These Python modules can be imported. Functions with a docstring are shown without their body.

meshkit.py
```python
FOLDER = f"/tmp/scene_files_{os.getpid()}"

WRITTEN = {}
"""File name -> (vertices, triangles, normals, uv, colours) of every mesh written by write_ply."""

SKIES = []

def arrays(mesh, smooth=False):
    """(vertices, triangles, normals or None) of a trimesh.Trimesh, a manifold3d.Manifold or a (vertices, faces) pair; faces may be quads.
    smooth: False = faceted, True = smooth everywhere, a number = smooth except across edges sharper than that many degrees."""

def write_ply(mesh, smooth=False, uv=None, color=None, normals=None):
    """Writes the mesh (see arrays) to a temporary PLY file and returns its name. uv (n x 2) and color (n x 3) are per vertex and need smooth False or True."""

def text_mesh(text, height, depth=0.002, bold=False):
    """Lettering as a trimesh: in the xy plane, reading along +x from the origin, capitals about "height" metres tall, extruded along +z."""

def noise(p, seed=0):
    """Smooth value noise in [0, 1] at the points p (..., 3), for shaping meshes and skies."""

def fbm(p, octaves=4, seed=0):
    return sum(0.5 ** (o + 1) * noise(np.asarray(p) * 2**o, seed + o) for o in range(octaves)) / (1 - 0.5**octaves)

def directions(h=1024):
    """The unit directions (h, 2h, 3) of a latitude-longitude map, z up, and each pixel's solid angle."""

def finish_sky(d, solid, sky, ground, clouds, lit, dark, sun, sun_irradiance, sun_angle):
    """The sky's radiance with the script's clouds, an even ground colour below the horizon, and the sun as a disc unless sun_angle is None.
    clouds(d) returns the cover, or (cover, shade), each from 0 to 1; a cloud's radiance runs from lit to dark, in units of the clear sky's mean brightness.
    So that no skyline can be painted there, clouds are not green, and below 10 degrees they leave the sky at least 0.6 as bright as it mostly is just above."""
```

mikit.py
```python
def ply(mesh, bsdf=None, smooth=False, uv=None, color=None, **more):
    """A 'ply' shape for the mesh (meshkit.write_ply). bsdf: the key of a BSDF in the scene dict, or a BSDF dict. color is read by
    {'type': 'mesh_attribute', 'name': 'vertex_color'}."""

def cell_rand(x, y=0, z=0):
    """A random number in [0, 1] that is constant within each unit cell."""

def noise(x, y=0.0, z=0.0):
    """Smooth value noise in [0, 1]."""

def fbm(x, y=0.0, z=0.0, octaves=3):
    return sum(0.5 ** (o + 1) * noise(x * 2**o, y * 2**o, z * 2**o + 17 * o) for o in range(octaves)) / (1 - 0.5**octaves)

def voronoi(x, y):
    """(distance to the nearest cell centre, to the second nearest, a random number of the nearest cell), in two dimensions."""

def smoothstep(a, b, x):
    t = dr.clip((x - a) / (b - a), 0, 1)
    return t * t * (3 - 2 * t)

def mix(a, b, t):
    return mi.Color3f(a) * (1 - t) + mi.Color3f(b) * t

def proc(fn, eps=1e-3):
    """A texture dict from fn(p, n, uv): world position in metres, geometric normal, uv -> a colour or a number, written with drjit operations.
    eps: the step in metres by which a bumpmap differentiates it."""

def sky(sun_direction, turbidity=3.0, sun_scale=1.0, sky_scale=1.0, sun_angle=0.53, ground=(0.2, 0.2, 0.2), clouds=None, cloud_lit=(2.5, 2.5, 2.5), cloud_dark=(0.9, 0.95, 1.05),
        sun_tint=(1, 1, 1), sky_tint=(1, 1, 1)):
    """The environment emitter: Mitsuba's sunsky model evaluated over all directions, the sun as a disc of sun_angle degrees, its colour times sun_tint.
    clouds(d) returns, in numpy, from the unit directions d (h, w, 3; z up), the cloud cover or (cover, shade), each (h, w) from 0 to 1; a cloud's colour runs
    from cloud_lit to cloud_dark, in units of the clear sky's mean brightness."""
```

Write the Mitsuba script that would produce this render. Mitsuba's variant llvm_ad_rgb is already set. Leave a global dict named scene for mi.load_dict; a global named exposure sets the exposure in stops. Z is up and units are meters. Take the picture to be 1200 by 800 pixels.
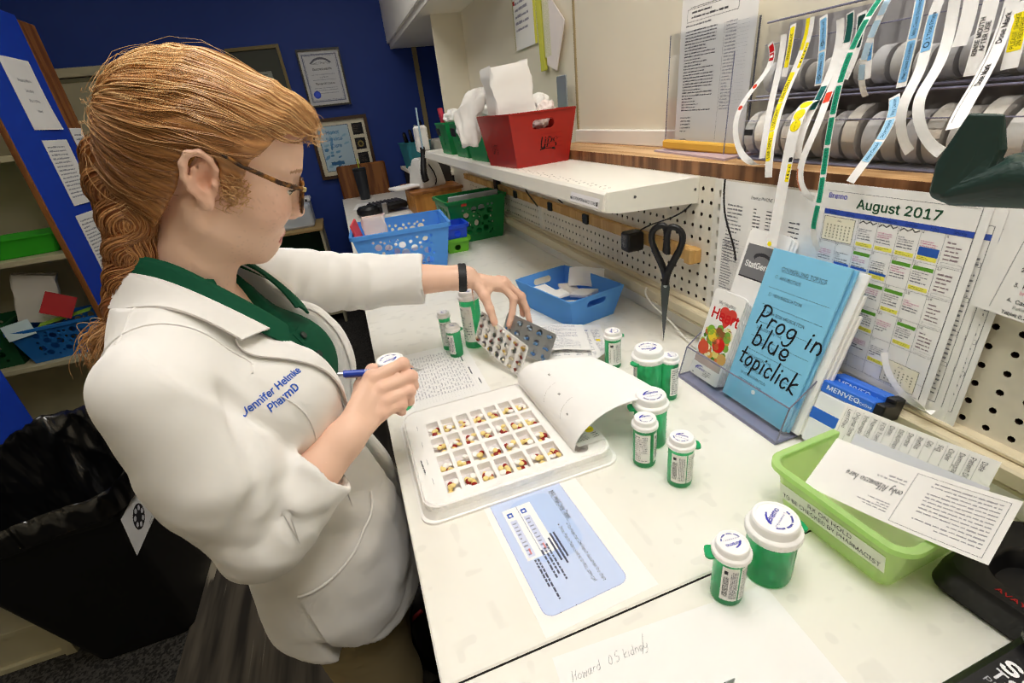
import math, random
import numpy as np, trimesh, drjit as dr, mitsuba as mi, mikit, meshkit
import manifold3d as m3
from trimesh.transformations import rotation_matrix as rot_m
from shapely.geometry import Polygon, Point, box as sbox, LineString
from shapely.ops import unary_union
from shapely import affinity
from mikit import noise, fbm, smoothstep, mix, proc, cell_rand

rng = random.Random(7)
nr = np.random.default_rng(7)
scene, labels = {}, {}
PI = math.pi

# ------------------------------------------------------------------ camera, lights, exposure
CAM = np.array([0.0, 0.0, 1.45])
FWD = np.array([0.25537372, 0.86187737, -0.43812288])
DOWN = np.array([-0.23661694, -0.38365539, -0.89264829])
T4 = mi.ScalarTransform4f
exposure = -0.6
scene['camera'] = {'type': 'perspective', 'fov_axis': 'x', 'fov': 2 * math.degrees(math.atan(600 / 560.547)),
                   'near_clip': 0.01, 'far_clip': 50.0,
                   'to_world': T4().look_at(origin=CAM.tolist(), target=(CAM + FWD).tolist(), up=(-DOWN).tolist())}
# ceiling fluorescent fixtures: (x, y, size x, size y, radiance)
FIXTURES = [(0.25, 0.25, 0.6, 1.2, 15.0), (-0.9, 0.9, 0.6, 1.2, 2.0), (0.1, 2.6, 0.6, 1.2, 6.0), (-1.4, 3.2, 0.6, 1.2, 1.2)]
LIGHT_TINT = (1.0, 0.97, 0.93)
CEIL = 2.65

# ------------------------------------------------------------------ materials
def lin(h):
    if not isinstance(h, str):
        return list(h)
    h = h.lstrip('#')
    v = [int(h[i:i + 2], 16) / 255 for i in (0, 2, 4)]
    return [x / 12.92 if x <= .04045 else ((x + .055) / 1.055) ** 2.4 for x in v]

def rgb(h):
    return {'type': 'rgb', 'value': lin(h)}

def mat(name, col, rough=.5, two=True, **kw):
    d = {'type': 'principled', 'base_color': col if isinstance(col, dict) else rgb(col), 'roughness': rough, 'specular': kw.pop('specular', .4)}
    d.update(kw)
    scene['mat_' + name] = {'type': 'twosided', 'b': d} if two else d
    return 'mat_' + name

def bump(name, col, rough, fn, scale=1.0, eps=1e-3, **kw):
    d = {'type': 'principled', 'base_color': col if isinstance(col, dict) else rgb(col), 'roughness': rough, 'specular': kw.pop('specular', .4)}
    d.update(kw)
    scene['mat_' + name] = {'type': 'twosided', 'b': {'type': 'bumpmap', 't': proc(fn, eps), 'scale': scale, 'b': d}}
    return 'mat_' + name

def C3(h):
    return mi.Color3f(*lin(h))

PRINT = mat('print', {'type': 'mesh_attribute', 'name': 'vertex_color'}, .6, specular=.2)
PAPER = mat('paper', '#efeeec', .75, specular=.2)
WHITE_PLASTIC = mat('white_plastic', '#f1efec', .35)
BLACK_PLASTIC = mat('black_plastic', '#111114', .4)
GREY_PLASTIC = mat('grey_plastic', '#55585c', .4)
STEEL = mat('steel', '#b9bcc0', .25, metallic=1.0)
DARK_STEEL = mat('dark_steel', '#5d5f63', .35, metallic=1.0)

def translucent(name, col, clear, diff=.55, rough=.35):
    """coloured see-through plastic sheet: part scattering pigment, part clear tinted sheet"""
    scene['mat_' + name] = {'type': 'blendbsdf', 'weight': clear,
        'a': {'type': 'principledthin', 'base_color': rgb(col), 'roughness': rough, 'diff_trans': diff},
        'b': {'type': 'thindielectric', 'int_ior': 1.3, 'specular_transmittance': rgb(col)}}
    return 'mat_' + name

def clear_sheet(name, tint='#f3f5f8', ior=1.45):
    scene['mat_' + name] = {'type': 'thindielectric', 'int_ior': ior, 'specular_transmittance': rgb(tint)}
    return 'mat_' + name

ACRYLIC = clear_sheet('acrylic', '#eef0f3')
ACRYLIC_EDGE = mat('acrylic_edge', '#8d8fae', .15)

# ------------------------------------------------------------------ scene tree helpers
def numbered(k):

    if k not in scene and k not in labels:
        return k
    n = 1
    while f'{k}_{n:03d}' in scene or f'{k}_{n:03d}' in labels:
        n += 1
    return f'{k}_{n:03d}'
PARENTS = {}

def tag(k, label, cat=None, group=None, kind=None):
    d = labels.setdefault(k, {})
    if label: d['label'] = label
    if cat: d['category'] = cat
    if group: d['group'] = group
    if kind: d['kind'] = kind
    return k

def thing(name, label, cat, group=None):
    return tag(numbered(name), label, cat, group)

def ply(mesh, m, smooth=False, **kw):
    return mikit.ply(mesh, m, smooth, **kw)

def put(name, mesh, m, label=None, cat=None, group=None, smooth=False, parent=None, kind=None, to=None, **kw):
    k = numbered((parent + '__' if parent else '') + name)
    d = mesh if isinstance(mesh, dict) else ply(mesh, m, smooth, **kw)
    if to is not None:
        d = {**d, 'to_world': to}
    scene[k] = d
    if label or cat or kind or group:
        tag(k, label, cat, group, kind)
    return k

def struct(name, mesh, m, label, smooth=False, parent=None, **kw):
    return put(name, mesh, m, label, smooth=smooth, parent=parent, kind=None if parent else 'structure', **kw)

ORD = ['first', 'second', 'third', 'fourth', 'fifth', 'sixth', 'seventh', 'eighth', 'ninth', 'tenth', 'eleventh', 'twelfth', 'thirteenth', 'fourteenth', 'fifteenth', 'sixteenth', 'seventeenth', 'eighteenth', 'nineteenth', 'twentieth']

# ------------------------------------------------------------------ geometry helpers
def cat(*ms):
    ms = [m for m in (ms[0] if len(ms) == 1 and isinstance(ms[0], (list, tuple)) and not hasattr(ms[0], 'faces') else ms)]
    vs, fs, n = [], [], 0
    for m in ms:
        v, f = (np.asarray(m.vertices), np.asarray(m.faces)) if hasattr(m, 'faces') else m
        vs.append(v); fs.append(np.asarray(f) + n); n += len(v)
    return trimesh.Trimesh(np.vstack(vs), np.vstack(fs), process=False)

def bx(x0, x1, y0, y1, z0, z1, c=0.0):
    """box, edges chamfered by c"""
    if c <= 0:
        m = trimesh.creation.box((x1 - x0, y1 - y0, z1 - z0))
        m.apply_translation(((x0 + x1) / 2, (y0 + y1) / 2, (z0 + z1) / 2))
        return m
    P = []
    for x, sx in ((x0, 1), (x1, -1)):
        for y, sy in ((y0, 1), (y1, -1)):
            for z, sz in ((z0, 1), (z1, -1)):
                P += [(x + sx * c, y + sy * c, z), (x + sx * c, y, z + sz * c), (x, y + sy * c, z + sz * c)]
    return trimesh.convex.convex_hull(np.array(P))

def frame(o, U, V, N=None):
    """4x4 placing local x along U, y along V, z along N at o"""
    U = np.asarray(U, float); U = U / np.linalg.norm(U)
    V = np.asarray(V, float); V = V - U * (U @ V); V = V / np.linalg.norm(V)
    m = np.eye(4); m[:3, 0], m[:3, 1], m[:3, 2], m[:3, 3] = U, V, np.cross(U, V), o
    return m

def xf(mesh, m):
    mesh = mesh.copy(); mesh.apply_transform(np.asarray(m, float)); return mesh

def rz(deg, o=(0, 0, 0)):
    a = math.radians(deg); m = np.eye(4); m[:2, :2] = [[math.cos(a), -math.sin(a)], [math.sin(a), math.cos(a)]]; m[:3, 3] = o
    return m

def move(x, y, z):
    m = np.eye(4); m[:3, 3] = (x, y, z); return m

def extrude(poly, h, z0=0.0):
    ps = list(poly.geoms) if hasattr(poly, 'geoms') else [poly]
    ms = [trimesh.creation.extrude_polygon(p, h) for p in ps if p.area > 1e-9]
    m = cat(ms); m.apply_translation((0, 0, z0)); return m

def rrect(w, h, r, q=5, x=0, y=0):
    return affinity.translate(sbox(-w / 2 + r, -h / 2 + r, w / 2 - r, h / 2 - r).buffer(r, quad_segs=q), x, y)

def ring_pts(w, h, r, n=6):
    p = np.array(rrect(w, h, r, n).exterior.coords)[:-1]
    a = np.argmin(np.abs(np.arctan2(p[:, 1], p[:, 0]) + PI * .75)); p = np.roll(p, -a, 0)
    if Polygon(p).exterior.is_ccw is False: p = p[::-1]
    return p

def loft(rings, cap0=True, cap1=True, closed=False):
    R = [np.asarray(r, float) for r in rings]; n = len(R[0]); V = np.vstack(R); F = []
    i = np.arange(n); j = (i + 1) % n
    K = len(R) if closed else len(R) - 1
    for k in range(K):
        a, b = k * n, ((k + 1) % len(R)) * n
        F.append(np.stack([a + i, a + j, b + j], 1)); F.append(np.stack([a + i, b + j, b + i], 1))
    F = np.vstack(F)
    if not closed:
        for k, on, fl in ((0, cap0, True), (len(R) - 1, cap1, False)):
            if on:
                c = len(V); V = np.vstack([V, R[k].mean(0)])
                t = np.stack([k * n + i, k * n + j, np.full(n, c)], 1)
                F = np.vstack([F, t[:, ::-1] if fl else t])
    return trimesh.Trimesh(V, F, process=False)

def lathe(prof, n=28):
    """prof: (r, z) list from bottom to top (outer), closed by caps where r > 0"""
    a = np.arange(n) * 2 * PI / n
    return loft([np.stack([r * np.cos(a), r * np.sin(a), np.full(n, z)], 1) for r, z in prof])

def tube(path, r, n=8, caps=True):
    p = np.asarray(path, float); r = np.broadcast_to(r, (len(p),))
    t = np.gradient(p, axis=0); t /= np.linalg.norm(t, axis=1, keepdims=True) + 1e-12
    up = np.array([0, 0, 1.0]) if abs(t[0][2]) < .9 else np.array([1.0, 0, 0])
    a = np.cross(t[0], up); a /= np.linalg.norm(a); rings = []
    ang = np.arange(n) * 2 * PI / n
    for k in range(len(p)):
        a = a - t[k] * (a @ t[k]); a /= np.linalg.norm(a); b = np.cross(t[k], a)
        rings.append(p[k] + r[k] * (np.cos(ang)[:, None] * a + np.sin(ang)[:, None] * b))
    return loft(rings, caps, caps)

def spline(pts, n=24):
    p = np.asarray(pts, float); k = len(p)
    d = np.r_[0, np.cumsum(np.linalg.norm(np.diff(p, axis=0), axis=1))]
    if k < 3: return np.array([np.interp(np.linspace(0, d[-1], n), d, p[:, c]) for c in range(p.shape[1])]).T
    from scipy.interpolate import CubicSpline, PchipInterpolator
    return CubicSpline(d, p)(np.linspace(0, d[-1], n))

def grid_mesh(P, thick=0.0, N=None):
    """P (a, b, 3) points -> sheet; with thick the sheet gets a back and rim along its normals"""
    a, b = P.shape[:2]
    idx = np.arange(a * b).reshape(a, b)
    q = np.stack([idx[:-1, :-1], idx[1:, :-1], idx[1:, 1:], idx[:-1, 1:]], -1).reshape(-1, 4)
    F = np.vstack([q[:, [0, 1, 2]], q[:, [0, 2, 3]]]); V = P.reshape(-1, 3)
    if thick <= 0: return trimesh.Trimesh(V, F, process=False)
    du, dv = np.gradient(P, axis=0), np.gradient(P, axis=1)
    n = np.cross(du, dv); n /= np.linalg.norm(n, axis=2, keepdims=True) + 1e-12
    W = (P - n * thick).reshape(-1, 3); m = a * b
    rim = np.r_[idx[0, :-1], idx[:-1, -1], idx[-1, :0:-1], idx[:0:-1, 0]]
    r2 = np.roll(rim, -1)
    S = np.vstack([np.stack([rim, r2, r2 + m], 1), np.stack([rim, r2 + m, rim + m], 1)])
    return trimesh.Trimesh(np.vstack([V, W]), np.vstack([F, F[:, ::-1] + m, S]), process=False)

def sheet(o, U, V, w, h, thick=.0004, bend=None, n=(2, 2)):
    """flat or bent paper: corner o, w along U, h along V; bend(u, v) lifts along the normal"""
    M = frame(o, U, V); u, v = np.meshgrid(np.linspace(0, w, n[0]), np.linspace(0, h, n[1]), indexing='ij')
    z = bend(u, v) if bend else np.zeros_like(u)
    P = np.stack([u, v, z], -1) @ M[:3, :3].T + M[:3, 3]
    return grid_mesh(P, thick), M

# ------------------------------------------------------------------ flat print: lettering, lines, blocks
_TXT = {}
def text_flat(s, h, bold=False):
    k = (s, bold)
    if k not in _TXT:
        m = meshkit.text_mesh(s, 1.0, .01, bold)
        keep = m.face_normals[:, 2] > .9
        f = np.asarray(m.faces)[keep]; u, inv = np.unique(f, return_inverse=True)
        _TXT[k] = (np.asarray(m.vertices)[u][:, :2], inv.reshape(-1, 3))
    v, f = _TXT[k]
    return v * h, f

class Print:
    def __init__(s): s.v, s.f, s.c, s.n = [], [], [], 0
    def raw(s, v, f, col):
        v = np.asarray(v, float)[:, :2]
        s.v.append(v); s.f.append(np.asarray(f) + s.n); s.c.append(np.tile(lin(col), (len(v), 1))); s.n += len(v)
        return s
    def rect(s, x0, y0, x1, y1, col):
        return s.raw([(x0, y0), (x1, y0), (x1, y1), (x0, y1)], [(0, 1, 2), (0, 2, 3)], col)
    def frame(s, x0, y0, x1, y1, w, col):
        s.rect(x0, y0, x1, y0 + w, col); s.rect(x0, y1 - w, x1, y1, col); s.rect(x0, y0, x0 + w, y1, col); return s.rect(x1 - w, y0, x1, y1, col)
    def poly(s, p, col):
        for g in (p.geoms if hasattr(p, 'geoms') else [p]):
            if g.area > 1e-10:
                v, f = trimesh.creation.triangulate_polygon(g); s.raw(v, f, col)
        return s
    def disc(s, x, y, r, col, q=6):
        return s.poly(Point(x, y).buffer(r, quad_segs=q), col)
    def line(s, pts, w, col):
        return s.poly(LineString(pts).buffer(w / 2, quad_segs=2), col)
    def text(s, t, x, y, h, col, bold=False, align='l', rot=0, sx=1.0):
        v, f = text_flat(t, h, bold); v = v * [sx, 1]; L = v[:, 0].max()
        v = v - [L / 2 if align == 'c' else L if align == 'r' else 0, 0]
        a = math.radians(rot); v = v @ np.array([[math.cos(a), math.sin(a)], [-math.sin(a), math.cos(a)]])
        return s.raw(v + [x, y], f, col)
    def script(s, t, x, y, h, w, col, slant=.15, sx=1.0, rot=0):
        a = math.radians(rot); ca, sa = math.cos(a), math.sin(a)
        for st in pen_strokes(t, h, slant, sx):
            st = np.asarray(st); st = np.stack([x + st[:, 0] * ca - st[:, 1] * sa, y + st[:, 0] * sa + st[:, 1] * ca], 1)
            s.line(st, w, col)
        return s
    def lines(s, x0, y0, x1, y1, n, col, h=None, fill=.85, seed=0):
        """rows of too-small-to-read words between y1 (top) and y0"""
        r = random.Random(seed * 977 + n); p = (y1 - y0) / n; h = h or p * .42
        for k in range(n):
            y = y1 - (k + .75) * p; x = x0; end = x0 + (x1 - x0) * (fill if r.random() < .7 else fill * r.uniform(.35, .9))
            while x < end:
                L = min(h * r.uniform(1.2, 5), end - x)
                if L > h * .5: s.rect(x, y, x + L, y + h * r.choice((.7, .8, 1)), col)
                x += L + h * .6
        return s
    def build(s, fn, name, parent, label=None, mesh_only=False, lift=.0003, refine=None):
        """fn: 4x4 frame (lifted along its z) or a function (u, v arrays) -> points"""
        B = np.array([[*q.min(0), *q.max(0)] for q in s.v]); lay = np.zeros(len(B), int)
        for i in range(1, len(B)):                     # later print lies above the earlier print it covers
            o = (B[:i, 0] < B[i, 2]) & (B[:i, 2] > B[i, 0]) & (B[:i, 1] < B[i, 3]) & (B[:i, 3] > B[i, 1])
            if o.any(): lay[i] = min(lay[:i][o].max() + 1, 12)
        up = np.repeat(lay, [len(q) for q in s.v]) * 4e-5
        v, f, c = np.vstack(s.v), np.vstack(s.f), np.c_[np.vstack(s.c), up]
        if refine:
            vv, f = _sub(np.c_[v, c], f, refine); v, c = vv[:, :2], vv[:, 2:]
        up, c = c[:, 3], c[:, :3]
        if callable(fn):
            P = fn(v[:, 0], v[:, 1])
            e = 1e-4; du, dv = fn(v[:, 0] + e, v[:, 1]) - P, fn(v[:, 0], v[:, 1] + e) - P
            nn = np.cross(du, dv); P = P + nn / (np.linalg.norm(nn, axis=1, keepdims=True) + 1e-15) * up[:, None]
        else:
            fn = np.asarray(fn); P = np.c_[v, lift + up] @ fn[:3, :3].T + fn[:3, 3]
        k = numbered(parent + '__' + name)
        scene[k] = ply(trimesh.Trimesh(P, f, process=False), PRINT, False, color=c)
        if label: tag(k, label)
        return k

def _sub(v, f, size):
    v, f = np.asarray(v, float), np.asarray(f)
    for _ in range(6):
        e = np.stack([np.linalg.norm(v[f[:, a], :2] - v[f[:, b], :2], axis=1) for a, b in ((0, 1), (1, 2), (2, 0))], 1)
        big = e.max(1) > size
        if not big.any(): break
        t = f[big]; k = e[big].argmax(1); r = np.arange(len(t))
        a, b, c = t[r, k], t[r, (k + 1) % 3], t[r, (k + 2) % 3]
        n = len(v); v = np.vstack([v, (v[a] + v[b]) / 2]); m = n + r
        f = np.vstack([f[~big], np.stack([a, m, c], 1), np.stack([m, b, c], 1)])
    return v, f

# single-stroke hand lettering: strokes in a box 1 high (x height .55), advance last
PEN = {
 'a': ([[(.4, .5), (.15, .5), (.05, .25), (.15, .02), (.35, .1), (.42, .5), (.42, .05), (.5, .02)]], .55),
 'b': ([[(.08, 1), (.06, .02)], [(.07, .4), (.25, .52), (.42, .35), (.35, .05), (.07, .05)]], .52),
 'c': ([[(.4, .45), (.22, .52), (.06, .28), (.18, .02), (.42, .1)]], .48),
 'd': ([[(.4, .42), (.2, .5), (.06, .25), (.18, .02), (.4, .15)], [(.42, 1), (.42, .02)]], .54),
 'e': ([[(.07, .27), (.4, .3), (.36, .48), (.2, .53), (.06, .3), (.15, .04), (.42, .1)]], .5),
 'f': ([[(.4, .95), (.25, .98), (.18, .8), (.16, 0)], [(.02, .5), (.34, .52)]], .38),
 'g': ([[(.4, .48), (.2, .53), (.06, .3), (.2, .08), (.4, .2), (.42, .5), (.4, -.2), (.22, -.36), (.04, -.25)]], .54),
 'h': ([[(.08, 1), (.06, .02)], [(.07, .35), (.25, .52), (.38, .4), (.4, .02)]], .5),
 'i': ([[(.1, .52), (.1, .02)], [(.1, .72), (.13, .75)]], .24),
 'k': ([[(.08, 1), (.06, .02)], [(.42, .55), (.08, .25), (.46, .0)]], .5),
 'l': ([[(.1, 1), (.08, .02)]], .22),
 'm': ([[(.06, .5), (.06, .02)], [(.06, .38), (.2, .52), (.28, .4), (.28, .02)], [(.28, .38), (.42, .52), (.5, .4), (.5, .02)]], .62),
 'n': ([[(.06, .52), (.06, .02)], [(.06, .36), (.24, .52), (.37, .4), (.38, .02)]], .5),
 'o': ([[(.24, .52), (.07, .35), (.1, .08), (.28, .02), (.42, .2), (.38, .45), (.24, .52)]], .52),
 'p': ([[(.08, .52), (.06, -.38)], [(.08, .42), (.28, .52), (.42, .35), (.32, .06), (.08, .1)]], .52),
 'r': ([[(.08, .52), (.07, .02)], [(.08, .35), (.2, .5), (.36, .48)]], .4),
 's': ([[(.36, .46), (.2, .52), (.1, .4), (.32, .22), (.3, .06), (.06, .05)]], .44),
 't': ([[(.2, .9), (.18, .05)], [(.18, .05), (.36, .05)], [(.02, .56), (.38, .58)]], .42),
 'u': ([[(.07, .52), (.08, .12), (.22, .02), (.38, .15)], [(.4, .52), (.41, .02)]], .52),
 'v': ([[(.04, .52), (.2, .02), (.38, .52)]], .44),
 'w': ([[(.04, .52), (.15, .03), (.27, .4), (.4, .03), (.52, .52)]], .6),
 'y': ([[(.06, .52), (.1, .18), (.25, .12), (.38, .3)], [(.4, .52), (.36, -.2), (.2, -.36), (.05, -.28)]], .5),
 'z': ([[(.05, .5), (.4, .5), (.05, .03), (.42, .03)]], .48),
 'H': ([[(.08, 1), (.06, .02)], [(.5, 1), (.48, .02)], [(.06, .5), (.5, .54)]], .62),
 'K': ([[(.08, 1), (.06, .02)], [(.5, 1), (.08, .45), (.52, .0)]], .6),
 'P': ([[(.1, 1), (.06, .0)], [(.02, .9), (.3, 1.02), (.52, .85), (.42, .55), (.1, .48)]], .58),
 'U': ([[(.06, 1), (.06, .25), (.2, .02), (.42, .1), (.48, .4)], [(.48, 1), (.5, .02)]], .64),
 'S': ([[(.5, .9), (.3, 1), (.1, .82), (.2, .58), (.44, .42), (.42, .12), (.2, .0), (.04, .12)]], .58),
 'A': ([[(.02, 0), (.28, 1), (.52, 0)], [(.1, .38), (.46, .4)]], .6),
 '0': ([[(.24, .95), (.06, .6), (.1, .12), (.28, .02), (.42, .35), (.38, .8), (.24, .95)]], .52),
 '1': ([[(.05, .8), (.2, 1), (.18, 0)]], .34),
 '2': ([[(.06, .8), (.25, 1), (.42, .78), (.05, .03), (.46, .05)]], .52),
 '3': ([[(.06, .9), (.3, 1), (.4, .75), (.2, .55), (.42, .3), (.3, .02), (.04, .1)]], .5),
 '5': ([[(.42, .98), (.12, .98), (.08, .58), (.35, .55), (.42, .25), (.25, .0), (.04, .1)]], .5),
 '8': ([[(.4, .85), (.22, 1), (.08, .8), (.4, .3), (.25, .0), (.06, .2), (.38, .7), (.4, .85)]], .5),
 '.': ([[(.06, .02), (.09, .05)]], .2), '-': ([[(.05, .3), (.35, .32)]], .42), '/': ([[(.0, -.1), (.4, 1.05)]], .4), ' ': ([], .4),
}
def pen_strokes(t, h, slant=.15, sx=1.0):
    x, out = 0, []
    for ch in t:
        st, adv = PEN[ch]
        for s in st:
            s = np.array(s, float)
            s = spline(s, max(4, 5 * len(s))) if len(s) > 2 else s
            s = np.stack([(s[:, 0] + x) * sx + s[:, 1] * slant, s[:, 1]], 1) * h
            out.append(s)
        x += adv + .08
    return out

# ------------------------------------------------------------------ signed distance modelling (bodies, cloth, hair)
def surface_nets(F, lo, h):
    """zero surface of the sampled field F (negative inside) as (vertices, triangles)"""
    S = F < 0
    nx, ny, nz = F.shape
    cells = np.zeros((nx - 1, ny - 1, nz - 1), np.int8)
    for a in (0, 1):
        for b in (0, 1):
            for c in (0, 1):
                cells += S[a:nx - 1 + a, b:ny - 1 + b, c:nz - 1 + c]
    act = np.argwhere((cells > 0) & (cells < 8))
    idx = -np.ones(cells.shape, np.int64); idx[tuple(act.T)] = np.arange(len(act))
    acc = np.zeros((len(act), 3)); cnt = np.zeros(len(act))
    corners = [(a, b, c) for a in (0, 1) for b in (0, 1) for c in (0, 1)]
    val = {k: F[act[:, 0] + k[0], act[:, 1] + k[1], act[:, 2] + k[2]] for k in corners}
    for k in corners:
        for ax in range(3):
            if k[ax] == 0:
                q = list(k); q[ax] = 1; q = tuple(q)
                d0, d1 = val[k], val[q]; m = (d0 < 0) != (d1 < 0)
                t = d0[m] / (d0[m] - d1[m])
                p = np.tile(np.array(k, float), (m.sum(), 1)); p[:, ax] = t
                acc[m] += p; cnt[m] += 1
    V = (act + acc / cnt[:, None]) * h + lo
    faces = []
    for ax in range(3):
        b, c = (ax + 1) % 3, (ax + 2) % 3
        s0 = [slice(None)] * 3; s1 = [slice(None)] * 3
        s0[ax], s1[ax] = slice(0, -1), slice(1, None)
        A, B = S[tuple(s0)], S[tuple(s1)]
        e = np.argwhere(A != B)
        e = e[(e[:, b] > 0) & (e[:, c] > 0) & (e[:, b] < F.shape[b] - 1) & (e[:, c] < F.shape[c] - 1)]
        flip = A[tuple(e.T)]
        def cell(db, dc):
            q = e.copy(); q[:, b] -= db; q[:, c] -= dc; return idx[tuple(q.T)]
        q = np.stack([cell(1, 1), cell(0, 1), cell(0, 0), cell(1, 0)], 1)
        q[~flip] = q[~flip][:, ::-1]
        faces.append(q)
    q = np.vstack(faces)
    return V, np.vstack([q[:, [0, 1, 2]], q[:, [0, 2, 3]]])

def smin(a, b, k):
    if k <= 0: return np.minimum(a, b)
    h = np.clip(.5 + .5 * (b - a) / k, 0, 1)
    return b * (1 - h) + a * h - k * h * (1 - h)

def sd_cone(p, a, b, ra, rb):
    a, b = np.asarray(a, float), np.asarray(b, float); ba = b - a
    t = np.clip(((p - a) @ ba) / (ba @ ba), 0, 1)
    return np.linalg.norm(p - a - t[..., None] * ba, axis=-1) - (ra + (rb - ra) * t)

def sd_ell(p, c, r, R=None):
    q = p - np.asarray(c, float)
    if R is not None: q = q @ np.asarray(R)          # columns of R: the local axes
    r = np.asarray(r, float); k = np.linalg.norm(q / r, axis=-1); g = np.linalg.norm(q / (r * r), axis=-1)
    return k * (k - 1) / np.maximum(g, 1e-9)

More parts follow.
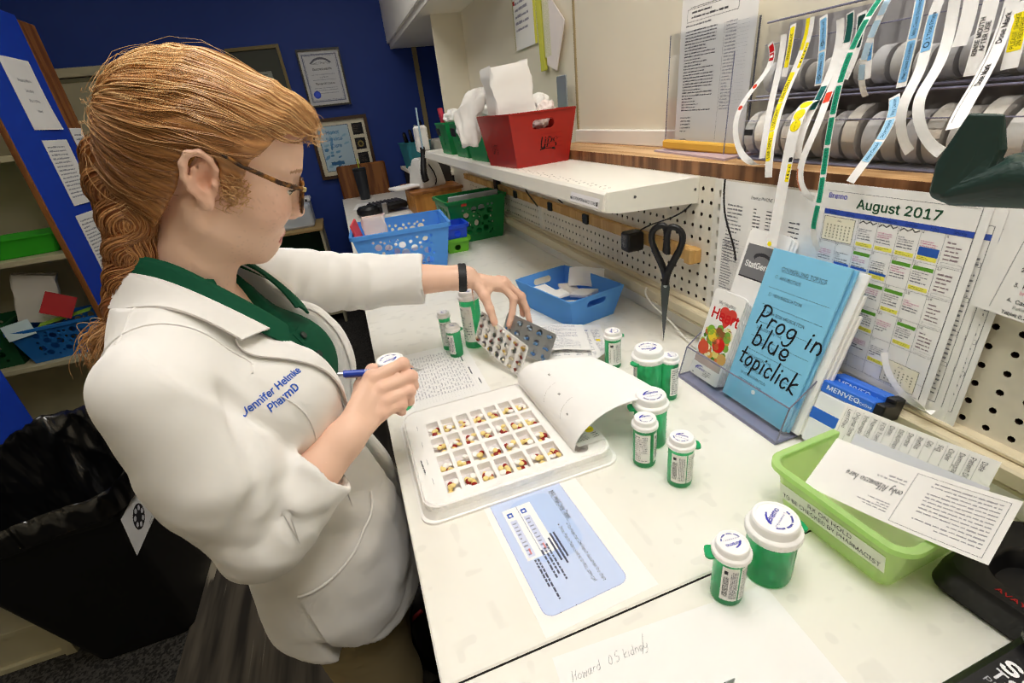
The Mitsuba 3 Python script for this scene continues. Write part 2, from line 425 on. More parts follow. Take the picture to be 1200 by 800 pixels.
class Field:
    """a grid in world space; primitives only touch the part of the grid near them"""
    def __init__(s, lo, hi, h):
        s.lo, s.h = np.asarray(lo, float), h
        s.n = np.ceil((np.asarray(hi) - s.lo) / h).astype(int) + 1
        s.F = np.full(s.n, 1.0)
    def like(s):
        g = object.__new__(Field); g.lo, g.h, g.n, g.F = s.lo, s.h, s.n, np.full(s.n, 1.0)
        return g
    def pts(s, lo, hi):
        a = np.clip(np.floor((np.asarray(lo) - s.lo) / s.h).astype(int), 0, s.n)
        b = np.clip(np.ceil((np.asarray(hi) - s.lo) / s.h).astype(int) + 1, 0, s.n)
        sl = tuple(slice(x, y) for x, y in zip(a, b))
        g = np.stack(np.meshgrid(*[np.arange(x, y) for x, y in zip(a, b)], indexing='ij'), -1) * s.h + s.lo
        return sl, g
    def add(s, fn, lo, hi, k=.0, op='u'):
        pad = max(.03, 2.5 * k, 3 * s.h)
        sl, g = s.pts(np.asarray(lo) - pad, np.asarray(hi) + pad)
        if g.size == 0: return s
        d = fn(g)
        if op == 'u': s.F[sl] = smin(s.F[sl], d, k)
        elif op == 's': s.F[sl] = -smin(-s.F[sl], d, k)
        elif op == 'd': s.F[sl] = s.F[sl] + d
        return s
    def disp(s, fn, band=.035):
        idx = np.argwhere(np.abs(s.F) < band)
        s.F[tuple(idx.T)] += fn(idx * s.h + s.lo)
        return s
    def cut(s, fn):
        s.F = np.maximum(s.F, fn(s.pts(s.lo - 1, s.lo + s.n * s.h + 1)[1])); return s
    def cone(s, a, b, ra, rb, k=.02, op='u'):
        a, b = np.asarray(a, float), np.asarray(b, float); r = max(ra, rb)
        return s.add(lambda p: sd_cone(p, a, b, ra, rb), np.minimum(a, b) - r, np.maximum(a, b) + r, k, op)
    def chain(s, pts, rs, k=.02):
        for i in range(len(pts) - 1): s.cone(pts[i], pts[i + 1], rs[i], rs[i + 1], k)
        return s
    def ell(s, c, r, R=None, k=.02, op='u'):
        m = max(r); return s.add(lambda p: sd_ell(p, c, r, R), np.asarray(c) - m, np.asarray(c) + m, k, op)
    def mesh(s, smooth_it=2):
        V, F = surface_nets(s.F, s.lo, s.h)
        m = trimesh.Trimesh(V, F, process=False)
        if smooth_it: trimesh.smoothing.filter_taubin(m, lamb=.5, nu=.52, iterations=smooth_it)
        return m
    def sample(s, P):
        from scipy.ndimage import map_coordinates
        return map_coordinates(s.F, ((np.asarray(P) - s.lo) / s.h).reshape(-1, 3).T, order=1, mode='nearest').reshape(np.asarray(P).shape[:-1])
    def trace(s, O, D, tmax=.5, step=None):
        """first hit of rays O + t D with the zero surface; nan where none"""
        O, D = np.asarray(O, float), np.asarray(D, float); D = D / np.linalg.norm(D, axis=-1, keepdims=True)
        t = np.zeros(O.shape[:-1]); hit = np.zeros(t.shape, bool)
        for _ in range(160):
            d = s.sample(O + t[..., None] * D); hit |= d < .0004
            t = np.where(hit, t, t + np.clip(d * .7, .0003, .02))
        P = O + t[..., None] * D
        P[~hit | (t > tmax)] = np.nan
        return P
    def normal(s, P, e=.004):
        g = np.stack([s.sample(P + e * d) - s.sample(P - e * d) for d in np.eye(3)], -1)
        return g / (np.linalg.norm(g, axis=-1, keepdims=True) + 1e-12)
# ================================================================== the room
def carpet_col(p, n, uv):
    v = fbm(p.x * 160, p.y * 160, p.z * 160, 3)
    return mix(lin('#2a2928'), lin('#4d4b48'), smoothstep(.3, .72, v))
def matwood_col(p, n, uv):
    s = fbm(p.x * 26, p.y * 2.2, 3.0, 4); t = fbm(p.x * 95, p.y * 5.0, 9.0, 3)
    base = mix(lin('#2f2b26'), lin('#5c554b'), smoothstep(.3, .75, s))
    plank = smoothstep(.012, .0, dr.abs((p.x * 5.5 + 0.3) - dr.floor(p.x * 5.5 + 0.3) - .5) - .485)
    return mix(base, lin('#a39a86'), smoothstep(.62, .72, t) * smoothstep(.5, .68, fbm(p.x * 9, p.y * 3.1, 5.0, 2)))
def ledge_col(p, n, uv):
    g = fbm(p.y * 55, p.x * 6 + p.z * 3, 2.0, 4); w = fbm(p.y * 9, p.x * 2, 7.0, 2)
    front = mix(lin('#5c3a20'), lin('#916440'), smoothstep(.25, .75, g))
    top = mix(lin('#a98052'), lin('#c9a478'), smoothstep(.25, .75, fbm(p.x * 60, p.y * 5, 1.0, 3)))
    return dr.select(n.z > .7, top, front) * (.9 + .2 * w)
def counter_col(p, n, uv):
    v = fbm(p.x * 7, p.y * 7, p.z * 7, 4); s = smoothstep(.74, .86, noise(p.x * 60, p.y * 60))
    return mix(lin('#e6e3d8'), lin('#efede6'), v) * (1 - .06 * s)
def wood_col(a, b):
    return lambda p, n, uv: mix(lin(a), lin(b), smoothstep(.3, .72, fbm(p.z * 4 + p.y * 2, (p.x + p.y) * 38, 3.0, 4)))

CARPET = mat('carpet', proc(carpet_col), .95, specular=.1)
MATWOOD = mat('floor_mat', proc(matwood_col), .7, specular=.25)
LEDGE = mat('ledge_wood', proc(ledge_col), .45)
COUNTER = mat('counter_laminate', proc(counter_col), .32, specular=.45)
BLUE_WALL = mat('blue_wall', proc(lambda p, n, uv: mix(lin('#15337f'), lin('#18388a'), fbm(p.x * 3, p.y * 3, p.z * 3, 3))), .6)
CREAM = mat('cream_wall', proc(lambda p, n, uv: mix(lin('#e3dcc9'), lin('#ebe5d4'), fbm(p.x * 3, p.y * 3, p.z * 3, 3))), .55)
CEILW = mat('ceiling_tile', '#e7e4dc', .9)
METAL_WHITE = mat('shelf_metal', '#e3e0d6', .35)
METAL_TAN = mat('rail_metal', '#cfc3a6', .4)
PEGB = mat('pegboard', proc(lambda p, n, uv: mix(lin('#d8d1c1'), lin('#e4decf'), fbm(p.y * 9, p.z * 9, 1.0, 3)) * (1 - .1 * smoothstep(.62, .8, fbm(p.y * 22, p.z * 26, 4.0, 3)))), .55)
DARK_HOLE = mat('dark_hole', '#14110e', .9)
DARK_CAB = mat('dark_cabinet', '#2b2724', .7)
RAIL_WOOD = mat('rail_wood', proc(wood_col('#b98c4e', '#d0a868')), .5)
BROWN_WOOD = mat('brown_wood', proc(wood_col('#6b3c18', '#8f5a2b')), .5)
BLUE_PANEL = mat('blue_panel', '#1a3fb4', .45)
GREENISH_CREAM = mat('bookcase_cream', '#b9b294', .55)
EMIT = lambda r: {'type': 'area', 'radiance': {'type': 'rgb', 'value': [r * t for t in LIGHT_TINT]}}

X0, X1, Y0, YB = -2.4, 0.845, -1.4, 4.4
struct('floor', bx(X0 - .1, 1.3, Y0 - .1, YB + .1, -.05, 0), CARPET, 'dark grey speckled carpet floor')
struct('ceiling', bx(X0 - .1, 1.3, Y0 - .1, YB + .1, CEIL, CEIL + .05), CEILW, 'white ceiling')
struct('wall_back', bx(X0 - .1, 1.3, YB, YB + .1, 0, CEIL), BLUE_WALL, 'deep blue back wall')
struct('wall_left', bx(X0 - .1, X0, Y0, YB, 0, CEIL), CREAM, 'cream side wall')
struct('wall_front', bx(X0 - .1, 1.3, Y0 - .1, Y0, 0, CEIL), CREAM, 'cream wall behind the camera')
WR = struct('wall_right', bx(X1, X1 + .06, Y0, 3.11, 1.28, CEIL), CREAM, 'cream upper wall above the wooden ledge')
LW = struct('wall_lower', bx(.735, .80, Y0, YB, 0, 1.28), CREAM, 'cream wall behind the counter')
struct('wall_recess', bx(1.2, 1.3, 3.11, YB, 1.28, CEIL), BLUE_WALL, 'dark blue side of the far corner recess')
struct('trim_1', bx(.801, 1.3, 3.12, YB, 1.24, 1.279), CREAM, 'cream sill of the far corner recess')
struct('wall_partition', bx(.672, X1 - .001, 3.09, 3.109, 1.283, CEIL), CREAM, 'cream partition standing at the far end of the shelf')
struct('panel_seam', bx(X1 - .004, X1 + .001, 1.69, 1.70, 1.34, CEIL), mat('seam_tan', '#a4936f', .5), None, parent=WR)
struct('trim_right', bx(X1 - .012, X1, Y0, 1.70, 1.309, 1.352, .003), mat('trim_white', '#f0ede6', .4), 'white skirting strip where the cream wall meets the wooden ledge')
struct('trim_back', bx(.765, .80, YB - .02, YB, 1.28, CEIL), mat('trim_tan', '#8d7f5c', .5), 'narrow tan vertical trim on the back wall')

# ceiling lamps
for (x, y, sx, sy, r), where in zip(FIXTURES, ('over the near end of the counter', 'over the floor mat beside the person', 'over the far half of the counter', 'over the far bookcase on the left')):
    t = thing('ceiling_light', 'flat fluorescent ceiling fixture with a white diffuser, ' + where, 'light', 'ceiling light fixtures')
    fr = extrude(sbox(-sx / 2 - .03, -sy / 2 - .03, sx / 2 + .03, sy / 2 + .03).difference(sbox(-sx / 2, -sy / 2, sx / 2, sy / 2)), .03)
    put('frame', xf(fr, move(x, y, CEIL - .03)), METAL_WHITE, parent=t)
    P = np.array([(x - sx / 2, y - sy / 2, CEIL - .012), (x + sx / 2, y - sy / 2, CEIL - .012), (x + sx / 2, y + sy / 2, CEIL - .012), (x - sx / 2, y + sy / 2, CEIL - .012)])
    put('diffuser', ply(trimesh.Trimesh(P, [(0, 2, 1), (0, 3, 2)], process=False), WHITE_PLASTIC, emitter=EMIT(r)), None, parent=t)

# pegboard: a square cell with an eight-sided hole, repeated
def pegboard(y0, y1, z0, z1, x=.70, p=.0265, th=.006, r=.0042):
    a = np.arange(8) * PI / 4 + PI / 8
    inner = np.stack([r * np.cos(a), r * np.sin(a)], 1)
    s = np.abs(np.stack([np.cos(a), np.sin(a)], 1)).max(1)[:, None]
    outer = np.stack([np.cos(a), np.sin(a)], 1) / s * p / 2
    sq = np.array([(p / 2, p / 2), (-p / 2, p / 2), (-p / 2, -p / 2), (p / 2, -p / 2)])
    V = np.vstack([np.c_[outer, np.zeros(8)], np.c_[inner, np.zeros(8)], np.c_[inner, np.full(8, th)], np.c_[sq, np.zeros(4)]]); F, FH = [], []
    for i in range(8):
        j = (i + 1) % 8
        F += [(i, j, 8 + j), (i, 8 + j, 8 + i)]; FH += [(8 + i, 8 + j, 16 + j), (8 + i, 16 + j, 16 + i)]
    F += [(0, 24, 1), (2, 25, 3), (4, 26, 5), (6, 27, 7)]
    F, FH = np.array(F), np.array(FH); ny, nz = int((y1 - y0) / p), int((z1 - z0) / p)
    ys, zs = np.meshgrid(y0 + p * (np.arange(ny) + .5), z0 + p * (np.arange(nz) + .5))
    C = np.stack([ys.ravel(), zs.ravel()], 1)
    W = np.empty((len(C), len(V), 3)); W[:, :, 0] = x + V[None, :, 2]; W[:, :, 1] = C[:, None, 0] - V[None, :, 0]; W[:, :, 2] = C[:, None, 1] + V[None, :, 1]
    many = lambda A: trimesh.Trimesh(W.reshape(-1, 3), (A[None] + (np.arange(len(C)) * len(V))[:, None, None]).reshape(-1, 3), process=True)
    return many(F), many(FH), y0 + ny * p, z0 + nz * p
for (y0, y1) in ((-.55, .775), (.805, 1.745), (1.775, 2.86)):
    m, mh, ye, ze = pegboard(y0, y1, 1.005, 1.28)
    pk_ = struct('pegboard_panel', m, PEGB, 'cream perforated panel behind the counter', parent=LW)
    struct('peg_holes', mh, mat('shaded_hole_core', '#2e2117', .9), 'brown core rims of the peg holes, darkened for the shade inside', parent=pk_); labels[[k for k in scene if k.startswith(pk_ + '__peg_holes')][-1]]['kind'] = 'stuff'  # brown board core, with the shade inside the holes put into its colour
    struct('panel_edge', cat(bx(.70, .706, ye, y1 + .001, 1.0, 1.281), bx(.70, .706, y0, y1, ze, 1.281)), PEGB, None, parent=LW)
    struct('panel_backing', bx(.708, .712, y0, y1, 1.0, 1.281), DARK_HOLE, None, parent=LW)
for y in (.79, 1.76):
    u = extrude(sbox(-.016, 0, .016, .285).difference(unary_union([sbox(-.003, z, .003, z + .014) for z in np.arange(.012, .27, .0265)])), .012)
    struct('slotted_upright', xf(u, frame((.708, y, .995), (0, -1, 0), (0, 0, 1))), METAL_WHITE, 'slotted metal upright between the perforated panels', parent=LW)

# counter
ct = thing('counter', 'long white laminate work counter with a thin seam', 'counter')
SEAM = .312
put('worktop', cat(bx(-.027, .735, SEAM + .001, 4.27, .89, .92, .002)), COUNTER, parent=ct)
put('worktop', cat(bx(-.027, .735, -.9, SEAM - .001, .89, .92, .002)), COUNTER, parent=ct)
put('seam_filler', bx(-.025, .735, SEAM - .001, SEAM + .001, .885, .9185), DARK_HOLE, parent=ct)
put('backsplash', bx(.694, .734, -.9, 2.95, .9202, .975, .003), METAL_WHITE, parent=ct)
put('cabinet_front', bx(.12, .73, -.9, 4.27, .0, .889), DARK_CAB, 'dark cabinet front under the worktop', parent=ct)
put('bottom_rail', cat(bx(.668, .702, -.9, 2.95, .975, .999, .003), bx(.684, .703, -.9, 2.95, .9995, 1.007, .002), bx(.672, .70, -.9, 2.95, .966, .9745, .002)), METAL_TAN, 'tan metal channel along the foot of the perforated panels', parent=ct)

lg = thing('wooden_ledge', 'long brown wooden ledge above the perforated panels', 'ledge')
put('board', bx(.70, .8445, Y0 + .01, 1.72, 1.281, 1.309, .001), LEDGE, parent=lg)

# metal shelf over the counter
sh = thing('metal_shelf', 'long white metal shelf over the counter carrying plastic bins', 'shelf')
top = np.array([(.485, .862), (.70, .862), (.70, 2.88), (.485, 2.88)])
put('shelf_plate', bx(.485, .699, .862, 2.88, 1.270, 1.28, .002), METAL_WHITE, parent=sh)
lip = np.array([(.485, 1.28), (.479, 1.275), (.472, 1.246), (.478, 1.240), (.490, 1.243), (.490, 1.247), (.479, 1.248), (.486, 1.272)])
def prism_y(poly, y0, y1):
    m = trimesh.creation.extrude_polygon(Polygon(poly), y1 - y0); P = np.asarray(m.vertices).copy()
    m.vertices = np.stack([P[:, 0], y0 + P[:, 2], P[:, 1]], 1); m.invert(); return m
put('front_lip', prism_y(lip, .862, 2.88), METAL_WHITE, 'sloping front lip of the shelf', parent=sh)
put('end_bracket', prism_y([(.484, 1.279), (.699, 1.279), (.699, 1.226), (.51, 1.235), (.479, 1.241), (.474, 1.247)], .857, .8615), METAL_WHITE, 'tapering end bracket', parent=sh)
put('end_bracket', prism_y([(.484, 1.279), (.699, 1.279), (.699, 1.226), (.51, 1.235), (.479, 1.241), (.474, 1.247)], 2.881, 2.885), METAL_WHITE, parent=sh)
for (x, z) in ((.545, 1.262), (.69, 1.255)):
    put('screw', xf(lathe([(.003, 0), (.003, .001), (.0012, .0016)], 10), frame((x, .857, z), (1, 0, 0), (0, 0, 1)) ), DARK_STEEL, parent=sh)
dots = [xf(lathe([(.0028, 0), (.0028, .0004)], 8), move(.50 + .012 * i + (.006 if j % 2 else 0), .90 + .028 * j, 1.2801)) for i in range(2) for j in range(26)]
put('peg_dimples', cat(dots), mat('dimple', '#a9a69c', .5), 'rows of small dimples along the shelf front', parent=sh, kind='stuff')

# wooden power rail under the shelf
rl = thing('wooden_rail', 'tan wooden rail with black sockets fixed to the perforated panel under the shelf', 'rail')
put('board', bx(.684, .6995, .835, 2.9, 1.100, 1.131, .002), RAIL_WOOD, parent=rl)
for y in (1.345, 1.99, 1.62):
    put('socket', bx(.676, .684, y - .016, y + .016, 1.1005, 1.1305, .002), BLACK_PLASTIC, 'black socket', parent=rl)

# floor mat beside the counter
put('floor_mat', bx(-.83, .10, -1.0, 2.6, .0005, .012, .003), MATWOOD, 'weathered wood-grain floor mat beside the counter', 'mat')

# upper cabinet, top left of the shelf
uc = thing('wall_cabinet', 'white overhead cabinet in the far right corner', 'cabinet')
put('body', bx(.60, 1.19, 2.2, YB - .001, 1.95, 2.64, .003), METAL_WHITE, parent=uc)
put('door', bx(.583, .5995, 2.22, YB - .01, 1.985, 2.63, .002), METAL_WHITE, parent=uc)
# ================================================================== on the counter: bottles, pill tray, papers
CT = .9203
VIAL = translucent('green_vial', '#74dcae', .72, .6, .2)
VIAL_SOLID = mat('green_tab', '#149a5c', .3)
CAPW = mat('cap_white', '#f4f3f1', .4)
LABELW = mat('label_paper', '#f0efec', .6)
PILLMIX = mat('pills_pale', '#d9e6cf', .5)
INK, BLUEINK, NAVY = '#222226', '#3d3fa8', '#2b2f86'

def cap_mesh(R, H, n=40):
    prof = [(R * .97, 0), (R, H * .06), (R, H * .34), (R * .97, H * .40), (R * .90, H * .46), (R * .86, H * .50), (R * .845, H * .86), (R * .82, H * .95), (R * .78, H), (R * .70, H), (R * .665, H * .955), (R * .30, H * .955)]
    m = lathe(prof, n)
    ribs = [xf(bx(-.0006, .0006, R * .985, R * 1.008, H * .06, H * .32), rz(a)) for a in np.arange(0, 360, 9)]
    return cat(m, *ribs)

def cap_print(parent, R, z, rot, big=False):
    p = Print(); s = R * .66
    # swoosh: crescent left of the shop's name
    c = Point(0, 0).buffer(s * .62, quad_segs=12); c = affinity.scale(c, 1.05, .62)
    cr = c.difference(affinity.translate(affinity.scale(c, .98, .90), s * .10, -s * .06)); cr = affinity.rotate(cr, 20)
    p.poly(affinity.translate(cr.intersection(sbox(-s, -s * .15, s * .1, s)), -s * .05, s * .14), BLUEINK)
    p.text('Bremo', -s * .52, s * .05, s * .30, BLUEINK, True, sx=.95)
    p.text('P H A R M A C Y', 0, -s * .34, s * .13, BLUEINK, False, 'c')
    # small print along the lower rim
    for k, a in enumerate(np.linspace(205, 335, 17)):
        if k % 5 != 4:
            p.raw(*[(lambda v: v)(np.array([(-.05, -.05), (.05, -.05), (.05, .05), (-.05, .05)]) * s * 1.1 @ np.array([[math.cos(math.radians(a + 90)), math.sin(math.radians(a + 90))], [-math.sin(math.radians(a + 90)), math.cos(math.radians(a + 90))]]) + np.array([math.cos(math.radians(a)), math.sin(math.radians(a))]) * s * .84), [(0, 1, 2), (0, 2, 3)]], '#55579f')
    M = rz(rot, (0, 0, z))
    return p, M

def curved_label(R, z0, z1, a0, a1, seed, style=0):
    """paper label round a bottle between two angles, and its print"""
    A = np.radians(np.linspace(a0, a1, 14)); z = np.array([z0, z1])
    P = np.stack([np.stack([R * np.cos(A), R * np.sin(A), np.full(14, q)], 1) for q in z], 1)
    w, h = R * math.radians(a1 - a0), z1 - z0
    p = Print(); r = random.Random(seed)
    if style == 0:                                     # bar code strip and rows of print running up the bottle
        y = h * .12
        while y < h * .72:
            t = r.choice((.0005, .0008, .0012)); p.rect(w * .10, y, w * .42, y + t, INK); y += t + r.choice((.0006, .001))
        p.rect(w * .14, h * .80, w * .34, h * .90, INK)
        for q in range(5):
            x = w * (.52 + .085 * q); y = h * .08
            while y < h * .86:
                L = r.uniform(.002, .007); p.rect(x, y, x + .0008, min(y + L, h * .9), '#5a5a66'); y += L + .0012
    else:
        p.lines(w * .06, h * .05, w * .94, h * .95, 12, '#6a6a76', seed=seed)
    fn = lambda u, v: np.stack([(R + .00035) * np.cos(np.radians(a0) + u / R), (R + .00035) * np.sin(np.radians(a0) + u / R), z0 + v], 1)
    return grid_mesh(P), p, fn

def place_print(p, fn, M, parent, name='print', refine=None):
    M = np.asarray(M, float)
    if callable(fn): g = lambda u, v: fn(u, v) @ M[:3, :3].T + M[:3, 3]
    else: g = M @ np.asarray(fn)
    return p.build(g, name, parent, refine=refine)

def pill_bottle(x, y, rb, rc, H, label, rot=0, tab=None, labels_=((-170, -60, 0),), hc=None, fill=.5, tilt=None, z=CT, logo=True):
    hc = hc or rc * .78; hb = H - hc * .62
    t = thing('pill_bottle', label, 'pill bottle', 'green pill bottles with white caps')
    M = rz(0, (x, y, z)) if tilt is None else tilt
    body = lathe([(rb * .5, .0012), (rb * .88, 0), (rb * .97, .0015), (rb, .004), (rb, hb - .006), (rb * 1.06, hb - .005), (rb * 1.06, hb - .002), (rb, hb - .001), (rb * .9, hb)], 36)
    put('body', xf(body, M), VIAL, 'translucent green body', smooth=35, parent=t)
    c = put('cap', xf(cap_mesh(rc, hc), M @ move(0, 0, H - hc)), CAPW, 'white ridged cap', smooth=35, parent=t)
    if logo:
        p, L = cap_print(t, rc, H - hc + hc * .957, rot); place_print(p, L, M, c, 'logo')
    if tab is not None:
        tb = extrude(unary_union([rrect(rb * .75, .012, .004, x=rb * 1.0), rrect(rb * .5, .017, .005, x=rc * 1.06)]), .0035)
        put('lid_tab', xf(tb, M @ rz(tab, (0, 0, hb - .010))), VIAL_SOLID, 'green lock tab', parent=t)
    for i, (a0, a1, st) in enumerate(labels_):
        g, p, fn = curved_label(rb + .0004, hb * .14, hb * .84, a0, a1, int(x * 1e3) + i, st)
        k = put('label', xf(g, M), LABELW, 'white printed label', parent=t)
        place_print(p, fn, M, k)
    # contents
    r = random.Random(int(x * 1e4)); ms = []
    for q in range(int(26 * fill)):
        a, d = r.uniform(0, 2 * PI), rb * .66 * math.sqrt(r.random())
        m = trimesh.creation.capsule(.006, .0026, count=[6, 8]) if q % 2 else trimesh.creation.cylinder(.0036, .003, sections=8)
        m.apply_transform(trimesh.transformations.rotation_matrix(r.uniform(0, 3), (r.uniform(-1, 1), r.uniform(-1, 1), .3)))
        m.apply_translation((d * math.cos(a), d * math.sin(a), .007 + r.random() * hb * fill * .8)); ms.append(m)
    put('contents', xf(cat(ms), M), PILLMIX, 'pale pills inside', parent=t, kind='stuff')
    return t

pill_bottle(.305, .284, .0172, .0208, .084, 'small green pill bottle with bar-code label, standing before the biggest-capped bottle at front', rot=172, tab=150, labels_=((-158, -98, 0), (-92, -22, 1)))
pill_bottle(.368, .289, .0262, .0300, .088, 'widest green pill bottle with a big white cap beside the lime bin', rot=25, tab=-12, labels_=((-62, -18, 1),), fill=1.0)
pill_bottle(.371, .458, .0178, .0202, .083, 'small green pill bottle with bar-code label standing alone between tray and brochure holder', rot=-55, tab=-20, labels_=((-170, -100, 0), (-95, -40, 1)))
pill_bottle(.349, .517, .0176, .0202, .086, 'small green pill bottle beside the right corner of the pill tray', rot=-15, labels_=((-175, -95, 1), (-75, -25, 0)))
pill_bottle(.386, .557, .0262, .0290, .094, 'wide green pill bottle half hidden behind the small one beside the pill tray', rot=-10, tab=165, labels_=((-175, -140, 1),), fill=.8)
pill_bottle(.461, .676, .0268, .0312, .105, 'large green pill bottle with a bright green body behind the raised cover sheet', rot=160, tab=190, labels_=((-200, -170, 1),), fill=1.0)
pill_bottle(.492, .652, .0150, .0170, .092, 'slim pill bottle peeping out behind the large green bottle', rot=80, labels_=((-120, 30, 1),))
pill_bottle(.463, .810, .0172, .0202, .085, 'small dark green pill bottle with bar-code label before the blue tray', rot=60, tab=10, labels_=((-150, -50, 0),), fill=.9)
pill_bottle(.222, 1.076, .0245, .0268, .147, 'tall green pill bottle behind the blister cards under the hand', rot=120, labels_=((-170, -95, 1),), fill=.4)
pill_bottle(.157, 1.092, .0140, .0170, .100, 'slim dark pill bottle at the far end of the printed sheet', rot=100, labels_=((-160, -40, 1),))
pill_bottle(.166, 1.045, .0168, .0184, .081, 'small green pill bottle with sloping label next to the slim dark one', rot=140, tab=20, labels_=((-165, -105, 0),))
pill_bottle(.0050, .7080, .0205, .0262, .092, 'pill bottle with a wide white cap held in the pen hand', rot=200, labels_=((-150, 0, 1),), z=1.022)

# ---------------------------------------------------------------- weekly pill tray
tr = thing('pill_tray', 'white pill organiser tray with four rows of seven filled cells', 'pill tray')
TX0, TX1, TY0, TY1, TZ = -.006, .316, .531, .813, CT
NX, NY = 7, 4
cx = np.linspace(.036, .232, NX + 1); cy = np.linspace(.556, .757, NY + 1)
plate = extrude(affinity.translate(rrect(TX1 - TX0, TY1 - TY0, .022, 6), (TX0 + TX1) / 2, (TY0 + TY1) / 2), .004, TZ)
put('base_plate', plate, WHITE_PLASTIC, parent=tr)
outer = affinity.translate(rrect(TX1 - TX0 - .014, TY1 - TY0 - .014, .026, 6), (TX0 + TX1) / 2, (TY0 + TY1) / 2)
cells = [sbox(cx[i] + .003, cy[j] + .004, cx[i + 1] - .003, cy[j + 1] - .004) for i in range(NX) for j in range(NY)]
cells = [affinity.scale(c, 1, 1).buffer(-.002).buffer(.002, quad_segs=2) for c in cells]
holes = [Point(.262, .566).buffer(.0125), Point(.259, .752).buffer(.0115)]
top = outer.difference(unary_union(cells + holes))
ZT = CT + .026
body = extrude(top, .019, ZT - .0205)
def shrink(d): return outer.buffer(-d)
wall = loft([np.c_[np.array(affinity.translate(rrect(TX1 - TX0 - .014 - 2 * d, TY1 - TY0 - .014 - 2 * d, .026, 6), (TX0 + TX1) / 2, (TY0 + TY1) / 2).exterior.coords)[:-1], np.full(28, z)] for d, z in ((-.004, CT + .004), (0, CT + .014), (0, ZT - .004), (.0016, ZT - .0012), (.004, ZT - .0002))], False, False)
put('body', cat(body), WHITE_PLASTIC, parent=tr)
put('rounded_rim', wall, WHITE_PLASTIC, smooth=40, parent=tr)
put('cell_floor', bx(cx[0], cx[-1] + .05, cy[0] - .01, cy[-1] + .01, CT + .0042, CT + .0125), mat('cell_floor', '#d8d3d3', .4), parent=tr)
p = Print(); p.lines(0, 0, .10, .004, 1, '#77777c', h=.0022, fill=1, seed=3)
p.build(frame((.012, .652, ZT), (0.04, -1, 0), (1, .04, 0)), 'lettering', tr)
p = Print()
for k in range(4): p.rect(.001, .03 + .05 * k, .0016, .045 + .05 * k, '#9a9aa0')
p.build(frame((.022, .556, ZT), (1, 0, 0), (0, 1, 0)), 'row_marks', tr)
REDP, YELP, WHP = mat('pill_red', '#8f1c14', .3), mat('pill_yellow', '#e8d38a', .4), mat('pill_white', '#f3f0ea', .45)
cap_half = [trimesh.creation.capsule(.0090, .0044, count=[8, 12])]
two = cap_half[0].copy(); two.apply_translation((0, 0, -two.vertices[:, 2].mean()))
def half(m, s):
    q = trimesh.intersections.slice_mesh_plane(m, (0, 0, s), (0, 0, 0), cap=False); q.vertices *= [1.0, 1, 1]; return q
cr, cyw = ply(half(two, 1), REDP, True), ply(half(two, -1), YELP, True)
tabl = ply(lathe([(.0042, 0), (.0054, .0011), (.0054, .0032), (.0040, .0044)], 14), WHP, 40)
tably = ply(lathe([(.0034, 0), (.0045, .0010), (.0045, .0030), (.0033, .0041)], 14), YELP, 40)
r = random.Random(11); npill = 0
def T(m): return T4(np.asarray(m, float))

ROWN = ('front row', 'second row', 'third row', 'back row')
def which(k, n): return '' if n == 1 else ('left ', 'right ')[k] if n == 2 else ('left ', 'middle ', 'right ')[k]
for i in range(NX):
    for j in range(NY):
        mx, my = (cx[i] + cx[i + 1]) / 2, (cy[j] + cy[j + 1]) / 2
        spots = [(-.006, -.011), (.005, -.010), (-.005, .001), (.006, .003), (.0, -.004)]
        r.shuffle(spots)
        nred = r.choice((1, 2, 2)); kinds = ['red'] * nred + [('cream' if q % 2 else 'white') for q in range(nred, 5)]
        cell = 'in the pill tray, %s column, %s' % (ORD[i], ROWN[j])
        for q, (dx, dy) in enumerate(spots):
            zz = CT + .0172 + (.0055 if q >= 3 else 0); kind = kinds[q]
            same = sorted((spots[k][0], k) for k in range(5) if kinds[k] == kind); wh = which([k for _, k in same].index(q), len(same))
            A = rot_m(r.uniform(0, 2 * PI), (0, 0, 1), None)
            if kind == 'red':
                M = move(mx + dx * .75, my + dy - .002, zz + .001) @ rot_m(r.uniform(0, 2 * PI), (0, 0, 1)) @ rot_m(PI / 2 + r.uniform(-.3, .3), (1, 0, 0))
                pk = thing('capsule', wh + 'dark red capsule ' + cell, 'capsule', 'red capsules in the pill tray')
                put('red_half', cr, None, parent=pk, to=T(M)); put('cream_half', cyw, None, parent=pk, to=T(M))
            else:
                M = move(mx + dx, my + dy - .002, zz - .003 + .001 * (q > 2)) @ rot_m(r.uniform(-.5, .5), (1, r.uniform(-1, 1), 0)) @ A
                if kind == 'cream': put('cream_tablet', tably, None, wh + 'cream tablet ' + cell, 'tablet', 'cream tablets in the pill tray', to=T(M))
                else: put('white_tablet', tabl, None, wh + 'white tablet ' + cell, 'tablet', 'white tablets in the pill tray', to=T(M))

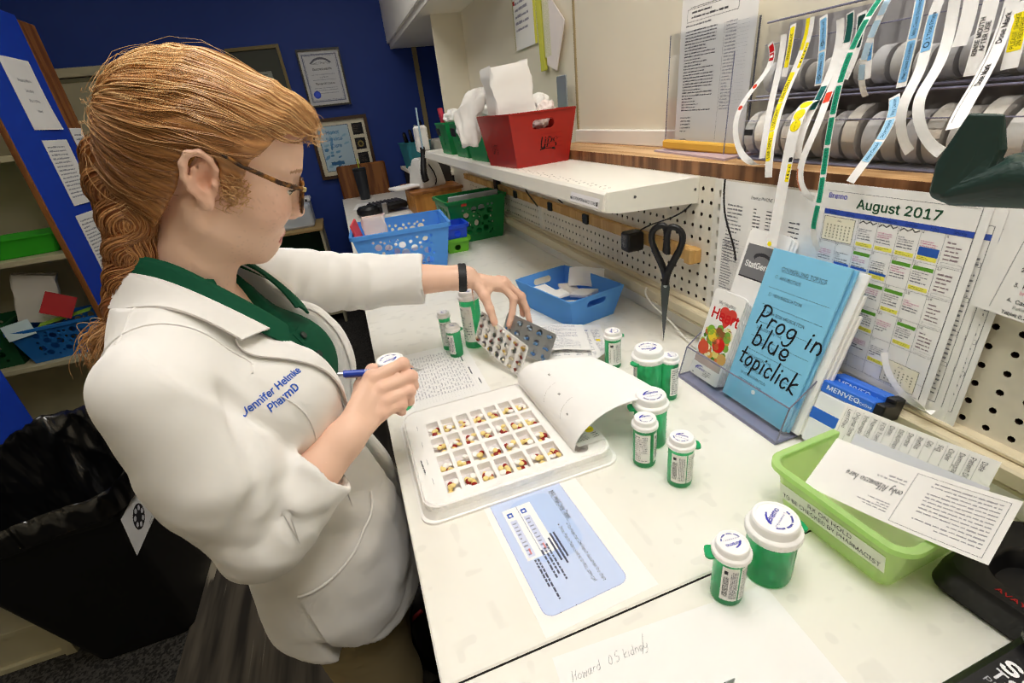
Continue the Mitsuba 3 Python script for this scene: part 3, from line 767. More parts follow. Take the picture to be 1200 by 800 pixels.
# cover sheet hinged beside the cells, curling over to the right
def strip(pts, n=26): return spline(pts, n)
near = strip([(.246, .947), (.250, .966), (.270, .988), (.312, 1.008), (.358, 1.012), (.412, 1.006)])
farp = strip([(.240, .947), (.238, .972), (.256, .988), (.300, .990), (.350, .981), (.404, .968)])
ts = np.linspace(0, 1, 16)
P = np.stack([np.c_[near[:, 0] * (1 - t) + farp[:, 0] * t, np.full(26, .556 + .232 * t), near[:, 1] * (1 - t) + farp[:, 1] * t] for t in ts], 1)
P[..., 2] += .004 * np.sin(ts * PI)[None] * np.linspace(0, 1, 26)[:, None]
cs = put('cover_sheet', grid_mesh(P, .0007), PAPER, 'white cover sheet curling up from the hinge of the pill tray', 'sheet', smooth=50)
pr = Print()
gfn = lambda u, v: np.stack([np.interp(u, np.linspace(0, .22, 26), np.arange(26)), v], 1)
def on_cover(u, v):
    from scipy.ndimage import map_coordinates as mc
    c = np.stack([np.clip(u / .22, 0, 1) * 25, np.clip(v / .232, 0, 1) * 15])
    d1, d2 = np.gradient(P, axis=0), np.gradient(P, axis=1); nn = np.cross(d1, d2); nn /= np.linalg.norm(nn, axis=2, keepdims=True)
    q = np.stack([mc(P[..., k], c, order=1) for k in range(3)], 1); m = np.stack([mc(nn[..., k], c, order=1) for k in range(3)], 1)
    return q + m * .0004
for v0 in (.06, .12): pr.line(spline([(.03, v0), (.05, v0 + .012), (.075, v0 + .016)], 12), .0006, '#b9b6b2')
pr.rect(.06, .10, .064, .106, '#9a9896'); pr.rect(.075, .165, .079, .172, '#a2a09c'); pr.rect(.045, .05, .048, .055, '#9a9896')
pr.build(on_cover, 'faint_marks', cs)
# printed page under the cover sheet, yellow sticker
pg, M = sheet((.258, .566, ZT + .0008), (1, 0, 0), (0, 1, 0), .048, .20)
pp = put('printed_page', pg, PAPER, 'printed page with a yellow sticker on the right side of the pill tray', 'sheet')
p = Print(); p.lines(.002, .01, .030, .19, 60, '#66666c', seed=5); p.lines(.034, .01, .046, .09, 16, '#66666c', seed=6); p.disc(.036, .034, .0085, '#f0d922', 8); p.rect(.030, .033, .042, .0345, '#8a7a10')
p.build(M, 'print', pp)

# ---------------------------------------------------------------- papers on the counter
pm, M = sheet((-.012, .835, CT), (1, .03, 0), (-.03, 1, 0), .196, .30, bend=lambda u, v: .004 * smooth01(u / .196) * 0 + .0, n=(6, 6)) if False else sheet((-.004, .838, CT), (1, -.02, 0), (.02, 1, 0), .196, .275)
k = put('printed_sheet', pm, PAPER, 'white sheet of small print under the pen hand', 'sheet')
p = Print()
for q in range(24): p.rect(.02 + .0068 * q, .02, .0204 + .0068 * q, .24, '#c9c9cd')
r = random.Random(2)
for q in range(22):                                    # columns of print running along the sheet
    y = .045
    while y < .24:
        L = r.uniform(.006, .016); p.rect(.022 + .0068 * q, y, .0242 + .0068 * q, min(.245, y + L), '#b0b0b6'); y += L + r.uniform(.003, .012)
p.rect(.175, .10, .178, .135, '#6a6a70'); p.rect(.184, .05, .187, .075, '#6a6a70'); p.rect(.17, .17, .173, .2, '#6a6a70')
p.build(M, 'print', k)

lm, M = sheet((.093, .318, CT), (1, .045, 0), (-.03, 1, 0), .150, .30, .0006)
k = put('laminated_card', lm, mat('laminate', '#f2f1ee', .25), 'laminated white card with a pale blue panel sticking out from under the pill tray', 'card')
p = Print(); rr = affinity.translate(rrect(.112, .26, .012, 5), .066, .150)
p.poly(rr.buffer(.0006), '#9fa8d8'); p.poly(rr, '#c6d4f3'); p.poly(affinity.translate(rrect(.08, .12, .03, 6), .066, .145), '#b9cdf2')
p.rect(.022, .100, .066, .195, '#f3f3f4'); p.rect(.0435, .100, .0443, .195, '#8e93ad')
for xx in (.030, .051): p.rect(xx - .004, .178, xx + .004, .187, '#2c55b4'); p.rect(xx - .002, .180, xx + .002, .184, '#f3f3f4')
for xx in (.030, .051): p.rect(xx - .0045, .104, xx + .0055, .172, '#cfd6ee'); p.lines(xx - .003, .106, xx + .004, .17, 9, '#8f93ab', seed=int(xx * 1e3)); p.rect(xx, .108, xx + .002, .118, '#d27a7a')
p.text('BMS PM&R Daily Tasks', .101, .200, .0065, INK, True, rot=-90, sx=.62); p.line([(.0995, .2), (.0995, .128)], .0005, INK)
for xx, y1, s in ((.094, .128, 'Confidential: Call Report document in a chart'), (.083, .132, 'Primary Results/Prepare services for vitals, obtain gait')):
    p.text(s, xx, y1, .0048, INK, rot=-90, sx=.095 / text_flat(s, .0048)[0][:, 0].max()); p.disc(xx + .002, y1 + .004, .0011, INK)
for xx, y1, y0 in ((.071, .128, .084), (.066, .128, .075), (.061, .122, .082)): p.rect(xx, y0, xx + .0028, y1, '#4a4d62')
for xx, y1, y0 in ((.054, .115, .055), (.049, .110, .066), (.044, .108, .062), (.034, .098, .035), (.030, .098, .055)):
    y = y1
    while y > y0: L = rng.uniform(.003, .009); p.rect(xx, max(y0, y - L), xx + .0026, y, '#4a4d62'); y -= L + .0015
p.build(M, 'print', k)

nm, M = sheet((.075, .10, CT), (1, -.08, 0), (.08, 1, 0), .262, .197, .0004, n=(2, 2))
k = put('note_sheet', nm, PAPER, 'blank white sheet with a faint handwritten name at the front of the counter', 'sheet')
p = Print(); p.script('Howard  0.5 kidney', .012, .168, .0095, .00042, '#7d7d80', .3, .95, rot=4); p.line([(.092, .170), (.102, .190)], .00042, '#7d7d80')
p.build(M, 'handwriting', k)

def pen(o, d, L, body_mat, label, name='pen', grip_mat=None, up=(0, 0, 1), tip_black=.0):
    """ball pen from tail o along d"""
    t = thing(name, label, 'pen'); d = np.asarray(d, float) / np.linalg.norm(d)
    a = np.cross(d, up); a /= np.linalg.norm(a); M = np.eye(4); M[:3, 0], M[:3, 1], M[:3, 2], M[:3, 3] = a, np.cross(d, a), d, o
    R = .0052
    put('barrel', xf(lathe([(R * .9, 0), (R, .002), (R, L * .62), (R * .95, L * .66)], 18), M), body_mat, smooth=35, parent=t)
    put('button', xf(lathe([(R * .55, -.008), (R * .6, -.007), (R * .6, 0)], 14), M), STEEL, 'silver push button', smooth=35, parent=t)
    put('clip', xf(bx(-.0015, .0015, R, R + .002, .002, .038, .0004), M), STEEL, 'silver clip', parent=t)
    put('grip', xf(lathe([(R * .95, L * .66), (R * 1.02, L * .68), (R * .95, L * .78), (R * .7, L * .86)], 18), M), grip_mat or BLACK_PLASTIC, 'dark grip', smooth=35, parent=t)
    put('tip', xf(lathe([(R * .7, L * .86), (R * .45, L * .93), (.0009, L * .99), (.0006, L)], 14), M), STEEL, 'silver writing tip', smooth=35, parent=t)
    return t, M
NAVYP = mat('navy_plastic', '#1f2a6b', .3)
pen((.165, .186, CT + .0056), (.078, .019, -.002), .085, NAVYP, 'navy pen with silver tip lying on the blank sheet at the very front')
# ================================================================== bins, brochure holder, papers and gear on the counter
def tray_bin(W, D, H, taper, wall, r, rim_w=.008, rim_h=.006, rings=8):
    """open tapered bin: rounded-rectangle lofts; W along x, D along y, top size; taper: how much smaller the foot is per side"""
    def R(w, d, z, rr): return np.c_[ring_pts(w, d, max(rr, .002), rings), np.full(len(ring_pts(w, d, max(rr, .002), rings)), z)]
    w0, d0 = W - 2 * taper, D - 2 * taper
    return loft([R(w0 - .01, d0 - .01, 0, r * .7), R(w0, d0, .004, r * .8), R(W, D, H - rim_h, r), R(W + 2 * rim_w, D + 2 * rim_w, H - rim_h, r + rim_w),
                 R(W + 2 * rim_w, D + 2 * rim_w, H, r + rim_w), R(W - 2 * wall, D - 2 * wall, H, r), R(w0 - 2 * wall, d0 - 2 * wall, .004 + wall, r * .8)])

def wall_panel(w0, w1, H, holes, th):
    """trapezoid wall (foot w0, top w1) with holes, in xy, extruded by th"""
    q = Polygon([(-w0 / 2, 0), (w0 / 2, 0), (w1 / 2, H), (-w1 / 2, H)])
    return extrude(q.difference(unary_union(holes)) if holes else q, th)

def holed_bin(W, D, H, taper, th, holes_w, holes_d, rim=.007, floor=True, rimh=.010):
    """four slanting walls with holes + floor + rim; holes_w on the two walls along x, holes_d on the two along y"""
    w0, d0 = W - 2 * taper, D - 2 * taper; S = math.hypot(H, taper); ms = []
    for s in (-1, 1):
        n = np.array([0, s, 0.]); up = np.array([0, s * taper, H]) / S
        ms.append(xf(wall_panel(w0, W, S, holes_w, th), frame((0, s * d0 / 2, 0), (-s, 0, 0), up) @ move(0, 0, -th)))
        up = np.array([s * taper, 0, H]) / S
        ms.append(xf(wall_panel(d0, D, S, holes_d, th), frame((s * w0 / 2, 0, 0), (0, s, 0), up) @ move(0, 0, -th)))
    if floor: ms.append(bx(-w0 / 2, w0 / 2, -d0 / 2, d0 / 2, 0, th))
    rimp = rrect(W + 2 * rim, D + 2 * rim, .02, 5).difference(rrect(W - 2 * th, D - 2 * th, .014, 5))
    return cat(*ms), cat(extrude(rimp, rimh, H - rimh * .6))

def bubble_holes(w, h, seed, y0=.15, big=.0145, n=60, small=(.004, .0055)):
    """rows of large round holes with small ones between"""
    r = random.Random(seed); out = []
    for k in range(n * 20):
        rad = big * r.uniform(.8, 1) if k < n * 6 else r.uniform(*small)
        x, y = r.uniform(-w / 2 + rad + .012, w / 2 - rad - .012), r.uniform(h * y0 + rad, h * .88 - rad)
        if all(math.hypot(x - a, y - b) > rad + c + .004 for a, b, c in out): out.append((x, y, rad))
        if len(out) >= n: break
    return [Point(a, b).buffer(c, quad_segs=5) for a, b, c in out]

# ---- lime bin with papers
LIME = translucent('lime_plastic', '#e6f6c4', .5, .8, .3)
LIME_RIM = translucent('lime_rim', '#dcf5b4', .38, .75, .3)
MB = rz(2, (.520, .290, CT))
lb = thing('lime_bin', 'lime green translucent bin with a white worded strip, holding loose papers', 'bin')
HB = .078
put('body', xf(tray_bin(.145, .165, HB, .012, .0022, .018, .0015, .002), MB), LIME, smooth=35, parent=lb)
rim = rrect(.160, .180, .026, 6).difference(rrect(.142, .162, .016, 6))
put('rim', xf(extrude(rim, .007, HB - .006), MB), LIME_RIM, parent=lb)
# worded strip on the wall facing the room
F_ = MB @ frame((-.0640, .078, .024), (0, -1, 0), (-.162, 0, 1)) @ move(0, 0, .0004)
st = put('word_strip', xf(bx(.011, .146, 0, .026, 0, .0003), F_ @ rot_m(math.radians(2), (0, 0, 1))), mat('strip_white', '#e9efdf', .5), 'clear-white strip with black capitals', parent=lb)
p = Print(); p.text('RX ON HOLD', .080, .0160, .0068, INK, align='c'); p.text('TO BE CHECKED BY PHARMACIST', .0785, .0050, .0068, INK, align='c', sx=.126 / text_flat('TO BE CHECKED BY PHARMACIST', .0068)[0][:, 0].max())
p.build(F_ @ rot_m(math.radians(2), (0, 0, 1)), 'lettering', st, lift=.0006)
# papers in the bin
def paper(label, o, U, V, w, h, bend=None, n=(10, 10), m=None, name='sheet', group=None):
    g, M = sheet(o, U, V, w, h, .0004, bend, n)
    return put(name, g, m or PAPER, label, 'sheet', group, smooth=40 if bend else False), M, (w, h, bend)
def on_sheet(M, bend, lift=.0004):
    return lambda u, v: np.c_[u, v, (bend(u, v) if bend else 0 * u) + lift] @ M[:3, :3].T + M[:3, 3]
b1 = lambda u, v: -.012 * np.sin(np.clip(u / .21, 0, 1) * PI) + .02 * (u / .21) ** 2
# the paper leaning out over the near corner: corners found from the counter's geometry
k, M, (w, h, b) = paper('white prescription sheet with upside-down handwriting leaning out of the lime bin', (.560, .180, 1.046), (-.034, .155, -.022), (-.064, -.004, -.030), .172, .080, lambda u, v: -.006 * np.sin(np.clip(u / .172, 0, 1) * PI))
p = Print(); p.script('only Alfevezso here', .086, .036, .0095, .0008, '#3a3a40', .1, .60, rot=0); p.lines(.088, .020, .12, .030, 2, '#a9a9ae', seed=19)
p.frame(.006, .006, .084, .076, .0005, '#8e8e92')
p.lines(.010, .010, .078, .070, 12, '#9d9da3', h=.0018, seed=4); p.lines(.090, .056, .125, .070, 4, '#9d9da3', h=.0016, seed=9)
p.build(on_sheet(M, b), 'print', k, refine=.01)
k, M, (w, h, b) = paper('grey printed order form standing at the back of the lime bin', (.556, .378, .982), (.040, -.145, -.003), (.022, .006, .045), .160, .060, lambda u, v: .006 * np.sin(u / .160 * PI))
p = Print()
for q, s_ in enumerate(('Date', 'Patient DOB', 'Demographics', 'Order', 'Sig', 'Qty', 'Refills', 'Doctor', 'DEA/Phone', 'Date:', 'FOR Transfer', 'Pharmacy', 'Information', 'Original Date', 'Last Filled')):
    x = .146 - .0100 * q; p.text(s_, x, .054, .0052, '#4d4d52', rot=-90, sx=.8); p.rect(x - .0022, .006, x - .0019, .056, '#7d7d82')
p.build(on_sheet(M, b), 'print', k, refine=.01)
k, M, (w, h, b) = paper('lilac-white folded slip tucked between the sheets in the lime bin', (.545, .345, .990), (.030, -.135, .004), (.020, .0, .030), .135, .030, lambda u, v: .004 * np.sin(u / .135 * PI), m=mat('lilac_paper', '#dcdcea', .7))
k, M, (w, h, b) = paper('pale green paper lying on the floor of the lime bin', (.475, .230, CT + .008), (0, 1, .0), (1, 0, .02), .120, .085, m=mat('pale_green_paper', '#e8f3c8', .7))

# ---- brochure holder
PURPLISH = mat('acrylic_rim', '#75758c', .12)
bh = thing('brochure_holder', 'clear acrylic brochure holder with two compartments on the counter', 'brochure holder')
SL = .30
def hp(y, z, dx=0): return np.array([.575 + SL * (z - .935) + dx, y, z])
def plate(a, b, c, d, th=.0022):
    P = np.array([[a, d], [b, c]], float); return grid_mesh(P, th)
Yl, Yr = .704, .458
def quad(*p): return trimesh.Trimesh(np.array(p), [(0, 1, 2), (0, 2, 3)], process=False)
put('front_panel', quad(hp(Yr, .925, -.018), hp(Yl, .925, -.018), hp(Yl, .985, -.020), hp(Yr, .985, -.020)), ACRYLIC, parent=bh)
put('back_panel', quad(hp(Yr, .925, .052), hp(Yl, .925, .052), hp(Yl, 1.09, .042), hp(Yr, 1.09, .042)), ACRYLIC, parent=bh)
for y in (Yr, Yl): put('side_panel', quad(hp(y, .924, -.018), hp(y, .924, .052), hp(y, 1.05, .047), hp(y, .985, -.020)), ACRYLIC, parent=bh)
put('divider', quad(hp(.612, .93, -.018), hp(.612, .93, .05), hp(.612, .99, .05), hp(.612, .985, -.020)), ACRYLIC, parent=bh)
put('floor_plate', bx(.552, .628, Yr, Yl, CT, CT + .003), ACRYLIC_EDGE, parent=bh)
tr_ = lambda a, b, r=.0013: tube([a, b], r, 6)
put('front_edge', cat(tr_(hp(Yr, .985, -.020), hp(Yl, .985, -.020)), tr_(hp(Yr, .924, -.018), hp(Yl, .924, -.018), .002)), PURPLISH, parent=bh, kind='stuff')
for y in (Yr, Yl): put('side_edge', cat(tr_(hp(y, .924, -.018), hp(y, .985, -.020)), tr_(hp(y, .985, -.020), hp(y, 1.05, .047)), tr_(hp(y, .924, -.018), hp(y, .924, .05), .002)), PURPLISH, parent=bh, kind='stuff')
put('side_pocket', cat(quad((.60, .455, .925), (.665, .455, .925), (.665, .455, .985), (.615, .455, .975))), ACRYLIC, parent=bh)

BLUEPAD = mat('blue_pad', '#7fc3e6', .6)
def leaf(y0, y1, z0, z1, dx, th, rnd=0.0, fan=0.0):
    """a stack of cards leaning in the holder: slab between two tilted planes"""
    h = math.hypot(1, SL) * (z1 - z0); M = frame(hp(y0, z0, dx), (0, -1, 0), (SL + fan, 0, 1))
    P = rrect(y0 - y1, h, max(rnd, .0005), 4, (y0 - y1) / 2, h / 2)
    return xf(extrude(P, th, -th), M), M, (y0 - y1, h)
r = random.Random(5)
# blue consultation cards, front one written on
for q in range(5):
    fan = .010 * q
    g, M, (w, h) = leaf(.606 - .0022 * q, (.466, .462, .472, .473, .474)[q], .932, 1.192 - .003 * q, .0022 + .0048 * q, .0035, fan=fan)
    lab = 'pale blue writing pad with black hand lettering, front of the brochure holder' if q == 0 else ORD[q - 1] + ' plain pale blue pad behind the hand-lettered one'
    k = put('blue_pad', g, BLUEPAD, lab, 'pad', None if q == 0 else 'blue pads behind the lettered pad')
    if q == 0:
        p = Print()
        p.text('COUNSELING TOPICS', w * .5, h * .885, .0062, '#28394d', align='c', sx=.9); p.rect(w * .22, h * .878, w * .78, h * .880, '#28394d')
        for yy, s_ in ((.83, 'ANTIBIOTICS'), (.72, 'NEW MEDICATION'), (.61, 'HIGH RISK MEDICATION')):
            p.frame(w * .16, h * yy, w * .19, h * (yy + .02), .0004, '#28394d'); p.text(s_, w * .22, h * yy, .0052, '#28394d', sx=.85)
        for yy in (.77, .66, .55, .45, .36, .27): p.rect(w * .12, h * yy, w * .94, h * yy + .0005, '#3d5970')
        for yy in (.50, .41, .315, .235, .19, .145): p.text('PRESCRIPTION TYPE' if yy != .19 else 'OTHER INFORMATION', w * .16, h * yy, .0046, '#3f5f78', sx=.8)
        p.script('Prog in', w * .12, h * .535, .034, .0032, '#15151a', .10, 1.03, rot=-4)
        p.script('blue', w * .16, h * .40, .036, .0032, '#15151a', .08, 1.05, rot=-3)
        p.script('topiclick', w * .06, h * .255, .034, .0032, '#15151a', .10, .84, rot=-3)
        p.disc(w * .44, h * .115, .004, '#e8f4fa')
        p.build(M, 'print', k, lift=.0004)
for q in range(3):
    g, M, (w, h) = leaf(.471 - .002 * q, .450 - .003 * q, .932, 1.185 - .030 * q, .014 + .006 * q, .004, fan=.02)
    put('white_card', g, PAPER, ORD[q] + ' white card edge showing behind the blue pads', 'card', 'white cards behind the blue pads')
# heart brochures
for q in range(4):
    g, M, (w, h) = leaf(.700 - .0012 * q, .622 - .0015 * q, .930, 1.100 - .004 * q, .002 + .004 * q, .0022, .006)
    k = put('heart_brochure', g, PAPER, 'white brochure headed Heart with fruit pictures, left in the holder' if q == 0 else ORD[q - 1] + ' white brochure stacked behind the front Heart brochure', 'brochure', None if q == 0 else 'brochures behind the Heart brochure')
    if q == 0:
        p = Print(); W_ = w
        p.poly(unary_union([Point(.040, .138).buffer(.012), Point(.058, .138).buffer(.012), Polygon([(.030, .134), (.068, .134), (.049, .110)])]), '#d2453c')
        p.text('My Healthy', .018, .151, .0065, '#9a9a9a', True, sx=.9); p.text('Heart', .008, .122, .0200, '#c4161c', True, sx=.98)
        rr2 = random.Random(3)
        cols = ('#7aa843', '#a9c765', '#dfd27a', '#e3a94f', '#8d5b33', '#55802f', '#e9e1b5', '#c9733d')
        for _ in range(70): p.disc(rr2.uniform(.008, w - .008), rr2.uniform(.045, .108), rr2.uniform(.004, .010), cols[rr2.randrange(8)], 3)
        for (a, b_, c_, cl) in ((.050, .078, .0155, '#d3251d'), (.046, .083, .005, '#ee6a58'), (.016, .060, .014, '#d8583d'), (.030, .090, .012, '#f0d43c'), (.022, .098, .010, '#86b83e'), (.068, .055, .011, '#c9a05b')): p.disc(a, b_, c_, cl, 6)
        p.rect(0.004, .028, w - .004, .046, '#b9a7a2')
        p.poly(affinity.rotate(affinity.scale(Point(.022, .018).buffer(.010), 1, .5), 20).difference(affinity.rotate(affinity.scale(Point(.024, .0165).buffer(.010), 1, .45), 20)), BLUEINK)
        p.text('Bremo', .016, .015, .005, BLUEINK, True); p.lines(.036, .006, .060, .020, 4, '#77777c', seed=2); p.rect(.008, .004, .012, .006, '#77777c')
        p.build(M, 'print', k, lift=.0004)
for q in range(3):
    g, M, (w, h) = leaf(.690 - .006 * q, .600 - .004 * q, .95, 1.205 - .004 * q, .029 + .004 * q, .0022, .006)
    k = put('grey_brochure', g, PAPER, 'white booklet with a dark grey panel, behind the Heart brochures' if q == 0 else ORD[q - 1] + ' white booklet behind the grey-panelled one', 'brochure', None if q == 0 else 'booklets behind the grey-panelled one')
    if q == 0:
        p = Print(); p.rect(.006, h - .085, w, h - .026, '#77777a'); p.rect(.006, h - .087, w, h - .0845, '#2b2b2e'); p.text('StatGeria', .012, h - .066, .0105, '#f2f2f2', True, sx=.95)
        p.poly(affinity.scale(Point(.045, h - .046).buffer(.014), 1.3, .6).difference(affinity.scale(Point(.047, h - .050).buffer(.013), 1.2, .5)), '#3a3a3e')
        p.build(M, 'print', k, lift=.0004)

# ---- blue-edged binders leaning by the holder
BINDER, BINW = mat('binder_blue', '#2f6bd0', .35), mat('binder_white', '#e9edf2', .4)
for q in range(2):
    t = thing('blue_box', 'blue and white carton standing behind the lime bin, ' + ('nearest the counter front' if q == 0 else 'nearest the wall'), 'carton')
    M = rz(4, (.604 + .0265 * q, .445 + .004 * q, CT + .0038)) @ rot_m(math.radians(16), (0, 1, 0))
    put('body', xf(bx(-.012, .012, -.072, .004, 0, .085, .002), M), BINW, parent=t)
    put('top_band', xf(bx(-.0125, .0125, -.0725, .0045, .085, .104, .002), M), BINDER, 'blue top with pale lettering', parent=t)
    put('blue_stripe', xf(bx(-.0123, .0122, -.0723, .0043, .040, .058), M), BINDER, parent=t)
    put('clip', xf(bx(-.013, .013, -.086, -.0725, .070, .105, .002), M), BLACK_PLASTIC, 'black end clip', parent=t)
    p = Print(); p.text('MENVEO', .008, .006, .007, '#cfe0f7', True, sx=1.2); p.text('vaccine', .050, .006, .005, '#cfe0f7')
    p.build(M @ frame((-.0128, .004, .086), (0, -1, 0), (0, 0, 1)), 'lettering', t)

# ---- blue rectangular tray behind the bottles
BLUEBIN = translucent('blue_bin', '#74b8f6', .12, .5, .3)
def slots(w, h): return [rrect(w, h, h / 2 - .0002, 5)]
bb, rimb = holed_bin(.178, .258, .082, .020, .0024, [affinity.translate(rrect(.062, .019, .0094, 5), 0, .060)], [], rim=.001, rimh=.003)
MT = rz(12, (.517, 1.148, CT))
tb = thing('blue_tray', 'sky blue tapered tray with handle slots holding white packets by the wall', 'bin')
put('body', xf(bb, MT), BLUEBIN, parent=tb); put('rim', xf(rimb, MT), BLUEBIN, parent=tb)
r = random.Random(8)
for q in range(5):
    x, y = (-.036, .03)[q % 2], -.07 + .034 * q
    put('white_packet', xf(bx(-.026, .026, -.032, .032, 0, .010, .002), MT @ move(x, y, .040 + .006 * (q % 3)) @ rot_m(r.uniform(-.2, .2), (1, .4, 0)) @ rot_m(r.uniform(-.6, .6), (0, 0, 1))), mat('packet_white%d' % q, ('#e6e5e2', '#dfe0e2', '#efeeea', '#e3ded9', '#ebebea')[q], .4), ('flat white packet nearest the front in the sky blue tray', 'white packet second from the front in the sky blue tray', 'white packet in the middle of the sky blue tray', 'white packet second from the back in the sky blue tray', 'white packet at the back of the sky blue tray')[q], 'packet', 'packets in the sky blue tray')
g, M = sheet((0, 0, 0), (1, 0, 0), (0, 1, 0), .10, .055, .0004, lambda u, v: .012 * np.sin(u / .10 * PI * 1.4), (12, 4))
put('folded_paper', xf(g, MT @ move(.035, .045, .050) @ rot_m(-.9, (0, 0, 1)) @ rot_m(1.0, (1, 0, 0))), PAPER, 'creased white paper sticking up in the sky blue tray', 'sheet', smooth=40)

# ---- scissors hung on the rail
sc = thing('scissors', 'large scissors with thick black handles hanging point down by the rail', 'scissors')
SM = frame((.620, .850, 1.095), (.72, -.69, .0), (-.02, .02, 1))      # x across the blades, y up, z towards the room

for s in (-1, 1):
    pts = spline([(0, 0, 0), (s * .006, .03, 0), (s * .018, .058, .002), (s * .030, .088, .004), (s * .027, .120, .006), (s * .010, .128, .006), (s * .001, .100, .005), (s * .002, .070, .004)], 40)
    put('handle', xf(tube(pts, np.r_[np.linspace(.008, .0075, 16), np.full(24, .0068)], 10), SM @ move(0, -.03, s * .006)), BLACK_PLASTIC, 'thick black handle loop', smooth=40, parent=sc)
    bl = extrude(Polygon([(s * .006, .0), (-s * .002, .0), (-s * .003, -.02), (0, -.150), (s * .003, -.120), (s * .010, -.02)]), .002)
    put('blade', xf(bl, SM @ move(0, -.02, s * .0012)), DARK_STEEL, 'grey steel blade', parent=sc)
put('pivot', xf(lathe([(.004, -.004), (.004, .004), (.002, .005)], 14), SM @ move(0, -.035, 0)), STEEL, parent=sc)
ch = thing('power_adapter', 'black cube power adapter plugged into the wooden rail, white print on its face', 'adapter')
put('body', bx(.630, .676, 1.018, 1.056, 1.092, 1.140, .004), BLACK_PLASTIC, parent=ch)
p = Print()
for q in range(4): p.frame(.008 + .008 * (q % 2), .012 + .008 * (q // 2), .015 + .008 * (q % 2), .019 + .008 * (q // 2), .0006, '#c9c9cc')
p.lines(.006, .030, .03, .042, 3, '#a9a9ac', seed=1)
p.build(frame((.6298, 1.056, 1.092), (0, -1, 0), (0, 0, 1)), 'print', ch)
put('wooden_block', bx(.672, .6995, .838, .862, 1.098, 1.133, .003), RAIL_WOOD, 'small orange wooden block on the perforated panel behind the scissors', 'block')
put('adapter_cord', tube(spline([(.67, 1.03, 1.14), (.68, .98, 1.165), (.69, .90, 1.20), (.693, .87, 1.225), (.69, .86, 1.245)], 24), .0018, 6), BLACK_PLASTIC, 'thin black cord running up from the adapter to the shelf', 'cord', smooth=True)
put('white_cable', tube(spline([(.662, .985, 1.004), (.645, .955, .990), (.660, .90, .955), (.664, .83, .9265), (.655, .76, .924), (.66, .72, .924)], 40), .0024, 7), mat('cable_white', '#e6e3da', .4), 'white cable looping from the channel down to the counter', 'cable', smooth=True)

# ---- blister cards held in the far hand
FOIL = mat('foil', '#b9bbbd', .28, metallic=.85)
BLISTER = clear_sheet('blister_clear', '#f0f0ee')
def blister_card(o, U, V, w, h, label, seed, rows=4, cols=7, back=None, pillcols=('#7d2b1c', '#d8c9a0', '#f1eee8', '#f1eee8', '#37443f', '#c9a24a', '#e7dfc6')):
    t = thing('blister_card', label, 'blister card'); M = frame(o, U, V); r = random.Random(seed)
    put('card', xf(extrude(rrect(w, h, .006, 4, w / 2, h / 2), .0012), M), back or PAPER, parent=t)
    px, py = w / cols, h / rows
    dome = lathe([(.0072, 0), (.0068, .003), (.0050, .0052), (.002, .006)], 12)
    ms = []
    for i in range(cols):
        for j in range(rows):
            c = (px * (i + .5), py * (j + .5)); ms.append(xf(dome, M @ move(c[0], c[1], .0012)))
            for q in range(2):
                cl = pillcols[r.randrange(len(pillcols))]
                key = 'mat_blp_' + cl.strip('#')
                if key not in scene: mat('blp_' + cl.strip('#'), cl, .35)
                m = trimesh.creation.capsule(.004, .0027, count=[6, 8]) if r.random() < .6 else trimesh.creation.icosphere(1, .0034)
                put('pill', xf(m, M @ move(c[0] + (-.0026, .0026)[q], c[1] + r.uniform(-.003, .003), .0042) @ rot_m(r.uniform(0, 3), (0, 0, 1)) @ rot_m(1.57, (1, 0, 0))), key, smooth=True, parent=t)
    put('bubbles', cat(ms), BLISTER, 'clear blister bubbles', smooth=40, parent=t, kind='stuff')
    return t, M

blister_card((.206, 1.000, .970), (.053, -.140, -.043), (.016, .006, .073), .160, .078, 'white blister card of mixed pills held nearest the camera under the far hand', 1, rows=4, cols=7)
blister_card((.262, .985, .958), (.075, -.13, -.030), (.022, .012, .068), .140, .074, 'silver blister card of blue pills held behind the white blister card', 2, rows=3, cols=5, back=FOIL, pillcols=('#5c87b8', '#3f6fae', '#c8d4de', '#9db7cf'))
# second opened calendar booklet lying behind the tray
g, M = sheet((.318, .872, .938), (.145, -.050, -.006), (.055, .19, -.004), .165, .20, .0005, lambda u, v: .022 * np.exp(-((u - .150) / .02) ** 2) * np.exp(-(v / .05) ** 2) + .004 * np.sin(u * 30), (18, 12))
k = put('calendar_booklet', g, PAPER, 'opened white calendar booklet with yellow marks between the blister cards and the blue tray', 'booklet', smooth=40)
p = Print(); bk = lambda u, v: .022 * np.exp(-((u - .150) / .02) ** 2) * np.exp(-(v / .05) ** 2) + .004 * np.sin(u * 30)
for q in range(5): p.lines(.028 + .027 * q, .02, .05 + .027 * q, .17, 22, '#a9abb5', seed=q)
for q in range(7): p.rect(.004, .03 + .02 * q, .016, .038 + .02 * q, '#e8d23a')
p.rect(.12, .16, .128, .166, '#8892b5'); p.rect(.140, .10, .150, .112, '#e8d23a')
p.build(on_sheet(M, bk), 'print', k, refine=.012)
g, M = sheet((.335, .90, .946), (.10, -.035, .0), (.055, .17, -.006), .11, .15, .0005, lambda u, v: .004 * np.sin(u * 40), (12, 4))
k = put('calendar_page', g, PAPER, 'top loose page of the opened calendar booklet, rows of print', 'sheet', smooth=40)
p = Print(); p.lines(.006, .01, .104, .145, 18, '#b9bbc6', seed=7)
for q in range(6): p.rect(.002, .012 + .02 * q, .009, .02 + .02 * q, '#e6d44e')
p.build(on_sheet(M, lambda u, v: .004 * np.sin(u * 40)), 'print', k, refine=.012)
# ================================================================== far counter, shelf bins and the left side
def big_bubbles(w, h, seed): return bubble_holes(w, h, seed, .12, .0160, 40, (.0050, .0070))
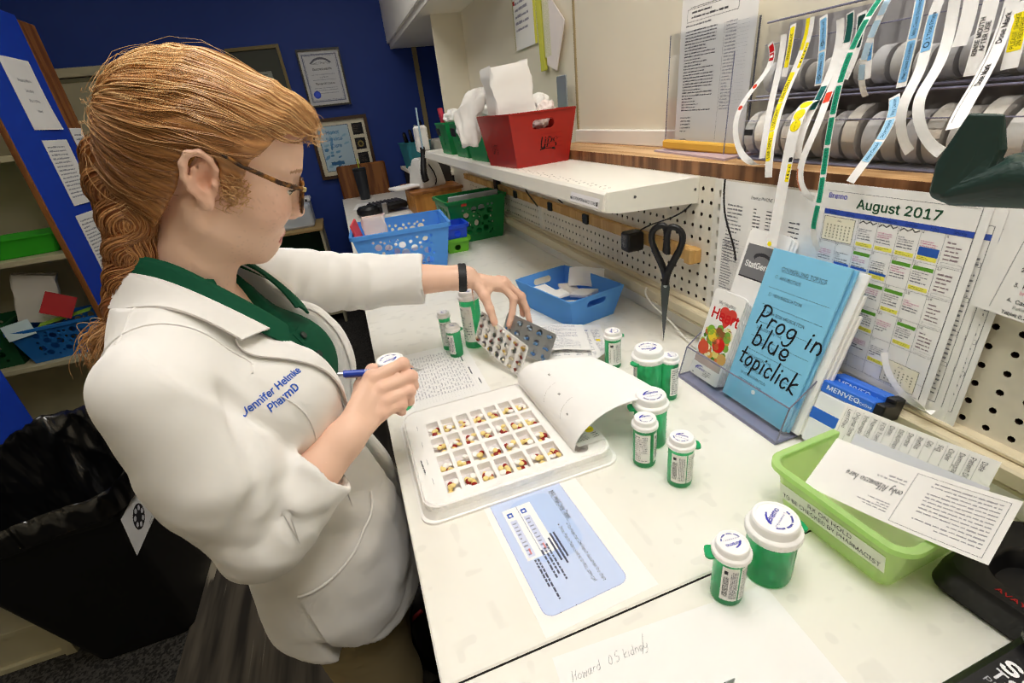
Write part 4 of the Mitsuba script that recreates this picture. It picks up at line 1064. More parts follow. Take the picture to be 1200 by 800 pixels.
# ---- blue perforated basket
def basket(name, label, W, D, H, taper, M, m, seed, wh=None):
    t = thing(name, label, 'basket')
    b, rm = holed_bin(W, D, H, taper, .0028, wh or big_bubbles(W - 2 * taper - .05, H, seed), big_bubbles(D - 2 * taper, H, seed + 1), rim=.009, rimh=.014)
    put('body', xf(b, M), m, 'walls with round holes', parent=t); put('rim', xf(rm, M), m, parent=t)
    return t
BLUEB = mat('basket_blue', '#4f97ea', .35); GREENB = mat('basket_green', '#0f7a3d', .35); DKGREEN = mat('basket_dark_green', '#0d4a2a', .4)
basket('blue_basket', 'large sky blue basket with round holes on the counter beyond the outstretched arm', .355, .29, .165, .028, rz(-4, (.172, 1.945, CT)), BLUEB, 21)
basket('green_basket', 'dark green basket with round holes against the wall under the shelf', .27, .24, .185, .022, rz(3, (.530, 2.215, CT)), GREENB, 31)
basket('small_blue_basket', 'small royal blue basket between the large blue and green baskets', .10, .12, .055, .008, rz(0, (.400, 2.03, CT + .0565)), mat('basket_royal', '#1f4fd6', .35), 41)
basket('small_lime_basket', 'small lime green basket under the royal blue one', .10, .12, .055, .008, rz(0, (.400, 2.03, CT)), mat('basket_lime', '#6cbb2e', .35), 43)
def bag(W, D, H, M, label, m, seed, name='paper_bag', amp=.006, top=.9):
    """crumpled paper bag: rounded box with creased sides, standing open"""
    R = []
    for k, z in enumerate(np.linspace(0, H, 9)):
        p = ring_pts(W, D, .008, 3); t = np.arange(len(p))
        n = np.array([math.sin(7.1 * i + seed * 3 + k * 1.7) for i in t]); s = 1 - (1 - top) * (z / H)
        R.append(np.c_[p[:, 0] + amp * n * (z / H + .2), p[:, 1] * s + amp * np.roll(n, 5) * (z / H), np.full(len(p), z + amp * .8 * (k == 8) * n)])
    return put(name, xf(loft(R, True, False), M), m, label, 'bag', smooth=35)
def crumple(r0, M, label, cat_, m, seed, name, squash=(1, 1, 1), group=None):
    s = trimesh.creation.icosphere(4, r0); v = np.asarray(s.vertices); d = v / r0
    rr = np.random.default_rng(seed); f = np.zeros(len(v))
    for q in range(9):
        a = rr.normal(size=3); a /= np.linalg.norm(a); f += np.abs(np.sin(d @ a * rr.uniform(3, 8) + rr.uniform(0, 6))) * .07
    s.vertices = v * (1 - f[:, None] + .25) * np.asarray(squash)
    return put(name, xf(s, M), m, label, cat_, group, smooth=25)
BAGW = mat('bag_white', '#efeeec', .65); BAGP = mat('bag_pinkish', '#f2e6e2', .6)
REDCARD = mat('red_card', '#c81f2e', .5)
bag(.085, .05, .13, rz(-8, (.078, 1.90, CT + .090)), 'white paper bag with pink print standing in the large blue basket', BAGP, 3, amp=.004)
put('red_folder', xf(bx(-.004, .004, -.08, .06, 0, .205, .001), rz(-8, (.044, 1.91, CT + .006)) @ rot_m(-.20, (0, 1, 0))), mat('pink_red_card', '#dd4a52', .5), 'red and pink folder leaning at the left end of the large blue basket', 'folder')
put('white_box', xf(bx(-.05, .05, -.07, .07, 0, .07, .002), rz(10, (.20, 1.95, CT + .01))), BAGW, 'white carton lying inside the large blue basket', 'box')
put('grey_papers', xf(bx(-.115, .115, -.004, .004, 0, .075, .001), rz(3, (.530, 2.14, CT + .135)) @ rot_m(.25, (1, 0, 0))), mat('grey_paper', '#b9bbc0', .6), 'grey plastic-wrapped papers standing in the dark green basket', 'sheet')
put('red_tag', xf(bx(-.012, .012, -.001, .001, 0, .022), rz(3, (.475, 2.088, CT + .165))), mat('tag_red', '#d8443a', .5), 'small red and white tag on the rim of the dark green basket', 'tag')
# ---- bins on the shelf
SZ = 1.2803
REDB = mat('bin_red', '#9c221b', .38); GRN = mat('bin_green', '#138a4b', .38)
rb_ = thing('red_bin', 'big red plastic bin with a handle slot and hand-lettered UPS on the shelf', 'bin')
WB, DB, HBB, TP = .225, .25, .150, .022
MRB = rz(6, (.588, 1.555, SZ))
b, rm = holed_bin(WB, DB, HBB, TP, .003, [affinity.translate(rrect(.074, .026, .0125, 6), 0, .116)], [], rim=.004, rimh=.004)
put('body', xf(b, MRB), REDB, parent=rb_); put('rim', xf(rm, MRB), REDB, parent=rb_)
w0, d0 = WB - 2 * TP, DB - 2 * TP
F_ = MRB @ frame((-w0 / 2, -d0 / 2, 0), (1, 0, 0), (0, -TP, HBB))
p = Print()
p.script('UPS', w0 * .44, .048, .030, .0038, '#1c0d0c', .12, .95, rot=-3); p.line(spline([(w0 * .44, .044), (w0 * .6, .047), (w0 * .72, .041)], 10), .0034, '#1c0d0c')
for q in range(4): p.rect(w0 * (.45 + .03 * q), .086 - .013 * q, w0 * .86, .089 - .013 * q, '#96201b')
p.build(F_, 'lettering', rb_, lift=.0006)
p = Print(); p.script('UPS', .05, .04, .026, .0026, '#4a1714', .12, .9); p.build(MRB @ frame((-w0 / 2, d0 / 2, 0), (0, -1, 0), (-TP, 0, HBB)), 'lettering', rb_, lift=.0006)
bag(.125, .10, .185, rz(-2, (.556, 1.56, SZ + .10)) @ rot_m(-.10, (0, 1, 0)), 'tall white paper bag standing in the red bin', BAGW, 1, amp=.005, top=1.0)
for q, (x, y, z, r0) in enumerate(((.645, 1.51, .15, .033), (.650, 1.57, .17, .035), (.61, 1.48, .125, .030), (.655, 1.62, .14, .034))):
    crumple(r0, move(x, y, SZ + z), ('white crumpled bag with pink print behind the tall bag in the red bin', 'topmost white crumpled bag in the red bin', 'white crumpled paper at the near rim of the red bin', 'white crumpled bag at the back of the red bin')[q], 'bag', BAGP if q % 2 == 0 else BAGW, 50 + q, 'crumpled_bag')
def green_bin(label, M, tape=None):
    t = thing('green_bin', label, 'bin')
    b, rm = holed_bin(.20, .22, .135, .018, .003, [affinity.translate(rrect(.07, .022, .0105, 5), 0, .106)], [affinity.translate(Point(0, .085).buffer(.008), q * .0, -.02 * q) for q in range(3)] if tape else [], rim=.005, rimh=.007)
    put('body', xf(b, M), GRN, parent=t); put('rim', xf(rm, M), GRN, parent=t)
    if tape:
        put('tape_patch', xf(bx(-.001, .0005, -.05, .03, .086, .118), M @ frame((-.082 - .0135, 0, 0), (1, 0, 0), (0, 1, 0)) @ rot_m(-.13, (0, 1, 0)) @ move(-.0045, 0, 0)), BLACK_PLASTIC, 'black tape patch', parent=t)
    return t
green_bin('green plastic bin next to the red bin on the shelf', rz(3, (.590, 1.86, SZ)))
green_bin('green plastic bin with a black patch, second beyond the red bin', rz(0, (.592, 2.12, SZ)), True)
green_bin('green plastic bin with a black patch, farthest along the shelf', rz(0, (.592, 2.42, SZ)), True)
for q, (x, y, z, s, lab) in enumerate(((.575, 1.86, .155, (1, 1, .9), 'crumpled white bag on top of the nearest green bin'), (.56, 2.40, .15, (1, 1.1, .8), 'white crumpled bag on top of the farthest green bin'))):
    crumple(.055, move(x, y, SZ + z), lab, 'bag', BAGW, 60 + q, 'crumpled_bag', s)
# white bag draped over the front of the nearest green bin
vv_ = np.linspace(0, 1, 26); cxz = spline([(.530, 1.470), (.505, 1.512), (.470, 1.470), (.455, 1.425), (.448, 1.385), (.442, 1.345)], 26); hw_ = np.interp(vv_, [0, .2, .5, .8, 1], [.020, .026, .046, .042, .026])
an_ = np.arange(36) * 2 * PI / 36; R = []
for k in range(26):
    n_ = 1 + .16 * np.sin(an_ * 3 + vv_[k] * 9) + .10 * np.sin(an_ * 7 - vv_[k] * 14 + 1)
    R.append(np.stack([cxz[k, 0] + hw_[k] * n_ * np.cos(an_), 1.728 + .020 * n_ * np.sin(an_) + .004 * math.sin(vv_[k] * 12), cxz[k, 1] + .006 * np.sin(an_ * 2 + k)], 1))
put('draped_bag', loft(R), BAGW, 'white plastic bag hanging over the front of the nearest green bin', 'bag', smooth=50)
put('red_card', xf(bx(-.03, .03, -.001, .001, 0, .10), rz(-10, (.575, 2.02, SZ + .12)) @ rot_m(.1, (1, 0, 0))), REDCARD, 'bright red card standing in the middle green bin', 'card')
put('red_card', xf(bx(-.008, .008, -.02, .02, 0, .13), rz(0, (.525, 2.45, SZ + .07)) @ rot_m(-.12, (0, 1, 0))), mat('pinkred', '#d43a52', .5), 'narrow pink-red box standing in the farthest green bin', 'card')
p = Print(); p.text('NEED FOR PHARMACIST CHECK!', .064, .0050, .0064, INK, align='c', sx=.92); p.poly(Polygon([(.003, .008), (.006, .004), (.006, .012)]), INK); p.rect(.121, .004, .125, .012, INK)
tagk = put('shelf_tag', grid_mesh(np.array([[(.4715, 1.005, 1.2475), (.4762, 1.005, 1.2665)], [(.4715, .875, 1.2475), (.4762, .875, 1.2665)]])), mat('tag_paper', '#e9e7ea', .5), 'paper strip of black capitals in the front lip of the shelf', 'label')
p.build(frame((.4715, 1.005, 1.2475), (0, -1, 0), (.0047, 0, .019)), 'lettering', tagk, lift=.0006)

# ---- far end of the counter
eb = put('end_board', bx(-.015, .37, 4.275, 4.30, .60, 1.17, .012), BROWN_WOOD, 'brown wooden board standing across the far end of the counter', 'board')
tm = thing('tumbler', 'dark grey insulated tumbler with a yellow straw before the brown board', 'tumbler')
MTm = move(.150, 4.08, CT)
put('cup', xf(lathe([(.036, 0), (.038, .003), (.049, .20), (.050, .205), (.050, .212)], 24), MTm), mat('tumbler_grey', '#3a3d42', .3, metallic=.4), smooth=35, parent=tm)
put('lid', xf(lathe([(.051, .212), (.051, .228), (.044, .234)], 24), MTm), mat('tumbler_lid', '#26282b', .3), smooth=35, parent=tm)
put('straw', xf(tube([(0, 0, .21), (.004, .0, .30)], .004, 8), MTm), mat('straw_yellow', '#b9cf3a', .4), 'yellow-green straw', parent=tm)
kb = thing('label_printer', 'black ribbed machine with a rounded end lying on the far counter', 'machine')
MK = rz(12, (.205, 3.30, CT))
put('body', xf(bx(-.08, .16, -.07, .09, .015, .06, .012), MK), BLACK_PLASTIC, parent=kb)
put('round_end', xf(lathe([(.065, .01), (.075, .02), (.075, .045), (.06, .06)], 24), MK @ move(-.09, -.02, 0)), BLACK_PLASTIC, smooth=35, parent=kb)
for q in range(8): put('rib', xf(bx(-.06 + .026 * q, -.045 + .026 * q, -.06, .08, .06, .068, .002), MK), mat('rib_grey', '#3b3b40', .4), parent=kb)
put('clip', xf(bx(-.02, .015, -.085, -.07, .0, .07, .003), MK), STEEL, 'pale metal clip', parent=kb)
put('loose_papers', xf(bx(-.12, .12, -.05, .05, 0, .004), rz(20, (.36, 3.12, CT))), PAPER, 'loose papers on the counter behind the blue basket', 'sheet')
put('far_sheet', xf(bx(-.09, .09, -.13, .13, 0, .002), rz(-8, (.14, 3.72, CT))), PAPER, 'white sheet lying on the far counter in front of the tumbler', 'sheet')
wb = thing('wooden_box', 'honey-brown wooden box on the far counter under the white machine', 'box')
BOXW = mat('box_wood', proc(wood_col('#a86f2c', '#c48a40')), .5)
put('box_body', bx(.375, .660, 2.90, 3.30, CT, 1.055, .004), BOXW, parent=wb)
put('box_top', bx(.355, .664, 2.86, 3.34, 1.055, 1.072, .003), mat('box_top', proc(wood_col('#7a4a20', '#96602d')), .4), 'darker overhanging top', parent=wb)
wm = thing('white_machine', 'off-white table machine standing on the wooden box', 'machine')
MW = rz(20, (.49, 3.05, 1.0725))
put('body', xf(loft([np.c_[ring_pts(a, b, .02), np.full(len(ring_pts(a, b, .02)), z)] for a, b, z in ((.17, .15, 0), (.18, .16, .01), (.15, .14, .10), (.11, .12, .155), (.08, .10, .165))]), MW), mat('machine_white', '#d9d8d3', .35), smooth=40, parent=wm)
put('paper_tray', xf(bx(-.24, -.07, -.06, .05, .012, .028, .005), MW), WHITE_PLASTIC, parent=wm)
put('power_cord', xf(tube(spline([(-.02, -.085, .13), (.0, -.09, .09), (.012, -.088, .03), (0, -.09, .012)], 16), .004, 6), MW), BLACK_PLASTIC, parent=wm, smooth=True)
fz = thing('price_gun', 'black handle of a hanging tool beside the shelf end', 'tool')
put('handle', tube(spline([(.475, 2.93, 1.30), (.468, 2.92, 1.23), (.455, 2.90, 1.17), (.46, 2.90, 1.12)], 16), np.linspace(.014, .02, 16), 10), BLACK_PLASTIC, smooth=True, parent=fz)
put('head', xf(bx(-.035, .035, -.03, .03, 0, .14, .012), rz(10, (.485, 2.96, 1.27))), WHITE_PLASTIC, 'pale plastic head', parent=fz)
put('strap', tube(spline([(.478, 2.92, 1.50), (.474, 2.91, 1.40), (.476, 2.92, 1.29)], 12), .005, 6), mat('strap_blue', '#a9c3d9', .4), 'pale blue strap', parent=fz)
sd = thing('side_ledge', 'cream ledge along the right wall beyond the shelf', 'ledge')
put('board', bx(.50, .734, 3.38, 4.38, 1.075, 1.10, .002), CREAM, parent=sd)
put('support', bx(.52, .734, 3.40, 4.36, .9203, 1.075), DARK_CAB, parent=sd)
TEAL = mat('teal_plastic', '#2f7f8c', .35)
put('teal_caddy', xf(tray_bin(.20, .22, .19, .02, .004, .03), rz(10, (.60, 4.02, 1.1003))), TEAL, 'teal bin of cables and tools on the ledge by the back wall', 'bin', smooth=35)
rr = random.Random(9)
for q in range(4):
    pts = spline([(.53 + .045 * q, 3.95, 1.27), (.52 + .05 * q, 3.93 + .03 * q, 1.35 + .02 * q), (.54 + .045 * q, 4.02, 1.33), (.56 + .035 * q, 4.06, 1.2)], 20)
    put('cable_loop', tube(pts, .011, 7), BLACK_PLASTIC if q != 2 else mat('cable_grey', '#7d8f98', .4), ('black cable looping out of the teal bin, leftmost', 'black cable looping out of the teal bin, second', 'grey cable looping out of the teal bin', 'black cable looping out of the teal bin, rightmost')[q], 'cable', smooth=True)
put('white_packet', xf(bx(-.06, .06, -.05, .05, 0, .05, .01), rz(20, (.535, 3.62, 1.1003))), WHITE_PLASTIC, 'white packet lying on the ledge before the teal bin', 'packet')
for q in range(6):
    put('binder', bx(.575, .662, 3.13 + .034 * q, 3.16 + .034 * q, 1.0725, 1.20 + .01 * (q % 3), .002), mat('binder_dark%d' % q, ('#33302e', '#a7a49e', '#4a3b30', '#6a6f78', '#c9c6c0', '#2a2a2c')[q], .5), ('dark binder standing at the near end of the row on the wooden box', 'pale grey binder in the row on the wooden box', 'brown binder in the row on the wooden box', 'slate grey binder in the row on the wooden box', 'off-white binder in the row on the wooden box', 'black binder at the far end of the row on the wooden box')[q], 'binder')
put('wall_adapter', bx(.676, .6995, 2.235, 2.285, 1.10, 1.165, .006), BLACK_PLASTIC, 'black adapter on the perforated panel above the dark green basket', 'adapter')
for q, pts in enumerate((((.688, 2.26, 1.165), (.680, 2.25, 1.20), (.685, 2.20, 1.235)), ((.69, 1.90, 1.24), (.675, 1.86, 1.17), (.672, 1.80, 1.135), (.68, 1.74, 1.10)), ((.69, 1.60, 1.24), (.678, 1.58, 1.19), (.676, 1.50, 1.145)))):
    put('black_cable', tube(spline(pts, 16), .0025, 6), BLACK_PLASTIC, ('thin black cord above the wall adapter', 'thin black cord crossing the wooden rail, farther one', 'thin black cord crossing the wooden rail, nearer one')[q], 'cord', smooth=True)

# ---- frames on the back wall
BLACKF, BROWNF, MATBOARD = mat('frame_black', '#17171a', .35), mat('frame_brown', '#3d2413', .35), mat('mat_board', '#d9d2bb', .6)
def picture(label, cx, cz, w, h, fw, fm, tilt, inner=None, board=None):
    t = thing('framed_certificate', label, 'picture frame')
    M = frame((cx, YB - .022, cz), (math.cos(tilt), 0, math.sin(tilt)), (-math.sin(tilt), 0, math.cos(tilt)))
    put('frame', xf(extrude(sbox(-w / 2, -h / 2, w / 2, h / 2).difference(sbox(-w / 2 + fw, -h / 2 + fw, w / 2 - fw, h / 2 - fw)), .022), M), fm, parent=t)
    k = put('sheet', xf(bx(-w / 2 + fw, w / 2 - fw, -h / 2 + fw, h / 2 - fw, -.012, .004), M), board or MATBOARD, parent=t)
    return t, k, M @ move(-w / 2, -h / 2, .0045)
t, k, M = picture('black-framed certificate with a blue seal high on the blue wall', .063, 1.795, .310, .385, .012, BLACKF, .0)
p = Print(); p.rect(.016, .016, .294, .369, '#cfd0d4'); p.frame(.030, .034, .280, .352, .008, '#7b7f94'); p.frame(.042, .046, .268, .340, .002, '#8b8fa0')
p.poly(Point(.155, .23).buffer(.10).difference(Point(.155, .224).buffer(.092)).intersection(sbox(0, .29, .31, .4)), '#6b6d78')
p.text('Board of Pharmacy', .155, .285, .014, '#5a5c66', align='c', sx=.8); p.text('Commonwealth', .155, .245, .017, '#44464f', True, 'c', sx=.8); p.text('Registered', .155, .195, .010, '#6a6c76', align='c'); p.text('Pharmacist License', .155, .150, .014, '#33353d', True, 'c', sx=.8)
for y in (.215, .18, .125, .11, .09): p.rect(.07, y, .24, y + .004, '#9da0ab')
p.disc(.078, .085, .026, '#3a52c9', 8); p.disc(.078, .085, .018, '#4a63da', 8)
p.build(M, 'print', k)
t, k, M = picture('brown-framed award plaque with a blue picture and three dark plates', .085, 1.300, .445, .445, .024, BROWNF, .0)
p = Print(); p.rect(.055, .055, .290, .390, '#3f5b7d'); p.rect(.059, .059, .286, .386, '#b6cedd')
r = random.Random(4)
for q in range(26):
    x, y = r.uniform(.08, .26), r.uniform(.08, .36); p.poly(affinity.rotate(affinity.scale(Point(x, y).buffer(.016, quad_segs=3), r.uniform(.8, 1.6), r.uniform(.35, .8)), r.uniform(0, 90)), ('#6f9fc4', '#8db7d0', '#4f83b0', '#a5c6d8')[q % 4])
p.text('Honor', .11, .33, .026, '#3b76ac', True); p.text('Service', .10, .28, .026, '#4c86b8', True); p.text('Care', .13, .23, .026, '#3b76ac', True); p.rect(.10, .10, .20, .125, '#3a6a98')
for y in (.305, .195, .085): p.rect(.318, y, .400, y + .085, '#1a1b20'); p.lines(.325, y + .015, .395, y + .075, 5, '#5c5346', seed=int(y * 1e3))
p.disc(.359, .235, .024, '#8b7a45', 8); p.disc(.359, .235, .014, '#3a3424', 8)
p.build(M, 'print', k)
t, k, M = picture('gold-framed certificate partly hidden behind the hair', -.370, 1.86, .36, .34, .022, mat('frame_gold', '#6f6038', .4), .02, board=mat('board_dark', '#3d4038', .6))
p = Print(); p.rect(.10, .05, .26, .18, '#8b8f86'); p.lines(.11, .06, .25, .17, 6, '#55584f', seed=12); p.build(M, 'print', k)

# ---- low shelf by the back wall, behind the face
lo = thing('low_bookcase', 'low cream bookcase against the blue back wall behind her face', 'bookcase')
put('side', bx(-.245, -.225, 3.95, 4.39, 0, .765, .003), GREENISH_CREAM, parent=lo); put('side', bx(-.86, -.84, 3.95, 4.39, 0, .765, .003), GREENISH_CREAM, parent=lo)
put('top', bx(-.87, -.215, 3.93, 4.39, .765, .785, .003), mat('bookcase_top', '#a98e5c', .5), parent=lo)
for z in (.42, .08): put('shelf', bx(-.84, -.245, 3.96, 4.39, z, z + .018), GREENISH_CREAM, parent=lo)
put('back', bx(-.84, -.245, 4.375, 4.39, .08, .765), DKGREEN, parent=lo)
put('red_tub', bx(-.40, -.29, 4.05, 4.18, .4385, .56, .01), mat('tub_red', '#d0263c', .4), 'bright red tub on the low bookcase shelf', 'tub')
crumple(.06, move(-.52, 4.08, .495), 'white crumpled bag beside the red tub on the low bookcase', 'bag', BAGW, 71, 'crumpled_bag', (1.2, 1, .8))
fx = thing('small_printer', 'pale grey office machine standing on the low bookcase behind her face', 'machine')
put('body', bx(-.62, -.27, 4.02, 4.34, .7855, .955, .015), mat('fax_grey', '#c4cbd2', .4), parent=fx)
put('rear_panel', bx(-.62, -.262, 4.16, 4.345, .955, .985, .008), WHITE_PLASTIC, parent=fx)
put('dark_button', bx(-.33, -.31, 4.15, 4.16, .962, .978), BLACK_PLASTIC, parent=fx); put('dark_button', bx(-.30, -.285, 4.15, 4.16, .962, .978), BLACK_PLASTIC, parent=fx)

# ---- door and papers behind the hair
dr_ = struct('door_1', bx(-2.10, -1.02, YB - .03, YB, 0, 1.92, .004), mat('door_cream', '#aea68a', .5), 'cream door in the blue back wall')
struct('door_frame', cat(bx(-2.2, -.94, YB - .05, YB, 1.93, 1.985, .004), bx(-1.01, -.94, YB - .05, YB, 0, 1.93, .004)), mat('door_frame', '#b9b093', .5), None, parent=dr_)
struct('door_groove', bx(-2.1, -1.02, YB - .035, YB - .028, 1.90, 1.925), mat('groove', '#6d684f', .6), None, parent=dr_)
k = put('door_notice', bx(-1.43, -1.20, YB - .034, YB - .031, 1.52, 1.80), PAPER, 'white notice with red marks on the cream door', 'notice')
p = Print(); p.disc(.06, .18, .018, '#d2392c', 5); p.disc(.10, .17, .016, '#d2392c', 5); p.lines(.02, .03, .2, .13, 8, '#8d8d90', seed=2); p.build(frame((-1.43, YB - .0345, 1.52), (1, 0, 0), (0, 0, 1)), 'print', k)

# ---- left bookcases with blue end panels
XB = -1.179
b1 = thing('bookcase', 'cream bookcase with a blue end panel, farther of the two on the left', 'bookcase')
put('end_panel', bx(XB - .018, XB, 2.585, 3.105, 0, 2.045, .002), BLUE_PANEL, 'blue end panel', parent=b1)
put('front_edge', bx(XB - .018, XB, 2.570, 2.584, 0, 2.045), BROWN_WOOD, 'brown edge strip', parent=b1)
put('back', bx(-2.3, XB - .019, 2.96, 2.98, 0, 2.0), GREENISH_CREAM, parent=b1)
put('side', bx(-2.32, -2.3, 2.585, 2.98, 0, 2.04), GREENISH_CREAM, parent=b1)
for z in (.10, .595, 1.065, 1.465, 1.9): put('shelf', bx(-2.3, XB - .019, 2.575, 2.96, z, z + .024, .002), GREENISH_CREAM, parent=b1)
put('brown_board', bx(XB - .018, XB, 3.110, 3.255, 0, 2.030, .003), BROWN_WOOD, 'brown wooden board standing beyond the blue end panel', 'board')
for q, (y0, z1, w, h, lab) in enumerate(((2.785, 1.857, .235, .28, 'white page at the top of the blue end panel'), (2.800, 1.535, .230, .28, 'white page in the middle of the blue end panel'), (2.765, 1.215, .220, .27, 'white page lowest on the blue end panel'))):
    g, M = sheet((XB + .002, y0, z1 - h), (0, 1, 0), (0, 0, 1), w, h, .0004, lambda u, v: .010 * (1 - v / .26) ** 3 * (u / .2), (4, 8))
    k = put('pinned_page', g, PAPER, lab, 'page'); p = Print()
    if q == 0:
        for yy, s_ in ((.19, 'Shipping Returns'), (.15, 'Inventory'), (.11, 'Pick Up First'), (.07, 'Labels')): p.text(s_, w / 2, yy, .011, '#6f7078', align='c', sx=.9)
    else: p.lines(.02, .03, w - .03, h - .02, 14, '#9d9ea6', seed=q)
    p.build(on_sheet(M, lambda u, v: .010 * (1 - v / .26) ** 3 * (u / .2)), 'print', k)
for q, (z0, h, lab) in enumerate(((1.385, .20, 'white page with a black symbol on the brown board'), (1.165, .165, 'white printed page on the brown board below the symbol page'))):
    k = put('board_page', bx(XB + .001, XB + .003, 3.108, 3.235, z0, z0 + h), PAPER, lab, 'page'); p = Print(); p.lines(.02, .02, .11, h - .02, 8, '#8f9098', seed=20 + q)
    if q == 0: p.rect(.055, .03, .115, .085, '#17171a'); p.rect(.075, .048, .095, .066, '#efeeec'); p.rect(.085, .09, .095, .14, '#17171a')
    p.build(frame((XB + .0032, 3.108, z0), (0, 1, 0), (0, 0, 1)), 'print', k)
LG = mat('tray_green', '#35b528', .4)
put('green_tray', xf(tray_bin(.30, .22, .085, .03, .003, .02), rz(8, (-1.385, 2.73, 1.0895))), LG, 'bright green tray on the upper shelf of the farther bookcase', 'tray', smooth=35)
put('green_tray', xf(tray_bin(.26, .20, .085, .03, .003, .02), rz(-20, (-1.70, 2.72, 1.0895)) @ rot_m(.5, (0, 1, 0)) @ move(-.05, 0, .06)), LG, 'bright green tray tipped on its side at the left of the upper shelf', 'tray', smooth=35)
basket('patterned_basket', 'blue basket with pale dots on the lower shelf of the farther bookcase', .34, .22, .165, .03, rz(6, (-1.395, 2.70, .620)), mat('basket_teal_blue', '#1f6bb8', .4), 81)
basket('dark_basket', 'dark green basket with round holes at the left of the lower shelf', .25, .22, .20, .02, rz(6, (-1.70, 2.72, .620)), DKGREEN, 91)
bag(.15, .06, .22, rz(14, (-1.47, 2.70, .79)) @ rot_m(.28, (0, 1, 0)), 'white paper bag leaning in the patterned blue basket', mat('bag_grey', '#d8d3c8', .7), 5, amp=.004, top=1.0)
put('red_card', xf(bx(-.055, .055, -.0015, .0015, -.05, .05, .0), rz(10, (-1.335, 2.615, .865)) @ rot_m(.55, (0, 1, 0)) @ rot_m(-.3, (1, 0, 0))), mat('card_red', '#b3151c', .5), 'red card lying on the patterned blue basket', 'card')
put('paper_slip', xf(bx(-.05, .05, -.001, .001, -.04, .03), rz(12, (-1.50, 2.575, .80)) @ rot_m(-.12, (0, 1, 0)) @ rot_m(-.25, (1, 0, 0))), mat('slip_blue', '#c9e0e6', .6), 'pale blue slip hanging over the rim of the patterned blue basket', 'slip')
put('lime_slip', xf(bx(-.10, .10, -.03, .03, 0, .004), rz(14, (-1.36, 2.67, .792)) @ rot_m(-.1, (0, 1, 0))), mat('slip_lime', '#9fd04a', .6), 'lime green card lying across the patterned blue basket', 'card')
b2 = thing('bookcase', 'cream bookcase with a blue end panel behind the rubbish bin, nearer one on the left', 'bookcase')
put('end_panel', bx(XB - .012, XB, 1.456, 1.85, 0, 1.35, .002), BLUE_PANEL, 'blue end panel', parent=b2)
put('front_edge', bx(XB - .032, XB - .0005, 1.440, 1.455, 0, 1.35), GREENISH_CREAM, parent=b2)
put('back', bx(-2.3, XB - .013, 1.80, 1.82, 0, 1.34), GREENISH_CREAM, parent=b2)
for z in (.0, .14, .52, .95): put('shelf', bx(-2.3, XB - .033, 1.447, 1.80, z, z + .022, .002), GREENISH_CREAM, parent=b2)
put('kick_plate', bx(-2.3, XB - .033, 1.46, 1.475, .022, .14), GREENISH_CREAM, parent=b2)

# ---- rubbish bin with black liner
rbn = thing('rubbish_bin', 'tall black rubbish bin with a paper notice taped on its side', 'rubbish bin')
MB2 = rz(0, (-.955, 1.56, 0))
BINBLK = mat('bin_black', '#0d0d0e', .45)
def bring(a, b, z, dy=0): q = ring_pts(a, b, .035); return np.c_[q[:, 0], q[:, 1] + dy, np.full(len(q), z)]
body = loft([bring(.27, .39, .001), bring(.28, .40, .01), bring(.40, .62, .60, -.02), bring(.412, .632, .60, -.02), bring(.412, .632, .615, -.02)], True, False)
put('body', xf(body, MB2), BINBLK, smooth=35, parent=rbn)
LINER = mat('liner', '#0a0a0b', .13, specular=.9)
base = ring_pts(.412, .632, .05, 20); base = base[np.linspace(0, len(base), len(base) + 1).astype(int)[:-1]]
dd = np.r_[0, np.cumsum(np.linalg.norm(np.diff(np.vstack([base, base[:1]]), axis=0), axis=1))]; uu = np.linspace(0, dd[-1], 241)[:-1]
base = np.stack([np.interp(uu, dd, np.r_[base[:, k], base[0, k]]) for k in (0, 1)], 1)
prof = spline([(.62, .30), (.80, .45), (.90, .56), (.965, .64), (1.0, .678), (1.02, .680), (1.035, .668), (1.04, .645), (1.038, .625), (1.03, .608)], 60)
rr = np.random.default_rng(3); U_, V_ = np.meshgrid(uu, np.linspace(0, 1, 60)); D_ = 0 * U_
per = dd[-1]
for q in range(26):
    k = rr.integers(2, 26); a = rr.uniform(-9, 9); ph = rr.uniform(0, 6)
    D_ += np.abs(np.sin(2 * PI * U_ * k / per / 2 * 2 + a * V_ + ph)) ** .7 * rr.uniform(.2, 1) * 5 / (k + 6)
D_ = (D_ - D_.mean()) * .016
LV = np.stack([base[None, :, 0] * prof[:, :1], base[None, :, 1] * prof[:, :1] - .02, np.repeat(prof[:, 1:], 240, 1)], -1)
nr_ = base / np.linalg.norm(base, axis=1, keepdims=True)
LV[..., 0] += nr_[None, :, 0] * D_; LV[..., 1] += nr_[None, :, 1] * D_; LV[..., 2] += D_ * .75 + .012 * np.sin(2 * PI * U_ * 5 / per + 2) * np.linspace(0, 1, 60)[:, None]
put('liner', xf(loft(list(LV), True, False), MB2), LINER, 'glossy crumpled black bin liner', smooth=30, parent=rbn)
NB_ = frame((-.7675, 1.246, .462), (.0, 1, 0), (.1017, 0, 1))
nt = put('taped_notice', xf(extrude(sbox(0, 0, .158, .128), .0012), NB_), PAPER, 'white notice with a round black emblem', parent=rbn)
F_ = NB_ @ move(.008, -.052, .0012)
p = Print(); p.disc(.07, .12, .036, '#2c2c30', 8); r = random.Random(6)
for q in range(7): p.disc(.07 + .024 * math.cos(q * .9), .12 + .024 * math.sin(q * .9), .0075, '#d5d5d8', 4)
p.lines(.105, .055, .14, .07, 2, '#77777c', seed=3); p.build(F_, 'print', nt, lift=.0004)

